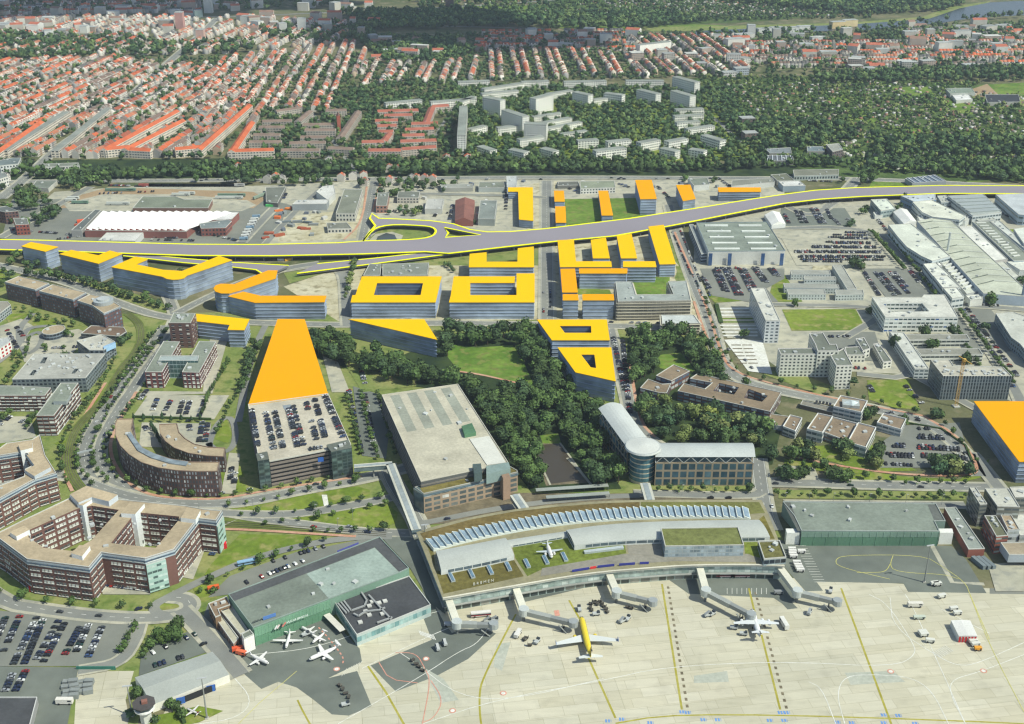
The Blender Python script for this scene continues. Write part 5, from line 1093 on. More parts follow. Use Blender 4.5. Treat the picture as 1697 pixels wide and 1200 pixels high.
def text(s,p1,p2,z,size,c,name='lettering',parent=None,flat=False,lift=0):
    cu=bpy.data.curves.new(name,'FONT');cu.body=s;cu.size=size;cu.extrude=.08;cu.resolution_u=2
    a=Vector((*P(*p1,z),z));b=Vector((*P(*p2,z),z));d=b-a;o_=bpy.data.objects.new(name,cu);COL.objects.link(o_)
    m_=bpy.data.materials.new('letter');m_.use_nodes=True;m_.node_tree.nodes['Principled BSDF'].inputs['Base Color'].default_value=S(c,1);cu.materials.append(m_)
    cu.align_x='LEFT';wd=max(.1,len(s)*size*.62);sc=d.length/wd
    o_.location=a+Vector((0,0,lift));o_.rotation_euler=(R(0 if flat else 90),0,math.atan2(d.y,d.x));o_.scale=(sc,1,1)
    me=bpy.data.meshes.new_from_object(o_);bpy.data.objects.remove(o_);o2=bpy.data.objects.new(name,me);COL.objects.link(o2)
    o2.location=a+Vector((0,0,lift));o2.rotation_euler=(R(0 if flat else 90),0,math.atan2(d.y,d.x));o2.scale=(sc,1,1)
    if parent: o2.parent=parent
    return o2
text('B R E M E N',(784,971),(830,962),zt,2.8,(206,206,196),parent=T,lift=.3)
for i in range(7):
    a=P(784+i*7,970-i*1.4,zt)
# pier details along the apron side: dark ground floor bays
m=MB();q=inset(poly,.6)
for a,b in zip(q,q[1:]+q[:1]):
    n_=Vector((b[1]-a[1],a[0]-b[0]))
    if n_.y<0 and math.dist(a,b)>2: m.beam((*a,4.3),(*b,4.3),1.6,.5,S((150,152,146),1))
m.build('canopy',T)
def jet_bridge(w0,rot,cab,label,zz=5.2):
    r=thing('jet_bridge',label,'jet bridge',group='boarding bridges along the terminal front')
    a,b,c=P(*w0,zz+3),P(*rot,zz+3),P(*cab,zz+2)
    m=MB();m.beam((*a,zz+1.5),(*b,zz+1.5),4,3.2,S((206,208,194),1));m.build('walkway',r)
    MB().beam((*a,zz+3.3),(*b,zz+3.3),4.4,.3,S((228,226,206))).build('roof',r)
    MB().cyl(b[0],b[1],zz-.5,3.1,4.4,S((206,212,206)),'metal',16).cyl(b[0],b[1],0,.8,zz,S((120,124,122)),'plain',10).build('rotunda',r)
    bv,cv=Vector(b),Vector(c);mid=bv+(cv-bv)*.55
    m=MB();m.beam((*b,zz+1.4),(*mid,zz+1.2),3.4,3.0,S((172,176,168)),'metal');m.build('tunnel',r)
    m=MB();m.beam((*mid,zz+1.2),(*c,zz+1.0),2.8,2.6,S((150,154,150)),'metal');m.build('tunnel',r)
    MB().cyl(c[0],c[1],zz-.6,2.9,3.6,S((168,174,172)),'metal',10).build('cab',r)
    wp=bv+(cv-bv)*.8;nn=Vector((-(cv-bv).y,(cv-bv).x)).normalized()
    MB().beam((*(wp+nn*1.6),0.2),(*(wp+nn*1.6),zz),.5,.5,S((90,94,94))).beam((*(wp-nn*1.6),.2),(*(wp-nn*1.6),zz),.5,.5,S((90,94,94))).beam((*(wp-nn*2),.7),(*(wp+nn*2),.7),.8,1.2,S((50,52,54))).build('drive_column',r)
    st_=bv+(cv-bv)*.9-nn*2.6;MB().beam((*(st_),.2),(*(st_-(cv-bv).normalized()*5),zz-.5),1,.3,S((140,144,140))).build('stair',r)
jet_bridge((743,992),(757,1031),(818,1034),'left most boarding bridge ending beside a parked white bus')
jet_bridge((853,969),(868,1010),(950,1031),'boarding bridge docked to the nose of the yellow airliner')
jet_bridge((1007,945),(1022,980),(1082,996),'empty boarding bridge right of the yellow airliner')
jet_bridge((1159,938),(1170,978),(1245,1018),'boarding bridge docked to the white four engined airliner')
jet_bridge((1291,938),(1322,979),(1388,996),'boarding bridge at the right end of the terminal')
def plane(label,nose,tail,span,length=None,body=(232,232,226),wing=(222,226,222),tailc=None,z=3.2,rad=1.9,engines=2,prop=False,high=False,sweep=.35,zbase=0,tip=None,ttail=False,grp=None):
    a,b=Vector(P(*nose,z+zbase)),Vector(P(*tail,z+zbase));d=(a-b);L=length or d.length;ang=math.atan2(d.y,d.x);c=(a+b)/2
    r=thing('airplane',label,'airplane',(c.x,c.y,zbase or ZL[0]),ang,grp);rz=z
    prof=[(-.5,.12,.75),(-.42,.35,.5),(-.3,.75,.18),(-.18,1,0),(.36,1,0),(.43,.85,-.05),(.475,.55,-.12),(.5,.12,-.2)]
    m=MB();m.loft([[(L*x,rad*s*math.cos(t),rz+rad*zo+rad*s*math.sin(t)) for t in [2*math.pi*i/14 for i in range(14)]] for x,s,zo in prof],S(body),'paint2');m.build('fuselage',r)
    w=MB();w.box(L*.455,0,rz+rad*.28,L*.02,rad*1.1,rad*.3,0,S((40,44,50),1));w.build('cockpit_window',r)
    if L>20:
        w=MB();w.beam((-L*.34,0,rz+rad*.22),(L*.4,0,rz+rad*.22),rad*2.0,.35,S((70,76,84),1));w.build('cabin_window',r)
    wz=rz+(rad*.75 if high else -rad*.45);ch=L*.17;hs=span/2
    def surf(x0,c0,x1,c1,y0,y1,z0,z1,t=.25):
        return [[(x0,y0,z0),(x0-c0,y0,z0),(x0-c0,y0,z0+t),(x0,y0,z0+t)],[(x1,y1,z1),(x1-c1,y1,z1),(x1-c1,y1,z1+t*.5),(x1,y1,z1+t*.5)]]
    for s in (1,-1):
        m=MB();rr=surf(L*.1,ch,L*.1-hs*sweep,ch*.35,s*rad*.5,s*hs,wz,wz+(0 if high else hs*.07))
        if s>0: rr=[list(reversed(q)) for q in rr]
        m.loft(rr,S(wing),'paint2');m.build('wing',r)
        if tip: MB().box(L*.1-hs*sweep-ch*.2,s*hs,wz+hs*.07,ch*.4,.15,rad*.9,0,S(tip)).build('winglet',r)
        m=MB();tz=rz+(L*.16 if ttail else rad*.5);rr=surf(-L*.41,ch*.55,-L*.41-hs*.12,ch*.25,s*rad*.1,s*span*.19,tz,tz,.2)
        if s>0: rr=[list(reversed(q)) for q in rr]
        m.loft(rr,S(wing),'paint2');m.build('tailplane',r)
        for k in range(engines//2):
            y=s*hs*(.33+.27*k) if engines>2 else s*hs*.33;ex=L*.1-abs(y)*sweep+ch*.15
            e=MB();er=rad*.6 if not prop else rad*.3
            e.loft([[(ex+x,y+er*q_*math.cos(t),wz-er*(.9 if not high else 1.0)+er*q_*math.sin(t)) for t in [2*math.pi*i/10 for i in range(10)]] for x,q_ in ((-er*3,.5),(-er*1.5,1),(er*1.2,1),(er*1.6,.85))],S(body if not prop else wing),'paint2');eo=e.build('engine',r)
            if prop:
                pp=MB()
                for t in (0,math.pi/2): pp.beam((ex+er*1.8,y-er*3*math.cos(t),wz-er-er*3*math.sin(t)),(ex+er*1.8,y+er*3*math.cos(t),wz-er+er*3*math.sin(t)),.12,.2,S((40,40,42)))
                pp.build('propeller',eo)
    m=MB();fz=rz+rad*.6;t=.15
    for y,fl in ((-t,1),(t,0)):
        q_=[(-L*.36,y,fz),(-L*.49,y,fz),(-L*.5,y,fz+L*.15),(-L*.45,y,fz+L*.15)];m.face(q_ if not fl else q_[::-1],S(tailc or body),'paint2')
    m.face([(-L*.45,-t,fz+L*.15),(-L*.45,t,fz+L*.15),(-L*.5,t,fz+L*.15),(-L*.5,-t,fz+L*.15)],S(tailc or body),'paint2');m.face([(-L*.36,-t,fz),(-L*.36,t,fz),(-L*.45,t,fz+L*.15),(-L*.45,-t,fz+L*.15)],S(tailc or body),'paint2');m.build('fin',r)
    g=MB();g.beam((L*.38,0,0.1),(L*.38,0,rz),.2,.2,S((90,90,92)))
    for s in (1,-1): g.beam((-L*.02,s*rad*1.1,.1),(-L*.02,s*rad*.8,rz-rad*.5),.3,.3,S((90,90,92)));g.box(-L*.02,s*rad*1.1,0,1.1*rad/1.9,.5,1.0*rad/1.9,0,S((30,30,32)))
    g.box(L*.38,0,0,.8*rad/1.9,.4,.8*rad/1.9,0,S((30,30,32)));g.build('landing_gear',r);return r
attr_mat('paint2',.35,0,.4,n1=None,n2=None)
plane('yellow airliner with white wings docked at the second boarding bridge',(963,1024),(979,1093),36,39,(240,214,60),(224,228,222),(226,196,50),tip=(90,120,190),sweep=.42)
plane('white high winged four engined airliner docked at a boarding bridge',(1247,1016),(1258,1056),26.5,28,(234,236,232),(226,230,228),high=True,engines=4,sweep=.22,z=2.8,rad=1.75,ttail=True)
plane('white historic twin engined airplane displayed on the green terminal roof',(916,928),(905,897),17,15,(236,234,226),(196,206,208),zbase=zt,z=2.4,rad=1.3,sweep=.12)
plane('largest white business jet on the dark apron before the green hangar',(512,1094),(562,1073),17,19,(238,236,230),(240,238,232),z=2,rad=1.2,sweep=.3,ttail=True)
plane('white twin propeller airplane with straight wings close to the hangar door',(475,1071),(480,1053),17.5,14,(236,234,228),(236,234,228),z=1.7,rad=.9,prop=True,sweep=.05)
plane('white business jet parked nearest the low bottom left hangar',(444,1100),(414,1086),14,15,(238,236,230),(238,236,230),z=1.8,rad=1,sweep=.2,ttail=True)
plane('small white jet parked close to the black roofed hall',(505,1043),(517,1050),10,12,(238,236,230),(238,236,230),z=1.5,rad=.8,sweep=.15,ttail=True)
plane('small white airplane between the hangar door and the largest business jet',(522,1063),(535,1053),11,11,(238,236,230),(238,236,230),z=1.5,rad=.8,sweep=.15,ttail=True)
plane('small white and red light aircraft on the grass edge at the bottom',(311,1176),(328,1184),10,8.5,(236,232,226),(232,228,222),(200,60,60),z=1.2,rad=.6,engines=0,sweep=.02,high=False)
# hangars
def hangar_front(r,a,b,z0,z1,c,n=22):
    a,b=Vector(a),Vector(b);d=(b-a)/n;nn=Vector((d.y,-d.x)).normalized()*.25;m=MB()
    m.beam((*(a+nn),(z0+z1)/2),(*(b+nn),(z0+z1)/2),.3,z1-z0,S(c,1),'plain');m.build('hangar_door',r);m=MB()
    for i in range(n+1): p_=a+d*i+nn*1.8;m.beam((*p_,z0),(*p_,z1),.25,.25,S(tuple(min(255,v*1.18) for v in c),1))
    m.build('door_rib',r)
hh=hb(420,1041,1070)
r,p=bd('hangar','large maintenance hangar with dark green grey roof and green ribbed doors','hangar',[(378,985.5),(629,890),(678,942),(663,949),(546,993),(419,1041)],hh,0,(120,150,130),(140,150,136),rim=(150,166,156),vn=6)
m=MB();m.flat(ccw(W([(378,985.5),(629,890),(678,942),(662,948),(621,907),(386,997)],hh)),hh+.02,S((92,94,94)),'roofing');m.build('roof_edge_strip',r)
m=MB();m.flat(ccw(W([(508,951),(621,908),(661,948),(546,993)],hh)),hh+.03,S((164,180,168)),'roofing');m.build('roof_section',r)
hangar_front(r,P(421,1041,hh),P(546,993,hh),6.2,hh-.3,(116,156,128));hangar_front(r,P(421,1041,hh),P(546,993,hh),0,5.9,(98,140,110),12)
text('ATLAS AIR SERVICE AG',(476,1029),(519,1013.5),9,1.9,(232,238,230),parent=r,lift=0).location.y-=2.6
m=MB();a,b=P(456,1037,9.5),P(475,1030,9.5);d_=Vector(b)-Vector(a)
for f0,f1,cc in ((0,.22,(226,230,224)),(.2,.42,(232,210,206)),(.46,.66,(50,54,60)),(.66,.98,(204,120,110))):
    u=Vector(a)+d_*f0;v=Vector(a)+d_*f1;m.beam((u.x,u.y-1.9,8.3),(v.x,v.y-1.9,10.4),.25,.9,S(cc,1))
m.build('emblem',r)
text('CESSNA',(418,1034),(436,1027),hh,1.9,(40,44,50),parent=r,lift=.2);a,b=P(436,1026,hh+1),P(457,1019,hh+1);MB().beam((*a,hh+1.3),(*b,hh+1.3),.3,2.2,S((90,130,190),1)).build('sign_panel',r)
t_=text('CITATION',(437,1026),(456,1019.5),hh,1.5,(60,96,160),parent=r,lift=.5);t_.location.y-=.5
a,b=P(559,914,hh+1),P(594,900,hh+1);MB().beam((*a,hh+.9),(*b,hh+.9),.3,1.4,S((84,88,150),1)).build('sign_panel',r)
a=P(483,1034,3);MB().box(a[0],a[1]-1.4,0,4.5,.5,5.7,.36,S((40,46,44),1)).build('door_gap',r)
bd(OFF,'brown brick corner block at the left end of the large hangar',oc,[(345,1001),(376,989),(382,1003),(362,1010),(366,1020),(357,1024)],9,2,(132,108,84),(150,128,104),windowkw=dict(bay=4,ww=.5,wh=.4),vn=2)
bd(OFF,'white roofed low wing along the end of the large hangar, upper tier',oc,[(366,1013),(384,1004),(412,1046),(398,1052)],7,0,(150,140,128),(208,204,180),vn=0)
bd(OFF,'white roofed low wing along the end of the large hangar, lower tier',oc,[(357,1025),(367,1019),(396,1058),(387,1068)],5,1,(150,124,108),(206,202,178),windowkw=dict(bay=4,ww=.5,wh=.4),vn=0)
r,p=bd(OFF,'white gable block with red lettered sign beside the green hangar door',oc,[(400,1051),(414,1044),(421,1052),(404,1060)],10,0,(232,230,220),(130,136,122),vn=0)
a,b=P(405,1060,9),P(420,1053,9);MB().beam((a[0],a[1]-.4,7.6),(b[0],b[1]-.4,7.6),.3,2.6,S((200,50,46),1)).build('sign',r)
r,p=bd('hangar','black roofed low hall with silver ducts joined to the large hangar','hangar',[(554,998),(678,955),(714,1003),(591,1053)],hb(592,1053,1071),0,(178,190,184),(86,88,90),rim=(206,208,200),vn=0)
za=hb(592,1053,1071)
windows(r,p,1,za-2,1,bay=3,ww=.94,wh=.6,cols=[((110,150,150),2),((150,180,176),1)])
def duct(pts,rr=.5):
    m=MB()
    for u,v in zip(pts,pts[1:]): m.beam((*P(*u,za+1),za+1),(*P(*v,za+1),za+1),rr*2,rr*1.6,S((172,174,170)),'metal')
    m.build('duct',r)
duct([(560,1000),(574,1016)]);duct([(565,998),(578,1014)]);duct([(570,996),(582,1012)]);duct([(598,980),(608,995),(604,1004),(582,1012)]);duct([(611,986),(648,1026)]);duct([(586,1017),(594,1021),(606,1013),(628,1011),(638,1007)]);duct([(650,1023),(625,1032)])
for x,y in ((612,1005),(628,1000),(638,997),(606,1014),(617,998),(634,1018),(612,1020),(597,1032)):
    c=P(x,y,za);MB().box(c[0],c[1],za,2.6,2.6,.9,.4,S((214,214,204))).build('roof_vent',r)
MB().beam((*P(541,1018,3.5),3.5),(*P(568,1045,3.5),3.5),4,.4,S((232,228,214))).build('awning',label='white awning roof between the green hangar and black roofed hall',cat='awning')
hb5=hb(253,1168.5,1179)
gable=gable_hall('low grey metal hangar with shallow roof and blue doors at the bottom left',[(223.6,1122.5),(252,1168.5),(380,1118),(352,1080)],5.2,1.6,(222,220,206),(182,186,176),'hangar','hangar','metal')
m=MB();a,b=P(300,1153,5),P(356,1131,5);m.beam((a[0]+.1,a[1]-.35,2.1),(b[0]+.1,b[1]-.35,2.1),.3,4.0,S((44,46,48),1));m.build('hangar_opening',gable)
for x,y in ((299,1153),(349,1133)): a=P(x,y,5);MB().box(a[0],a[1]-.6,0,4.5,.4,4.3,.35,S((60,104,176),1)).build('hangar_door',gable)
c=P(238,1165,12);r=thing('control_tower','squat old control tower with octagonal dark roof beside the grey hangar','tower',(c[0],c[1],0))
MB().cyl(0,0,0,3.2,8.5,S((206,206,196),1),'plain',8).build('shaft',r);MB().cyl(0,0,8.3,5.4,1.0,S((232,232,226),1),'plain',16).build('balcony',r);MB().cyl(0,0,9.3,4.9,2.2,S((70,84,88),1),'glass',8).build('window_band',r);MB().cyl(0,0,11.5,6.2,.6,S((88,84,82)),'roofing',8).build('roof',r);MB().box(.5,0,12.1,3,2.4,1.6,.3,S((150,104,90))).build('roof_machine',r)
hh=hb(1330,880,903)
r,p=bd('hangar','wide flight school hangar with flat green grey roof and yellow lettering','hangar',[(1297,832),(1551,835),(1567,864),(1549,864),(1557,881),(1328,880),(1316,855)],hh,0,(130,150,138),(146,156,142),rim=(176,184,176),vn=7)
m=MB();m.flat(ccw(W([(1297,832),(1310,833),(1327,880),(1322,880)],hh)),hh+.02,S((104,108,102)),'roofing');m.flat(ccw(W([(1537,836),(1551,836),(1567,864),(1549,864)],hh)),hh+.02,S((104,108,102)),'roofing');m.build('roof_edge_strip',r)
hangar_front(r,P(1329,881,hh),P(1556,881,hh),hh-4,hh-.2,(120,146,130),20);hangar_front(r,P(1329,881,hh),P(1556,881,hh),0,hh-4.2,(92,128,104),11)
for (x,w_) in ((1302,24),(1556,24)):
    a=P(x,883,8);MB().prism(W([(x,876),(x+w_-2,876),(x+w_,883),(x+2,883)],9),0,9,S((228,228,218),1),S((236,236,226))).build('white_bay',r)
text('Lufthansa Flight Training',(1362,883.5),(1412,883.5),hh-2.6,2.0,(240,190,40),parent=r).location.y-=1.2
text('Verkehrsfliegerschule',(1415,884.5),(1457,884.5),hh-2.6,1.9,(236,236,230),parent=r).location.y-=1.2
# right apron tent
r=tent('white apron shelter with red and white striped end',[(1576,1028),(1608,1028),(1620,1054),(1589,1054)],4.2,.4)
for i in range(6):
    a=P(1590+i*5.1,1054.5,4.2);MB().box(a[0]+.4,a[1]-.3,0,1.1,.15,4,0,S((196,50,50),1)).build('stripe',r)
def mast(x,y,h,label):
    c=P(x,y);r=thing('light_mast',label,'light mast',(c[0],c[1],0));MB().cyl(0,0,0,.55,h,S((150,154,150)),'metal',8,.25).build('pole',r);MB().box(0,0,h,5,.5,.7,.2,S((196,200,200))).build('lamp_bar',r);MB().box(0,0,0,1.8,1.8,.6,0,S((190,188,176))).build('base',r)
mast(1531.5,965,27,'tall light mast on the dark apron before the flight school hangar');mast(343.2,1190.8,26.6,'tall light mast in front of the grey bottom left hangar')
mast(219,1187,20,'light mast behind the old control tower');mast(705,905,16,'light mast at the left corner of the terminal')
def lamp(x,y,h=9):
    c=P(x,y);t=thing('street_lamp','thin grey street lamp standing by the road','lamp',(c[0],c[1],0),0,'thin grey street lamps along the roads');MB().cyl(0,0,0,.12,h,S((150,152,150)),'metal',5).build('pole',t);MB().box(.6,0,h,1.4,.3,.2,0,S((200,200,196))).build('lamp_head',t)
for x,y in ((470,868),(523,855),(585,862),(560,878),(330,845),(420,845),(1300,835),(1340,836),(1380,836),(1440,837),(1500,838),(1560,838),(700,840),(1130,822),(1180,822)): lamp(x,y)
# vehicles of the apron and streets
def vehicle(x,y,L_,Wd,Ht,ang,body,label,cat,name,cab=None,group=None,z=0,stripe=None,box_=None):
    c=P(x,y,z);r=thing(name,label,cat,(c[0],c[1],z+ZL[0]),R(ang),group)
    m=MB();m.box(0,0,.5,L_,Wd,Ht-.5,0,S(body));m.build('body',r)
    g=MB()
    if name in('bus','airport_bus'): g.box(0,0,Ht*.52,L_+.04,Wd+.06,Ht*.24,0,S((44,50,58),1))
    else: g.box(L_*.32,0,Ht*.55,L_*.22,Wd+.05,Ht*.28,0,S((44,50,58),1))
    g.build('window',r)
    w=MB()
    for sx in (-.32,.32):
        for sy in (-.5,.5): w.cyl(0,0,0,.01,.01,(0,0,0,1));w.box(L_*sx,Wd*sy,0,.9,.35,.9,0,S((32,32,34),1))
    w.build('wheel',r)
    if box_: MB().box(-L_*.16,0,Ht,L_*.6,Wd*.96,box_,0,S((214,216,206))).build('cargo_box',r)
    if stripe: MB().box(0,0,Ht*.35,L_+.08,Wd+.08,.5,0,S(stripe)).build('stripe',r)
    return r
BUS='airport_bus'
vehicle(797,1022,12,2.6,3,8,(236,232,224),'white and red apron bus beside the leftmost boarding bridge','bus',BUS,stripe=(180,60,60))
vehicle(1201,957,12,2.6,3,0,(238,234,226),'white apron bus, left of the pair at the terminal wall','bus',BUS,stripe=(180,60,60))
vehicle(1226,957,12,2.6,3,0,(238,234,226),'white apron bus, right of the pair at the terminal wall','bus',BUS,stripe=(180,60,60))
vehicle(411,936,13,2.6,3,20,(150,190,220),'pale blue coach parked beside the big lawn','bus','bus')
vehicle(354,978,7,2.4,2.6,22,(236,110,50),'orange lorry on the path beside the big lawn','truck','truck')
vehicle(394,1080,6,2.4,2.8,15,(236,100,60),'orange fire truck under the red sign','truck','truck');vehicle(400,1086,6,2.4,2.8,-20,(240,120,80),'second orange truck turned slightly beside the first','truck','truck')
vehicle(108,1167,9,2.5,3.4,0,(236,232,220),'white box lorry beside the stacked grey containers','truck','truck')
vehicle(858,1054,7,2.4,2.6,68,(232,230,222),'white van left of the yellow airliner','van','van')
vehicle(1299,1038,9.5,2.6,3.4,100,(232,232,222),'white fuel truck at the wing tip of the four engined airliner','truck','truck')
vehicle(1516,1006,9,2.5,2.8,0,(232,228,214),'white tank truck on the right apron','truck','truck');vehicle(1523,1026,7,2.2,1.8,0,(206,214,196),'pale flat cargo loader below the tank truck','loader','cargo_loader')
for i,(x,y,a) in enumerate(((1528,1051,10),(1531,1055,10),(1541,1065,-10),(1560,991,20),(1580,1012,10),(1586,1019,10),(1612,1066,10),(1616,1071,10),(1548,970,10),(1553,971,10))):
    vehicle(x,y,5,2.2,2.2,a,(226,226,214),['silver service vehicle, upper of the pair on the right apron','silver service vehicle, lower of the pair on the right apron','long silver tow vehicle above the hatched marking','white van near the stair truck','white pickup above the striped shelter','white pickup just behind the striped shelter','white van below the striped end, upper one','white van below the striped end, lower one','white car at the mast foot','pink and white car at the mast foot'][i],'van','service_van')
vehicle(1620,1078,4,2.2,2,0,(240,170,60),'orange tug below the striped shelter','tug','tow_tractor')
for i,(x,y) in enumerate(((1312,913),(1313,917),(1313,921),(1315,925),(1328,917),(1320,935),(1322,940),(1324,944),(1326,948))): vehicle(x,y,5,2,2.1,0,(236,234,226),'white van in the short row beside the terminal end','van','service_van',group='white vans in the row beside the terminal end')
for i,(x,y) in enumerate(((1394,900),(1423,901),(1457,901),(1478,901))): vehicle(x,y,5,2,1.9,0,(232,230,224) if i!=1 else (70,74,84),['white van, leftmost in front of the flight school doors','dark van in front of the flight school doors','white van, third in front of the flight school doors','white van, rightmost in front of the flight school doors'][i],'van','service_van')
for i,(x,y) in enumerate(((1039,958),(1265,956),(1282,956),(744,1038),(1015,931+24),(1290,985))): vehicle(x,y,5.5,2.1,2.2,0,((232,230,222),(232,230,222),(80,96,130),(190,196,200),(226,226,220),(150,154,154))[i],['white van at the terminal wall left of the middle bridge','white van at the terminal wall near the right end','blue van at the terminal wall near the right end','grey van under the leftmost boarding bridge','white van parked at the terminal apron wall','grey loader near the rightmost bridge'][i],'van','service_van')
def carts(pts,label):
    g='dark baggage carts parked on the apron'
    for x,y in pts:
        c=P(x,y);r=thing('baggage_cart',label,'baggage cart',(c[0],c[1],ZL[0]),random.random()*3,g);MB().box(0,0,.5,2.8,1.6,.35,0,S((86,82,74))).build('bed',r);MB().box(0,0,0,2.2,1.7,.5,0,S((36,36,36))).build('wheel',r);MB().box(-1.3,0,.85,.15,1.5,1.2,0,S((120,118,108))).build('end_frame',r)
carts([(986,1000),(990,1003),(979,1003),(978,1009),(981,1013),(994,999),(998,1003),(1001,1007),(1004,1011),(1006,1016),(985,999)],'dark baggage cart in the curved train on the apron')
carts([(684,1096),(690,1102),(695,1107),(701,1113)],'dark baggage cart in the straight row on the dark apron patch')
carts([(563,1138),(568,1144),(573,1151),(578,1157)],'dark baggage cart in the row left of the yellow line')
carts([(872,1059),(869,1062),(878,1071),(1040,1008),(1046,1010)],'loose dark baggage cart on the apron')
for i,(x,y) in enumerate(((988,1020),(890,1066),(725,1077),(737,1069),(1031,1032),(1040,1028),(1173,1022),(1180,1020),(1341,1018),(1216,1043),(1232,1053),(573,1170),(1376,982),(820,1030),(808,1032),(960,1012),(440,1052),(507,1054))):
    c=P(x,y);r=thing('ground_equipment',['white tug at the head of the curved cart train','belt loader left of the yellow airliner','grey stair truck, left of two on the dark patch','grey stair truck, right of two on the dark patch','silver loader right of the yellow airliner, left one','silver loader right of the yellow airliner, right one','tall silver loader left of the four engined airliner','silver loader close to the four engined airliner','silver loader standing alone right of the fuel truck','white tug left of the four engined airliner','dark belt loader under the tail of the four engined airliner','white tug at the row left of the yellow line','white tug at the rightmost boarding bridge','silver loader at the leftmost bridge, right one','silver loader at the leftmost bridge, left one','white tow tractor at the nose of the yellow airliner','silver car by the green hangar door','white cart among the small airplanes'][i],'airport equipment',(c[0],c[1],ZL[0]),R((10,60,110,110,40,60,20,40,60,-10,-10,20,70,0,10,95,10,30)[i]))
    MB().box(0,0,.5,4.6,2.1,1.1,0,S((196,200,196))).build('chassis',r);MB().box(1.4,0,1.6,1.4,1.9,.9,0,S((60,68,74))).build('cab',r);m=MB()
    for sx in (-1.5,1.5): m.box(sx,0,0,.8,2.2,.7,0,S((32,32,34)))
    m.build('wheel',r)
    if i in (2,3,6,8,4,13,14): MB().beam((-2.2,0,1.6),(1.0,0,3.4),1.6,.4,S((176,180,178)),'metal').build('stair',r)
# container stack and yard
for i in range(14):
    x=112+(i%4)*12+random.uniform(-2,2);y=1133+(i//4)*8;c=P(x,y);MB().box(c[0],c[1],0,5,2.6,2.2+.8*(i%2),.15*(i%3),S((150,156,152))).build('crate',label='grey cargo crate in the stack behind the white box lorry',cat='crate',group='grey cargo crates stacked on the concrete yard')
m=MB();a,b=P(127,1110),P(192,1110);m.beam((*a,1.2),(*b,1.2),.3,2.4,S((60,120,104),1));m.build('fence',label='green screen fence along the top of the concrete yard',cat='fence')
r,p=bd('warehouse','dark roofed building cut off by the bottom left corner','hall',[(-60,1156),(62,1156),(40,1240),(-60,1240)],5,0,(150,150,146),(88,90,92),rim=(206,206,200),vn=2)
# crane
c=P(1584,674);r=thing('tower_crane','yellow construction crane mast in front of the dark office block','crane',(c[0],c[1],0));m=MB();h_=42
for k in range(14):
    z0=k*3
    for sx,sy in ((-.9,-.9),(.9,-.9),(.9,.9),(-.9,.9)): m.beam((sx,sy,z0),(sx,sy,z0+3),.22,.22,S((206,166,86),1))
    m.beam((-.9,-.9,z0),(.9,-.9,z0+3),.16,.16,S((206,166,86),1));m.beam((-.9,.9,z0+3),(-.9,-.9,z0),.16,.16,S((206,166,86),1))
m.build('mast',r);MB().beam((-2,6,h_),(3,-9,h_),.6,.6,S((206,166,86),1)).build('jib',r);MB().box(0,0,0,5,5,1,.2,S((190,190,180))).build('base',r);MB().box(1,1,h_-2,2,2,2,0,S((226,190,90))).build('cab',r)

# shelters, gantry, trams and depot clutter
for (x1,y1,x2,y2,l) in ((888,812,1008,804,'long grey tram platform roof, upper of two below the pond'),(905,824,1010,817,'long grey tram platform roof, lower of two below the pond')):
    a,b=P(x1,y1,4),P(x2,y2,4);r=thing('tram_shelter',l,'shelter');MB().beam((*a,4),(*b,4),4,.3,S((168,174,164)),'metal').build('roof',r)
    for i in range(7): f=i/6;MB().cyl(a[0]+(b[0]-a[0])*f,a[1]+(b[1]-a[1])*f,0,.2,4,S((120,124,120)),'plain',6).build('post',r)
r=thing('sign_gantry','grey sign gantry spanning the avenue beside the tram line','gantry');a,b=P(128,752,6),P(153,746,6);MB().beam((*a,6.4),(*b,6.4),.8,1.2,S((176,184,184))).build('sign_beam',r)
for c in (a,b): MB().cyl(c[0],c[1],0,.3,6.5,S((150,154,152)),'plain',6).build('post',r)
def tramcar(x,y,ang,L_,c,l): vehicle(x,y,L_,2.5,3.3,ang,c,l,'tram','tram',group='trams and buses parked in the depot yard')
for i,(x,y,L_) in enumerate(((200,317,38),(122,331,14),(118,334,14),(133,338,20),(196,340,28),(300,325,22),(384,326,34),(310,323,20),(380,330,34))): tramcar(x,y,0,L_,(214,218,208) if i%3 else (120,150,130),'white tram or bus parked in the depot yard' if i%3 else 'green and white tram parked in the depot yard')
for i in range(9): tramcar(250+i*17,309.5,0,30,((176,96,88),(206,206,198),(190,190,184))[i%3],('red','white','pale grey')[i%3]+' tram in the long line at the tree belt')
tramcar(432,327,60,26,(150,170,150),'green tram on the bend of the depot loop')
for i in range(9): vehicle(404+i*2.6,398-i*4.6,9,2.5,3,8,(226,228,220) if i%4 else (140,170,190),'white lorry in the slanting row beside the depot building','truck','truck',group='white lorries in the slanting depot row')
for i,(x,y,c) in enumerate(((462,350,(236,130,60)),(478,347,(236,140,60)),(460,362,(230,120,60)),(447,342,(90,200,110)),(500,379,(176,96,66)),(507,380,(170,90,60)),(463,391,(180,100,70)),(440,395,(170,90,66)),(446,388,(176,98,70)),(475,369,(120,130,132)),(493,369,(130,138,140)),(510,370,(110,120,124)),(520,373,(140,144,140)),(136,368,(236,100,60)),(132,373,(190,90,60)),(478,431,(236,180,60)),(466,431,(240,240,236)))):
    c_=P(x,y);MB().box(c_[0],c_[1],0,random.uniform(7,13),random.uniform(3,5),random.uniform(1.5,3),random.uniform(-.4,.6),S(c)).build('container',label=('orange','orange','orange','bright green','rusty','rusty','rusty','rusty','rusty','grey','grey','grey','grey','orange','rusty','yellow','white')[i]+' container standing in the depot yards by the motorway',cat='container',group='containers in the depot yards')
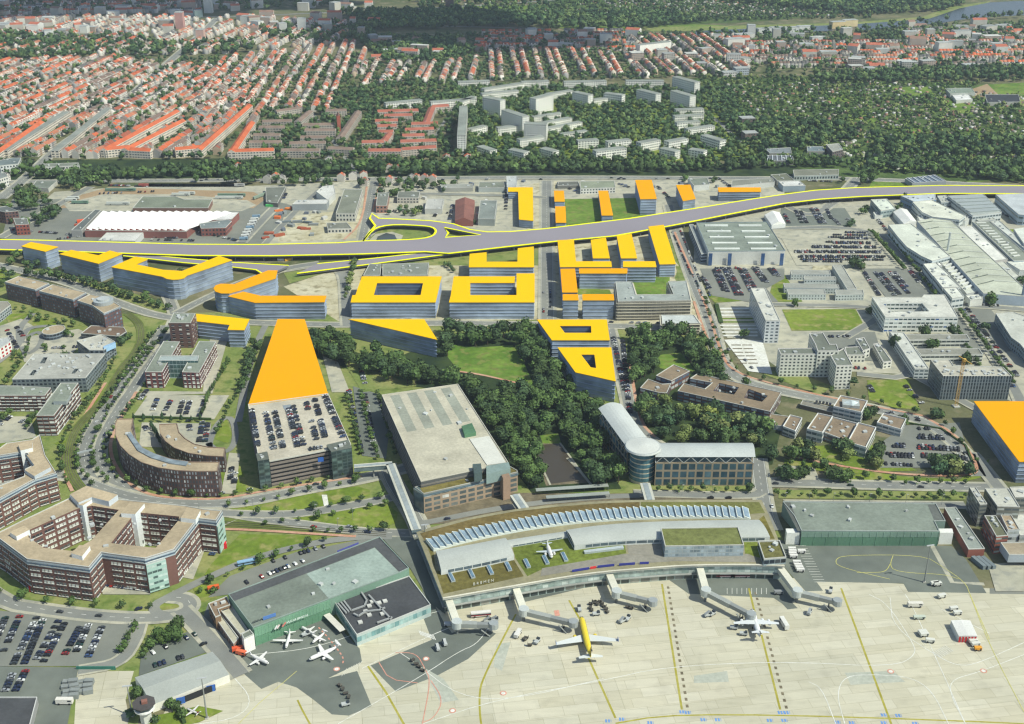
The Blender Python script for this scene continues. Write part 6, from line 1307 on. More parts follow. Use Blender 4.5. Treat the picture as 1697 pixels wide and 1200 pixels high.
for i in range(46):
    x,y=random.choice(((random.uniform(600,900),random.uniform(300,375)),(random.uniform(925,1240),random.uniform(296,312)),(random.uniform(1500,1690),random.uniform(335,470)),(random.uniform(455,545),random.uniform(345,395))));c_=P(x,y)
    if occ(*c_): continue
    g_=random.choice((0,1,2));MB().box(c_[0],c_[1],0,random.uniform(3,8),random.uniform(2.5,5),random.uniform(2,3.4),random.random()*3,S(((206,206,198),(150,156,152),(120,128,140))[g_])).build('shed',label=('small white','small grey','small blue grey')[g_]+' shed or skip in the yards along the motorway',cat='shed',group='small sheds in the yards along the motorway')
# ============ city beyond the motorway: slabs of flats and terraced houses ============
RT=[('bright orange',(206,108,68)),('red brown',(166,94,70)),('brown grey',(134,114,102)),('pale orange',(188,122,92)),('dark grey',(110,108,104))]
def slab(x1,y1,x2,y2,depth,h,label,wc=(242,240,228),rc=(150,156,146),name='apartment_block',pitch=0,nf=None,cols=None):
    a,b=Vector(P(x1,y1)),Vector(P(x2,y2));d=(b-a).normalized();n=Vector((-d.y,d.x))
    if n.y<0: n=-n
    q=[tuple(a),tuple(b),tuple(b+n*depth),tuple(a+n*depth)];q=ccw(q);r=thing(name,label,'apartment block',group='flats among the trees');occ_poly([tuple(a-n*9-d*3),tuple(b-n*9+d*3),tuple(b+n*(depth+2)+d*3),tuple(a+n*(depth+2)-d*3)],1)
    w_=MB().walls(q,0,h,S(wc,1))
    if pitch:
        m1=(*((a+a+n*depth)/2),h+pitch);m2=(*((b+b+n*depth)/2),h+pitch);e=[(*a,h),(*b,h),(*(b+n*depth),h),(*(a+n*depth),h)]
        m=MB();m.face([e[0],e[1],m2,m1],S(rc),'tiles');m.face([m1,m2,e[2],e[3]],S(rc),'tiles');m.build('roof',r)
        w_.face([e[0],m1,e[3]],S(wc,1));w_.face([e[1],e[2],m2],S(wc,1))
    else:
        MB().flat(q,h,S(rc),'roofing').walls(inset(q,-.2),h-.4,h+.01,S((190,192,182),1)).build('roof',r)
    w_.build('wall',r);k=nf or max(2,int(h/2.9))
    if Vector(P(x1,y1)).y<2300: windows(r,q,0,h/k,k,bay=3.8,ww=.6,wh=.42,cols=cols or [((76,82,84),2),((118,120,116),1)],mat='plain',proud=.12)
    return r
AP=[(758,256,762,205,12,26,'tall white slab seen end on left of the flats district'),(800,190,829,196,12,26,'ten storey white slab, upper left of the tall trio'),(831,212,866,224,12,26,'ten storey white slab, middle of the tall trio'),(868,236,905,238,12,26,'ten storey white slab, lower right of the tall trio'),
 (888,192,917,184,13,25,'ten storey white slab standing alone in the trees'),(948,172,974,178,12,18,'eight storey white slab right of the lone tower'),(1000,172,1030,176,12,16,'pale slab behind the school trees, left'),(1054,168,1086,176,12,18,'white slab by the avenue, left of three'),(1113,150,1150,160,12,22,'white slab by the avenue, upper right'),(1110,174,1142,184,12,22,'white slab by the avenue, lower right'),
 (782,228,808,222,10,12,'low white flats before the tall trio, left'),(826,226,862,222,10,12,'low white flats before the tall trio, right'),(862,246,902,240,10,12,'low white flats under the lower right slab'),(905,224,965,212,10,9,'long low white row behind the lone tower, lower'),(902,214,948,205,10,9,'long low white row behind the lone tower, middle'),(885,204,932,197,10,9,'long low white row behind the lone tower, upper'),
 (932,232,975,226,10,8,'low grey roofed flats left of the wood'),(958,248,992,246,11,12,'yellow white flats with flat grey roof, first'),(1008,250,1046,246,11,12,'yellow white flats with flat grey roof, second'),(988,268,1038,262,12,14,'long white flats with balconies near the tree belt'),(1062,254,1094,248,11,14,'pink balconied flats with flat roof, first'),(1108,252,1140,246,11,14,'pink balconied flats with flat roof, second'),
 (1120,194,1166,192,10,11,'white stepped row by the wood, top'),(1118,205,1166,202,10,11,'white stepped row by the wood, second'),(1122,216,1160,213,10,11,'white stepped row by the wood, third'),(1140,228,1184,222,10,12,'white stepped row by the wood, fourth'),(1160,240,1192,250,12,14,'grey roofed slab at the right end of the flats'),(1140,262,1165,266,12,12,'grey hipped flats at the tree belt, third'),(1092,260,1118,266,12,12,'grey hipped flats at the tree belt, second'),(894,260,916,266,12,12,'white gabled flats at the tree belt, first'),(842,262,868,268,12,12,'grey gabled flats at the tree belt, left'),(790,254,812,262,12,10,'grey roofed hall in the trees'),
 (803,160,868,150,11,12,'long grey white flats, upper row left'),(865,148,910,146,11,12,'long grey white flats, upper row second'),(935,148,1005,146,11,12,'long grey white flats, upper row third'),(1037,146,1100,146,11,12,'long grey white flats, upper row right'),(760,148,812,146,11,12,'long white flats behind the flats district, left'),(800,168,860,162,10,12,'salmon roofed slab of flats in the trees'),(910,166,950,160,10,10,'low white flats between the trees, centre'),(985,176,1030,170,10,10,'low white flats between the trees, right of centre'),
 (1060,90,1112,84,14,16,'long yellow school like block in the old town quarter'),(640,184,700,178,10,12,'white flats row beyond the red terraces, left'),(715,182,790,176,10,12,'white flats row beyond the red terraces, right'),(766,182,790,172,10,12,'white end block beyond the red terraces')]
for x1,y1,x2,y2,dp,h,l in AP: slab(x1,y1,x2,y2,dp,h+(1 if h>15 else 0),l)
BRr=[(626,196,694,194,'red roofed terrace with white balconies, top row left'),(718,188,745,186,'red roofed terrace, top row right'),(637,203,684,202,'red roofed terrace, second row left'),(622,212,660,211,'red roofed terrace, third row left'),(626,221,658,220,'red roofed terrace, fourth row left'),(628,230,652,230,'red roofed terrace, fifth row left'),(600,248,637,247,'red roofed terrace, sixth row left'),
 (682,217,726,216,'red roofed terrace, second row right'),(672,227,720,225,'red roofed terrace, third row right'),(667,237,704,236,'red roofed terrace, fourth row right'),(664,247,724,245,'red roofed terrace, fifth row right'),(610,262,665,262,'long red roofed terrace at the tree belt, left'),(667,260,724,256,'long red roofed terrace at the tree belt, right'),(712,214,722,188,'red roofed cross wing closing the upper rows'),(642,246,652,232,'red roofed cross wing closing the lower rows')]
for x1,y1,x2,y2,l in BRr: slab(x1,y1,x2,y2,11,9,l,(206,196,182),(178,108,88),pitch=3)
BRg=[(435,213,484,212,'brown roofed terrace, first of the grey brown rows'),(429,223,472,223,'brown roofed terrace, second of the grey brown rows'),(420,236,464,236,'brown roofed terrace, third of the grey brown rows'),(413,248,466,248,'blue grey roofed terrace, fourth of the grey brown rows'),(503,219,555,218,'brown roofed terrace, first of the right brown rows'),(505,228,556,228,'brown roofed terrace, second of the right brown rows'),(498,240,545,240,'brown roofed terrace, third of the right brown rows'),(480,250,540,249,'brown roofed terrace, fourth of the right brown rows'),(466,262,530,262,'grey roofed flats at the tree belt left of centre'),(543,258,585,260,'grey roofed flats at the tree belt centre'),(460,196,500,190,'brown roofed school with white gable'),(540,195,575,194,'brown roofed flats by the church'),(570,240,600,195,'long diagonal brown roofed row by the street'),(500,212,520,195,'small brown roofed row by the school')]
for x1,y1,x2,y2,l in BRg: slab(x1,y1,x2,y2,11,9.5,l,(186,178,164),(142,122,108),pitch=2.5)
for x1,y1,x2,y2,l in ((0,268,76,214,'long orange roofed terrace at the left edge'),(180,262,300,196,'very long orange roofed terrace, first right of the bare street'),(214,262,310,212,'long orange roofed terrace, second right of the bare street'),(336,262,420,186,'long orange roofed terrace with dormers, left of the parking street'),(378,265,412,215,'long orange roofed terrace with dormers, right of the parking street'),(380,265,455,263,'orange roofed flats along the tree belt'),(292,262,335,258,'pink orange roofed terrace along the tree belt'),(176,262,216,258,'bright orange roofed block at the corner of the tree belt'),(15,262,118,196,'long grey roofed terrace beside the wide road'),(86,262,175,190,'long flat grey roofed slab along the wide road'),(215,262,250,264,'pink roofed row at the tree belt')):
    rc=(208,110,70) if 'orange' in l or 'pink' in l else (150,154,144)
    slab(x1,y1,x2,y2,11,10.5,l,(222,212,194),rc,pitch=3.2 if 'orange' in l or 'pink' in l else 0)
for x,y,h,l,wc in ((330,30,16,'white low building with bright edge at the top centre left',(150,170,166)),(345,22,34,'tall pale slab at the top edge',(200,202,194)),(355,8,40,'white tower at the top edge',(206,208,202)),(298,48,34,'red and white tall flats by the wide road',(196,150,140)),(332,68,22,'pink flats by the wide road',(206,170,156)),(500,52,26,'white office slab with tower in the far trees',(206,208,200)),(470,54,18,'grey white office slab in the far trees',(190,192,184)),(545,55,18,'grey office slab in the shaded trees',(160,160,150)),(745,14,26,'dark brick tower at the top edge in cloud shade',(110,96,92)),(10,50,14,'white factory sheds at the top left',(206,212,214)),(82,66,18,'white small factory in the old quarter',(214,216,210)),
  (620,72,16,'grey office in the shaded quarter',(140,146,146)),(1245,170-110,22,'white terraced tower on the river bank',(206,206,200)),(1268,58,12,'white cube house on the river bank, first',(206,208,202)),(1290,56,12,'white cube house on the river bank, second',(206,208,202)),(1312,56,12,'white cube house on the river bank, third',(206,208,202)),(1335,54,12,'white cube house on the river bank, fourth',(206,208,202)),(1390,48,14,'yellow villa on the river bank',(214,190,140)),(1410,45,14,'yellow and white villa on the river bank',(214,196,150)),
  (1440,122,9,'grey pitched workshops at the garden edge, left',(170,176,174)),(1610,116,9,'blue grey workshop with striped roof',(176,188,192)),(1665,50,10,'white flat block at the right edge by the river',(206,210,206)),(1230,125,12,'blue grey school building at the garden edge',(176,184,190)),(1210,128,8,'white school wing at the garden edge',(210,206,200)),(1240,210,12,'brown hall among the garden trees',(120,104,96)),(1245,235,12,'dark hall among the garden trees',(130,112,100))):
    w=22 if h<15 else 13;a=(x-w/2,y);b=(x+w/2,y-1 if h<20 else y)
    slab(a[0],a[1],b[0],b[1],16,h,l,wc,(176,180,176),nf=max(2,int(h/3.5)))
for (xa,xb,ya,yb,n_) in ((-20,330,2,30,34),(-20,280,36,60,30),(400,620,30,60,16),(360,620,4,22,14),(600,800,72,104,18),(1180,1690,60,100,34),(1050,1240,66,120,12),(1500,1690,44,70,16),(1380,1560,112,124,10),(800,1050,60,84,14)):
    for _ in range(n_):
        x,y=random.uniform(xa,xb),random.uniform(ya,yb);c_=P(x,y)
        if occ(*c_): continue
        w_=random.uniform(9,24)*(1 if y<60 else 1.2);hh_=random.choice((8,10,12,15,18));rc=random.choice(((160,164,160),(180,184,180),(204,204,196),(150,120,104),(190,110,84)));red=rc[0]-rc[2]>40
        slab(x-w_/2,y+random.uniform(-1,1),x+w_/2,y+random.uniform(-1,1),random.uniform(12,20),hh_,f"{'red roofed' if red else 'pale flat roofed'} block {'beyond the top left parkland' if y<34 and x<620 else 'in the far city quarters'}",random.choice(((206,206,198),(190,186,174),(216,214,204),(176,160,146))),rc,pitch=3.5 if red else 0)
c=P(562,218);r=thing('church_tower','slim red brick church tower among the brown rows','tower',(c[0],c[1],0));MB().box(0,0,0,5,5,24,.3,S((170,96,78),1)).build('shaft',r);MB().cyl(0,0,24,3.6,5,S((120,90,80)),'tiles',4,.2).build('spire',r)
# terraced houses: shared house meshes
def house_T(k):
    wc=S(((206,200,186),(190,182,164),(218,212,200),(180,160,136),(160,158,152))[k],1)[:3];rc=(-1,-1,-1)
    V=[(-3.4,-5,0),(3.4,-5,0),(3.4,5,0),(-3.4,5,0),(-3.4,-5,8),(3.4,-5,8),(3.4,5,8),(-3.4,5,8),(-3.4,0,11.2),(3.4,0,11.2)]
    F=[(0,1,5,4),(1,2,6,5),(2,3,7,6),(3,0,4,7),(4,5,9,8),(6,7,8,9),(5,6,9),(7,4,8)];C=[wc]*4+[rc,rc]+[wc]*2
    if k%2==0:
        i=len(V);V+=[(-1.2,-4.6,8),(1.2,-4.6,8),(1.2,-4.6,10.2),(-1.2,-4.6,10.2),(-1.2,-1,10.2),(1.2,-1,10.2)];F+=[(i,i+1,i+2,i+3),(i+3,i+2,i+5,i+4),(i,i+3,i+4),(i+1,i+5,i+2)];C+=[wc,rc,wc,wc]
    for z in (1.2,3.8,6.2):
        for x in (-2,.2,2):
            for s in (-1,1):
                i=len(V);y=s*5.06;V+=[(x-.55,y,z),(x+.55,y,z),(x+.55,y,z+1.3),(x-.55,y,z+1.3)];F.append((i,i+1,i+2,i+3) if s<0 else (i+3,i+2,i+1,i));C.append((.13,.14,.15))
    return V,F,C
HT=[house_T(k) for k in range(5)]
def house_mesh(k,part,rc):
    V,F,C=HT[k];mb=MB()
    for f,c in zip(F,C):
        isr=c[0]<0
        if isr==(part=='roof'): mb.face([V[i] for i in f],S(rc) if isr else (*c,1),'tiles' if isr else 'plain')
    return mb.mesh(part)
HM={};HOUSES=[]
def house_row(p1,p2,wgt,place,prob=.97):
    a,b=Vector(P(*p1)),Vector(P(*p2));L=(b-a).length;d=(b-a)/L;an=math.atan2(d.y,d.x);x=3.5;rc=random.choices(range(5),wgt)[0]
    while x<L-3:
        p=a+d*x
        if random.random()<.25: rc=random.choices(range(5),wgt)[0]
        if random.random()<prob and not occ(p.x,p.y): HOUSES.append((p.length,p.x,p.y,an+(math.pi if random.random()<.5 else 0),rc,random.choices(range(5),(5,3,5,2,3))[0],random.uniform(.82,1.2),place))
        x+=6.8
def lattice(px,dirpx,gap,wgt,place,alt=None,prob=.97,cross=140):
    poly=W(px);a,b=Vector(P(*dirpx[0])),Vector(P(*dirpx[1]));d=(b-a).normalized();n=Vector((-d.y,d.x));o=a
    cs=[(Vector(p)-o).dot(n) for p in poly];s=min(cs);k=0
    while s<max(cs):
        ts=[(Vector(p)-o).dot(d) for p in poly];t=min(ts)+random.uniform(0,30)
        while t<max(ts):
            L=cross*random.uniform(.6,1.3);p0=o+n*s+d*t
            # clip into polygon sample by sample
            run=[]
            for i in range(int(L/6.8)):
                q=p0+d*(i*6.8);
                if inpoly(q.x,q.y,poly) and not occ(q.x,q.y): run.append(q)
            rc=random.choices(range(5),wgt)[0];an=math.atan2(d.y,d.x)
            if random.random()<.1: run=run[::3]
            off=Vector((random.uniform(-2.5,2.5),random.uniform(-2.5,2.5)));hz_=random.uniform(.85,1.15)
            for q in run:
                q=q+off
                if random.random()<.3: rc=random.choices(range(5),wgt)[0]
                if random.random()<prob: HOUSES.append((q.length,q.x,q.y,an+(math.pi if k%2 else 0),rc,random.choices(range(5),(5,3,5,2,3))[0],hz_*(random.uniform(.97,1.03) if random.random()<.8 else random.uniform(.85,1.2)),place))
            t+=L+random.uniform(10,22)
        s+=gap[k%2];k+=1
lattice([(-60,108),(170,98),(330,112),(415,130),(400,190),(330,262),(185,262),(120,262),(90,262),(0,262),(-60,262)],((240,262),(330,205)),(17,24),(6,4,4,4,2),'in the left hand terraced quarter')
lattice([(330,112),(400,95),(600,70),(610,110),(560,150),(540,190),(430,190),(415,250),(330,262)],((420,188),(490,80)),(17,25),(6,4,3,4,2),'by the straight white street')
lattice([(640,108),(760,104),(790,92),(796,136),(740,140),(645,138)],((690,140),(712,95)),(17,30),(5,4,4,3,3),'in the shaded middle terraced quarter',prob=.9)
lattice([(790,58),(1040,56),(1050,88),(800,84)],((800,62),(1000,60)),(26,34),(4,4,4,3,5),'in the shaded middle terraced quarter',prob=.8)
lattice([(796,88),(900,86),(900,132),(800,134)],((850,134),(842,88)),(16,27),(4,4,5,3,3),'in the shaded middle terraced quarter',prob=.9)
lattice([(905,86),(1050,90),(1060,128),(905,134)],((960,134),(940,88)),(17,32),(6,4,3,4,3),'in the middle terraced quarter by the red school',prob=.9)
lattice([(1040,62),(1230,62),(1240,118),(1160,128),(1060,130)],((1150,130),(1080,70)),(17,26),(5,4,3,4,3),'in the terraced quarter left of the gardens')
lattice([(1190,72),(1400,72),(1760,70),(1760,114),(1400,112),(1230,112)],((1200,100),(1600,98)),(24,36),(4,4,4,4,4),'in the terraced strip beyond the gardens',prob=.85)
lattice([(1500,55),(1760,50),(1760,72),(1500,72)],((1500,70),(1700,60)),(30,40),(4,4,2,4,3),'near the river at the far right',prob=.6)
lattice([(-60,30),(420,30),(600,40),(560,75),(380,90),(180,92),(-60,98)],((0,90),(140,40)),(22,34),(4,4,3,4,5),'in the old quarter at the top left',prob=.75)
lattice([(-60,-10),(340,-10),(330,24),(-60,28)],((0,20),(200,18)),(30,40),(2,3,5,3,5),'at the far top left',prob=.7)
lattice([(600,108),(650,104),(650,140),(600,150)],((610,140),(630,105)),(18,26),(4,4,3,4,3),'beside the long street')
for x,y in ((444,303),(457,300),(467,303),(566,300),(585,298),(603,297),(645,305),(682,302),(690,302),(703,302),(717,303),(395,283),(424,278),(645,285),(660,286),(740,268),(775,268),(545,272),(604,308),(150,262),(10,300)):
    q=P(x,y);HOUSES.append((1200+random.random(),q[0],q[1],1.5+random.uniform(-.3,.3),random.choice((0,0,1,4)),random.choice((0,2)),1.0,'standing alone along the tree belt'))
def build_houses(N=300):
    HOUSES.sort();m=Mass();n=0;kept=[]
    for D,x,y,an,rc,k,sz,place in HOUSES:
        u=Q(x,y,5);vis=-5<u[0]<1702 and -5<u[1]
        if vis and n<N:
            n+=1;key=(k,rc)
            if key not in HM: HM[key]=(house_mesh(k,'wall',RT[rc][1]),house_mesh(k,'roof',RT[rc][1]))
            t=thing('terraced_house' if 'alone' not in place else 'house',f'{("white","cream","bright white","tan","grey")[k]} house with {RT[rc][0]} tiled roof {place}','house',(x,y,0),an,f'houses {place}')
            t.scale=(1,1,sz);put('wall',HM[key][0],t);put('roof',HM[key][1],t)
        else:
            c=S(RT[rc][1]);g=random.uniform(.85,1.15);m.add(HT[k],x,y,0,1,sz,an,(1,1,1,c[0]*g,c[1]*g,c[2]*g))
    m.build('distant_houses','plain','close rows of small red and grey roofed town houses filling the far quarters','houses')
for h in HOUSES: occ_poly([(h[1]-4,h[2]-4),(h[1]+4,h[2]-4),(h[1]+4,h[2]+4),(h[1]-4,h[2]+4)],1)
build_houses()
# ============ trees, hedges, cars ============
DARK=[(62,78,46),(70,90,50),(54,70,44),(78,98,54),(64,82,54)]
g1='trees of the dense central wood'
wood='dark green broadleaf tree in the dense central wood'
for px in ([(520,560),(560,570),(640,600),(735,627),(762,640),(800,660),(846,660),(905,720),(880,740),(912,806),(886,815),(846,770),(765,652),(700,640),(640,636),(560,608),(515,590)],
           [(735,556),(890,552),(925,600),(960,660),(1000,675),(1010,700),(1000,760),(1035,806),(985,812),(940,740),(930,720),(905,722),(860,660),(885,640),(868,600),(850,574),(790,580),(742,574),(745,600),(735,600)]):
    forest(px,8.2,5.2,13,wood,g1,1,cols=DARK)
forest([(1042,560),(1080,556),(1098,580),(1082,605),(1090,620),(1062,636),(1045,640)],7.6,5,12,'dark tree in the ring of wood round the small right meadow','trees round the small right meadow',cols=DARK)
forest([(1080,556),(1160,562),(1185,590),(1205,640),(1165,650),(1150,612),(1128,582),(1096,586)],7.6,5,12,'dark tree in the ring of wood round the small right meadow','trees round the small right meadow',cols=DARK)
forest([(1062,662),(1120,672),(1180,690),(1262,712),(1290,735),(1280,765),(1250,750),(1190,740),(1085,735),(1048,700)],9.5,5.4,11,'broad tree in the garden behind the silver roofed offices','trees in the garden behind the silver roofed offices',.8)
for x,y,r_ in ((1178,712,8),(1175,700,6),(1195,712,6),(1090,700,6.5)):
    c=P(x,y);tree(c[0],c[1],r_,14,'large spreading tree with pale olive crown before the courtyard offices' if x==1175 else 'large dark tree before the courtyard offices','large garden trees by the courtyard offices',cols=[(120,128,66)] if x==1175 else DARK)
forest([(1300,748),(1360,735),(1440,755),(1470,790),(1400,785),(1300,765)],11,5.2,10,'roundish tree on the bank south of the white rimmed offices','trees on the bank below the white rimmed offices',.75)
forest([(1545,775),(1600,772),(1610,795),(1550,797)],9,5.5,9,'large bushy tree at the corner of the big car park','trees at the corner of the big car park',.85)
for q in ((1298,790),(1312,795),(1330,788),(1380,792),(1398,795),(1447,765),(1455,752),(1434,690),(1444,690),(1413,640),(1420,438),(1412,440),(1426,442),(1640,500),(1532,556),(1576,556),(1480,612-40),(1545,575),(1600,600)):
    c=P(q[0],q[1]+4);tree(c[0],c[1],random.uniform(4.5,7),random.uniform(8,12),'single large tree standing between the offices at the right','single trees between the offices at the right',cols=DARK)
yg='young street trees along the avenues'
yo=[(72,92,50),(82,100,54),(66,86,46),(62,78,46)]
rows=[([(282,545),(255,580),(208,645),(184,678),(160,722),(152,748),(155,778),(180,800)],9,'on the planted strip between the avenue lanes'),([(245,585),(192,645),(166,680),(142,716),(130,745),(130,778),(158,812)],9,'along the left kerb of the avenue'),([(190,600),(165,650),(122,700),(102,740),(102,775),(112,805)],9,'on the far side of the tram track'),
 ([(290,560),(225,668),(200,700),(176,735),(174,765),(196,795),(240,815),(300,825),(380,825),(470,810),(600,785)],11,'along the pavement round the crescents'),([(380,842),(460,828),(560,806),(610,798)],11,'on the loop lawn edge'),([(400,856),(500,850),(600,832),(640,826)],12,'on the loop lawn'),([(440,870),(520,862),(640,840)],12,'on the second loop lawn'),([(520,882),(600,884),(660,878)],9,'beside the tram lawn'),
 ([(0,985),(80,1000),(160,1006),(250,1010)],16,'along the street before the brick complex'),([(350,968),(420,938),(500,908),(560,893)],12,'beside the hangar car park'),([(575,660),(590,720),(600,760)],7,'in the lane beside the car park block'),([(598,655),(618,740),(628,765)],7,'in the middle parking strip'),([(625,655),(640,700),(655,760)],8,'in the right parking strip'),([(300,455),(230,500)],8,'beside the junction'),
 ([(1285,822),(1400,824),(1600,826)],8.5,'in the straight row behind the flight school hangar'),([(1310,772),(1400,790),(1500,803),(1600,803)],9,'along the curved pavement below the car park'),([(710,832),(840,815)],8,'before the brick grid office'),([(1090,815),(1245,817)],8,'before the silver roofed offices'),
 ([(1168,500),(1190,575),(1222,620),(1320,645),(1450,668),(1560,700),(1620,770)],14,'along the right ring road'),([(1475,395),(1540,480),(1590,560),(1640,640)],7,'along the factory road'),([(1440,385),(1500,450)],6,'on the green strip of the factory car park'),([(1590,520),(1680,640)],7,'in the factory parking strip'),([(200,630),(215,610),(268,540)],9,'along the right kerb of the avenue'),
 ([(0,505),(60,525),(130,545)],12,'before the long brick row'),([(10,640),(45,590),(50,560)],9,'along the left side street'),([(360,720),(375,690),(400,640),(430,580)],8,'along the car park lane'),([(5,700),(40,665)],5,'in the lot of the grey roofed wing'),([(45,712),(62,690)],4,'in the lot beside the blank end wall')]
for pts,sp,l in rows: tree_row(pts,sp,2.5,6,'young round street tree '+l,yg+' '+l,cols=yo)
tree_row([(222,698),(250,700),(300,700),(345,700)],7.5,1.9,8,'slim conifer in the row between the crescents and the parking rows','slim conifers behind the crescents','c',cols=[(54,74,50)])
tree_row([(252,712),(262,730),(275,748)],4,2,8,'slim dark conifer in the gap between the two crescents','slim conifers between the crescents','c',cols=[(50,70,50)])
tree_row([(430,575),(412,620),(400,660)],5,3,9,'dense dark tree in the belt left of the long orange block','dense trees left of the long orange block',cols=DARK,jx=2);tree_row([(424,575),(405,620)],5,3,9,'dense dark tree in the belt left of the long orange block','dense trees left of the long orange block',cols=DARK,jx=2)
tree_row([(380,600),(350,650),(335,690)],5,2.2,7,'slim conifer along the office parking lane','slim conifers along the office parking lane','c',cols=DARK)
forest([(235,1075),(260,1045),(300,1030),(310,1050),(260,1090),(238,1105)],6,3.4,7,'bright green tree in the small car park by the grey hangar','trees in the small car park by the grey hangar',.45,cols=yo)
c=P(292,1062);tree(c[0],c[1],5,9,'big dark round tree in the small car park','big tree in the small car park',cols=DARK)
forest([(222,1140),(238,1152),(232,1200),(212,1200)],5,3,6,'scrubby tree around the old control tower','scrub round the old control tower',.7);forest([(262,1172),(300,1165),(310,1200),(250,1200)],6,3.4,6,'garden tree below the grey hangar','garden trees below the grey hangar',.5,cols=DARK)
tree_row([(224,1040),(212,1060),(200,1085)],4,2.2,4,'shrub on the strip beside the pale lot','shrubs beside the pale lot',cols=yo,jx=1)
forest([(255,1003),(300,1000),(300,1012),(262,1014)],6,2,4,'small tree on the turning circle','small trees on the turning circle',.5,cols=yo);forest([(322,970),(348,965),(355,985),(332,995)],6,2,4,'small round tree on the green corner','small trees on the green corner',.6,cols=yo)
forest([(350,900),(372,895),(370,910),(352,915)],4,2.6,6,'bushy tree at the foot of the brick gable','bushy trees at the foot of the brick gable',1)
forest([(0,440),(40,425),(70,450),(20,470),(0,480)],10,5,10,'tree by the road at the far left','trees by the road at the far left',.6,cols=DARK);tree_row([(60,458),(150,475),(230,500),(280,515)],10,4.5,9,'roadside tree in front of the yellow blocks','roadside trees in front of the yellow blocks',cols=DARK,jx=2)
tree_row([(588,440),(580,470),(572,500)],8,3.5,8,'tree beside the grey workshops','trees beside the grey workshops',.9 and 'n');tree_row([(752,452),(745,445),(735,440)],7,4,8,'tree between the courtyard blocks','trees between the courtyard blocks')
# belts and city trees
tb='tree of the long dark belt behind the yards'
forest([(-120,268),(100,282),(200,290),(400,276),(600,275),(800,270),(1240,272),(1270,270),(1262,282),(1100,288),(800,290),(640,294),(600,290),(440,298),(420,308),(300,302),(190,304),(130,318),(60,300)],9,5.8,12,tb,'trees of the long dark belt',.92,cols=DARK)
forest([(1270,262),(1400,270),(1410,278),(1270,280)],8,5,10,tb,'trees of the long dark belt',.95,cols=DARK)
forest([(1430,268),(1850,280),(1850,306),(1640,303),(1560,292),(1440,284)],9,6,13,tb,'trees of the long dark belt',.95,cols=DARK)
forest([(1412,290),(1446,288),(1448,308),(1420,308)],9,6,12,'dark tree clump at the motorway bend','tree clump at the motorway bend',.95,cols=DARK)
forest([(0,300),(60,320),(90,340),(60,380),(0,395)],10,5,10,'tree by the brick houses at the left edge','trees by the brick houses at the left edge',.5,cols=DARK);forest([(70,345),(100,350),(95,365),(60,385),(50,375)],9,5,10,'tree by the brick houses at the left edge','trees by the brick houses at the left edge',.8,cols=DARK)
forest([(625,305),(760,300),(760,318),(640,330),(625,345)],10,4.6,9,'garden tree among the small houses by the ring road','garden trees by the ring road',.6,cols=DARK);forest([(430,296),(600,296),(600,330),(575,312),(480,312)],11,5,10,'garden tree among the depot houses','garden trees among the depot houses',.5,cols=DARK)
forest([(667,345),(700,350),(700,360),(640,358)],8,3.5,7,'tree in the sandy yard','trees in the sandy yard',.5);forest([(758,366),(790,368),(788,374),(760,372)],5,3,5,'bush below the dark red hall','bushes below the dark red hall',1,cols=DARK)
CITY='tree in the gardens of the far city quarters'
CG=[(58,78,48),(66,88,52),(50,70,46),(78,96,58),(88,104,60)]
forest([(-120,105),(600,95),(740,140),(800,145),(780,266),(-120,266)],11,4.6,10,CITY,'trees in the far city quarters',.55,cols=CG)
forest([(430,190),(600,150),(640,140),(800,145),(790,268),(430,268)],9.5,4.8,11,CITY,'trees in the far city quarters',.5,cols=CG)
forest([(745,142),(1110,148),(1215,150),(1250,266),(780,270)],8.6,4.9,10,'tree between the white flats','trees between the white flats',.74,cols=CG)
forest([(1150,128),(1420,125),(1850,158),(1850,300),(1440,290),(1400,268),(1250,268),(1200,200)],9,3.3,6,'small tree in the allotment gardens','trees in the allotment gardens',.66,cols=[(62,82,46),(76,98,52),(98,114,62),(54,74,46),(110,120,70)],rv=.6)
forest([(1200,200),(1400,210),(1420,235),(1260,262)],9,5.6,13,'tree in the allotment gardens','trees in the allotment gardens',.8,cols=CG)
forest([(1440,228),(1640,235),(1850,238),(1850,268),(1640,262),(1450,262)],10,6,13,'tree in the allotment gardens','trees in the allotment gardens',.75,cols=CG)
forest([(1350,125),(1560,118),(1850,115),(1850,132),(1560,138),(1350,140)],11,6.5,13,CITY,'trees in the far city quarters',.85,cols=CG)
forest([(600,60),(1050,56),(1240,60),(1240,125),(1060,135),(740,138),(640,104)],10,4.2,9,CITY,'trees in the far city quarters',.62,cols=CG)
forest([(600,75),(760,68),(790,90),(760,100),(640,110)],10,6.5,14,CITY,'trees in the far city quarters',.9,cols=CG)
forest([(-150,60),(190,62),(290,78),(420,70),(420,88),(180,98),(-150,108)],12,6.5,14,CITY,'trees in the far city quarters',.7,cols=CG)
forest([(400,48),(620,40),(620,75),(480,72)],13,6.5,13,CITY,'trees in the far city quarters',.7,cols=CG)
forest([(560,22),(1060,24),(1180,36),(1060,50),(800,48),(620,52)],12,7.5,16,CITY,'trees in the far city quarters',.95,cols=CG)
forest([(660,-5),(1000,-5),(1000,20),(700,18)],16,7,13,CITY,'trees in the far city quarters',.55,cols=CG)
forest([(980,-12),(1420,-12),(1500,10),(1440,30),(1180,36),(1000,28)],12,4.4,7,CITY,'trees in the far city quarters',.75,cols=CG,rv=.5)
forest([(1180,-14),(1600,-14),(1600,8),(1560,20),(1420,26),(1200,4)],12,7.5,15,CITY,'trees in the far city quarters',.9,cols=CG)
forest([(-150,-12),(560,-12),(560,14),(360,20),(-150,24)],15,6.5,13,CITY,'trees in the far city quarters',.5,cols=CG)
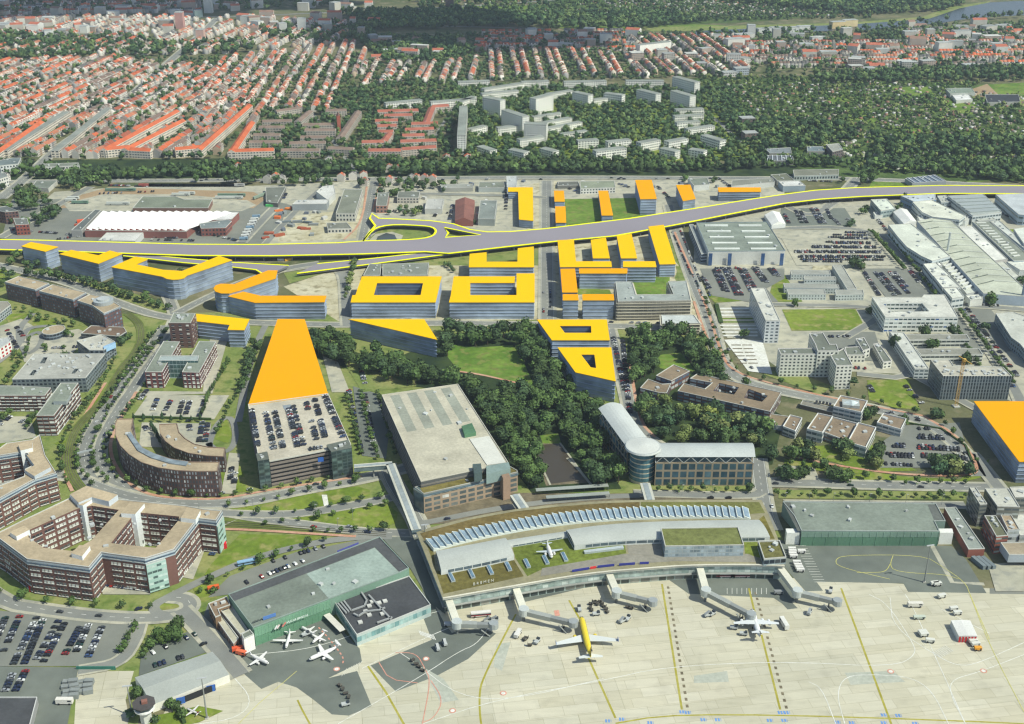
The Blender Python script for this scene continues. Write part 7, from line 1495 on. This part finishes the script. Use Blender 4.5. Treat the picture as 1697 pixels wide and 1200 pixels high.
forest([(1180,60),(1850,40),(1850,118),(1400,118),(1240,125)],14,5.4,11,CITY,'trees in the far city quarters',.6,cols=CG)
forest([(1420,56),(1560,44),(1850,36),(1850,70),(1500,75)],13,6,12,CITY,'trees in the far city quarters',.6,cols=CG)
forest([(-60,590),(0,600),(40,575),(150,580),(130,600),(30,600)],9,2.4,5,'small tree beside the grey office hall','small trees beside the grey office hall',.35,cols=yo);forest([(40,525),(130,545),(130,560),(60,560)],9,3,6,'small tree before the long brick row','small trees before the long brick row',.35,cols=DARK)
forest([(205,548),(222,560),(205,575),(190,570)],6,4,8,'tree beside the brown podium','trees beside the brown podium',1,cols=DARK)
tree_row([(1060,66),(1160,62),(1300,55),(1420,52),(1520,42),(1600,34),(1700,30)],13,7,15,CITY,'trees in the far city quarters',cols=CG,jx=5,prob=.8)
for q in ((1150,360),(1340,330),(1380,325),(1445,322),(1490,345),(1500,330),(1540,352),(1560,356),(1440,345),(1432,352),(1600,300),(1130,300),(1180,300),(1210,285),(1395,300),(1412,372),(1630,545),(1690,470),(1500,700),(1555,690),(1240,640),(1320,505),(1440,520),(1236,560)):
    for _ in range(2):
        c=P(q[0]+random.uniform(-6,6),q[1]+random.uniform(-2,4))
        if occ(*c): continue
        tree(c[0],c[1],random.uniform(3,5),random.uniform(6,9),'smaller tree between the yards and factory buildings at the right','smaller trees between the yards at the right',cols=DARK)
build_trees(300)
# garden sheds of the allotments, too many and too small to count
sh=Mass();SB=([(-2,-2,0),(2,-2,0),(2,2,0),(-2,2,0),(-2,-2,2.6),(2,-2,2.6),(2,2,2.6),(-2,2,2.6)],[(0,1,5,4),(1,2,6,5),(2,3,7,6),(3,0,4,7),(4,5,6,7)],[1,1,1,1,1.1])
for poly,n in (([(1200,140),(1420,130),(1697,160),(1697,295),(1450,280),(1400,262),(1260,200)],700),([(980,0),(1420,0),(1420,26),(1000,28)],700),([(700,0),(1000,0),(980,26),(720,20)],60)):
    w=W(poly);xs=[p[0] for p in w];ys=[p[1] for p in w];k=0
    while k<n:
        x,y=random.uniform(min(xs),max(xs)),random.uniform(min(ys),max(ys));k+=.5
        if inpoly(x,y,w): sh.add(SB,x,y,0,random.uniform(.7,1.3),random.uniform(.8,1.2),random.random()*3,S(random.choice(((186,182,168),(150,140,124),(206,206,198),(160,120,100),(110,104,96)))))
sh.build('garden_sheds','plain','tiny garden sheds scattered through the allotment gardens','sheds')
# hedges
def hedge(pts,w_,h_,label):
    m=MB();l=[P(*p) for p in pts]
    for a,b in zip(l,l[1:]): m.beam((*a,h_/2),(*b,h_/2),w_,h_,S((70,90,52)),'greenroof')
    m.build('hedge',label=label,cat='hedge')
hedge([(222,692),(350,696)],1.6,1.6,'long clipped hedge between the crescents and the parking rows');hedge([(286,1160),(306,1200)],2,2.2,'dark hedge beside the light aircraft');hedge([(1492,700),(1560,712),(1600,740),(1612,768)],1.4,1.4,'curved hedge round the big car park');hedge([(1187,505),(1195,536)],4,1.4,'hedge beside the garden parking')
hedge([(1445,382),(1500,445)],4,1,'long green planting strip of the factory car park')
# car parks: rows of cars
A='in the big car park at the left edge'
for k,(x1,y1,x2,y2) in enumerate(((12,1020,-8,1068),(34,1022,6,1082),(62,1024,22,1104),(72,1028,40,1104),(98,1030,58,1100),(108,1034,72,1100),(136,1036,106,1090),(148,1036,122,1092),(170,1040,146,1092))): cars((x1,y1),(x2,y2),A,.9)
cars((22,1118),(8,1150),'in the lower left car park',.9);cars((44,1112),(22,1155),'in the lower left car park',.9)
for x1,y1,x2,y2 in ((232,664,245,646),(252,684,262,660),(270,690,284,664),(296,690,304,664),(308,688,316,664),(330,692,340,664)): cars((x1,y1),(x2,y2),'in the planted rows above the crescents',.75)
for x1,y1,x2,y2 in ((240,708,248,718),(312,698,316,716),(336,700,330,735),(345,700,340,735)): cars((x1,y1),(x2,y2),'in the inner court of the crescents',.6)
cars((385,770),(381,805),'beside the right end of the crescents',.5);cars((392,770),(388,805),'beside the right end of the crescents',.4)
D='on the roof deck of the car park block'
for x1,y1,x2,y2,f in ((417,680,428,742,.7),(440,682,456,748,.75),(455,680,470,744,.8),(478,676,494,742,.75),(486,674,504,740,.7),(508,668,526,732,.7),(522,662,540,728,.75),(538,656,570,728,.8)): cars((x1,y1),(x2,y2),D,f,z=20.1)
cars((512,746),(540,741),D,.9,z=20.1)
for x1,y1,x2,y2 in ((578,648,600,756),(604,650,620,745),(630,660,640,700)): cars((x1,y1),(x2,y2),'between the trees of the lane by the striped hall',.5)
cars((598,612),(606,640),'on the grassy lot beside the striped hall',.6);cars((620,612),(650,625),'on the grassy lot beside the striped hall',.35);cars((650,620),(668,640),'on the grassy lot beside the striped hall',.3)
for x1,y1,x2,y2 in ((1520,712,1546,712),(1522,723,1568,725),(1478,738,1504,738),(1520,740,1594,744),(1468,753,1516,755),(1526,754,1546,756),(1550,756,1606,760),(1465,770,1518,773),(1520,727,1568,729),(1478,741,1504,742),(1520,744,1594,748),(1468,757,1516,759),(1550,760,1606,763),(1526,758,1546,760)): cars((x1,y1),(x2,y2),'in the big car park inside the ring road',.95)
HC='in the striped car park below the grey hall'
for x1,y1,x2,y2 in ((1166,462,1178,482),(1183,448,1200,484),(1190,448,1207,486),(1200,446,1222,492),(1208,446,1230,492),(1225,446,1246,486),(1233,446,1254,484),(1248,444,1266,468),(1254,444,1272,470),(1274,446,1285,458),(1280,446,1292,460)): cars((x1,y1),(x2,y2),HC,.95)
cars((1184,446),(1228,445),HC,.9)
FP='in the wide factory car park right of the grey hall'
for i,(y,xa,xb) in enumerate(((386,1400,1440),(390,1380,1440),(431,1326,1468),(394,1372,1440),(402,1368,1446),(409,1345,1455),(417,1316,1462),(425,1322,1468),(434,1330,1400),(411,1345,1455),(419,1316,1462),(427,1322,1468),(396,1392,1440),(404,1380,1446))): cars((xa,y),(xb,y+1),FP,.93)
for x1,y1,x2,y2 in ((1300,356,1308,372),(1318,350,1330,372),(1326,350,1338,372),(1344,346,1360,372),(1352,346,1368,372),(1370,348,1378,364),(1382,364,1392,374),(1404,364,1412,374)): cars((x1,y1),(x2,y2),'in the car park right of the white tent',.85)
for x1,y1,x2,y2 in ((1432,452,1458,492),(1450,452,1484,492),(1458,452,1492,490),(1474,452,1508,490),(1482,452,1504,478),(1508,450,1524,470)): cars((x1,y1),(x2,y2),'in the slanting lot above the big white office',.9)
cars((1340,560),(1420,558),'in the lot behind the single round tree',.5);cars((1352,580),(1440,582),'in the lot behind the single round tree',.5)
for x1,y1,x2,y2 in ((1596,515,1680,636),(1602,512,1690,630)): cars((x1,y1),(x2,y2),'along the factory parking strip at the right',.6)
cars((1016,560),(1036,650),'along the street beside the yellow wedge blocks',.8);cars((1032,565),(1044,690),'along the street beside the yellow wedge blocks',.8)
for a,b in (((1114,385),(1148,462)),((1126,380),(1162,470)),((1148,455),(1168,500)),((1162,455),(1180,500))): cars(a,b,'parked along the road beside the grey hall',.75,True)
cars((1008,535),(1100,537),'on the street below the scaffolded office',.5,True);cars((901,480),(901,530),'along the long straight street',.6,True);cars((912,480),(912,530),'along the long straight street',.4,True)
cars((356,975),(430,938),'in the slanted car park behind the large hangar',.12);cars((380,978),(490,936),'in the slanted car park behind the large hangar',.35);cars((450,932),(545,905),'in the slanted car park behind the large hangar',.4);cars((430,958),(520,925),'in the slanted car park behind the large hangar',.4)
cars((170,970),(240,978),'in the forecourt of the brick complex',.95);cars((180,963),(240,968),'in the forecourt of the brick complex',.7);cars((60,1012),(190,1025),'along the street before the brick complex',.35,True);cars((10,1000),(60,1006),'along the street before the brick complex',.4,True)
cars((346,930),(372,885),'beside the brick gable',.3);cars((205,1018),(240,1008),'along the street before the brick complex',.6,True);cars((238,1110),(330,1082),'in the small car park by the grey hangar',.5);cars((250,1085),(330,1050),'in the small car park by the grey hangar',.4);cars((330,1060),(345,1078),'in the small car park by the grey hangar',.6)
cars((0,706),(20,690),'in the lot of the grey roofed wing',.4);cars((30,705),(50,690),'in the lot of the grey roofed wing',.4);cars((66,590),(125,588),'in the lot beside the oval pavilion',.5);cars((85,578),(130,576),'in the lot beside the oval pavilion',.5);cars((10,545),(30,580),'in the lot at the left edge',.5);cars((25,540),(40,560),'in the lot at the left edge',.5)
cars((90,398),(135,392),'in the yard under the motorway',.8);cars((105,390),(140,386),'in the yard under the motorway',.8);cars((240,393),(310,396),'before the saw tooth hall',.8);cars((250,398),(330,400),'before the saw tooth hall',.6);cars((160,322),(260,318),'on the tram yard',.4);cars((400,398),(420,370),'in the depot yard',.9);cars((470,330),(476,318),'in the depot yard',.6)
cars((180,308),(250,310),'by the tram yard tree belt',.8);cars((1335,300),(1380,302),'at the car showroom',.9);cars((1340,294),(1385,296),'at the car showroom',.8);cars((1355,290),(1390,288),'at the car showroom',.8);cars((720,360),(735,330),'in the sandy yard',.5);cars((745,365),(750,340),'in the sandy yard',.5)
cars((1190,296),(1210,310),'behind the narrow orange block',.7);cars((1276,905-64),(1360,843),'behind the flight school hangar',.3);cars((1308,836),(1352,838),'behind the flight school hangar',.8);cars((1385,838),(1410,838),'behind the flight school hangar',.8);cars((1345,667),(1378,672),'on the carport of the pyramid skylight office',.9,z=3.6);cars((1440,640),(1447,652),'on the lot beside the green lawn',.8);cars((1500,640),(1530,672),'in the shade of the dark office block',.7)
cars((950,826),(1240,827),'in front of the terminal',.15,True);cars((720,866),(840,842),'in front of the terminal',.5,True)
for a,b,pl in (((1455,365),(1500,420),'by the factory office'),((1600,505),(1660,508),'on the factory forecourt'),((1400,610),(1440,612),'behind the white gridded office'),((1640,640),(1697,642),'at the right edge lot'),((1600,580),(1640,640),'beside the dark office block'),((1650,350),(1697,372),'between the factory halls'),((930,308),(955,318),'in the yard behind the green field'),((1025,305),(1045,312),'in the yard behind the green field'),((1090,310),(1110,330),'on the building site road'),((840,315),(838,350),'in the sandy yard'),((700,352),(745,354),'in the sandy yard'),((640,350),(690,352),'in the sandy yard'),((480,345),(535,345),'in the depot yard'),((330,385),(395,400),'before the saw tooth hall'),((20,382),(100,388),'in the yard under the motorway')): cars(a,b,pl,.6)
for pts,n in (([(218,650),(162,752),(192,800)],5),([(140,744),(200,640)],4),([(480,868),(640,884)],3),([(300,830),(600,792)],4),([(1186,570),(1320,655),(1540,700)],8),([(300,300),(1240,296)],26),([(50,290),(260,120)],22),([(-20,402),(600,412)],0),([(1265,800),(1600,808)],3)):
    line=[Vector(P(*p)) for p in pts]
    for _ in range(n):
        i=random.randrange(len(line)-1);f=random.random();d=line[i+1]-line[i];p=line[i]+d*f;nn=Vector((-d.y,d.x)).normalized()*random.choice((-2.2,2.2));car(p.x+nn.x,p.y+nn.y,math.atan2(d.y,d.x),'driving on the road')
build_cars(300)
# ============ camera, sky, sun ============
cd=bpy.data.cameras.new('camera');cam=bpy.data.objects.new('camera',cd);COL.objects.link(cam);SC.camera=cam
cam.location=(0,0,CH);cam.rotation_euler=(R(90)-TH,0,0);cd.sensor_width=36;cd.lens=36*FO/1697;cd.clip_end=9000;cd.clip_start=1
w=bpy.data.worlds.new('World');SC.world=w;w.use_nodes=True;n=w.node_tree;sky=n.nodes.new('ShaderNodeTexSky');sky.sky_type='NISHITA';sky.sun_disc=False
EL,AZ=R(51),R(-27);sky.sun_elevation=EL;sky.sun_rotation=R(90)-AZ;n.links.new(sky.outputs[0],n.nodes['Background'].inputs['Color']);n.nodes['Background'].inputs['Strength'].default_value=SKYS
sd=bpy.data.lights.new('sun','SUN');so=bpy.data.objects.new('sun',sd);COL.objects.link(so);sd.energy=SUNS;sd.angle=R(.5);sd.color=(1,1,.87)
sv=Vector((math.cos(EL)*math.cos(AZ),math.cos(EL)*math.sin(AZ),math.sin(EL)));so.rotation_euler=sv.to_track_quat('Z','Y').to_euler()
SC.view_settings.view_transform='Standard';SC.view_settings.look='None';SC.view_settings.exposure=EXPO;SC.view_settings.gamma=1
SC.render.engine='CYCLES';SC.cycles.max_bounces=4;SC.cycles.diffuse_bounces=2;SC.cycles.glossy_bounces=2;SC.cycles.transparent_max_bounces=4
SC.cycles.use_adaptive_sampling=True;SC.cycles.adaptive_threshold=.02;SC.cycles.use_denoising=True;SC.cycles.denoiser='OPENIMAGEDENOISE'
SC.cycles.filter_width=1.3
# fair weather clouds standing high above the city; their shade falls on the far quarters
def cloud(px,py,rx,ry,alt,label):
    import bmesh
    g=P(px,py);k=alt/math.tan(EL);bm=bmesh.new();bmesh.ops.create_icosphere(bm,subdivisions=5,radius=1)
    from mathutils import noise as mn
    for v in bm.verts:
        f=1+.55*mn.noise(v.co*1.7+Vector((px*.01,0,0)))+.3*mn.noise(v.co*4.5)+.12*mn.noise(v.co*11);v.co=Vector((v.co.x*rx*f,v.co.y*ry*f,v.co.z*90*f))
    me=bpy.data.meshes.new('cloud');bm.to_mesh(me);bm.free();me.materials.append(MATS['m_cloud'])
    put('cloud',me,None,label,'cloud',kind='stuff',loc=(g[0]+k*math.cos(AZ),g[1]+k*math.sin(AZ),alt))
gmat('m_cloud',(250,250,250),(255,255,255),.01)
cloud(690,46,190,230,1500,'white cloud high over the wood at the far middle');cloud(170,2,460,250,1700,'broad white cloud high over the far left of the city');cloud(860,68,150,110,1400,'small white cloud high over the middle terraces')
if HAZE:
    m=bpy.data.materials.new('haze_air');m.use_nodes=True;t=m.node_tree
    for x in list(t.nodes): t.nodes.remove(x)
    o=t.nodes.new('ShaderNodeOutputMaterial');v=t.nodes.new('ShaderNodeVolumePrincipled');v.inputs['Density'].default_value=HAZE;v.inputs['Color'].default_value=(.74,.86,.96,1);v.inputs['Anisotropy'].default_value=.2;t.links.new(v.outputs[0],o.inputs['Volume'])
    MATS['haze_air']=m;mb=MB();mb.prism([(-2700,-60),(2700,-60),(2700,5300),(-2700,5300)],-1,CH+12,(1,1,1,1),None,'haze_air',bottom=True);hz=mb.build('haze',kind='stuff')
    SC.cycles.volume_step_rate=1;SC.cycles.volume_bounces=0
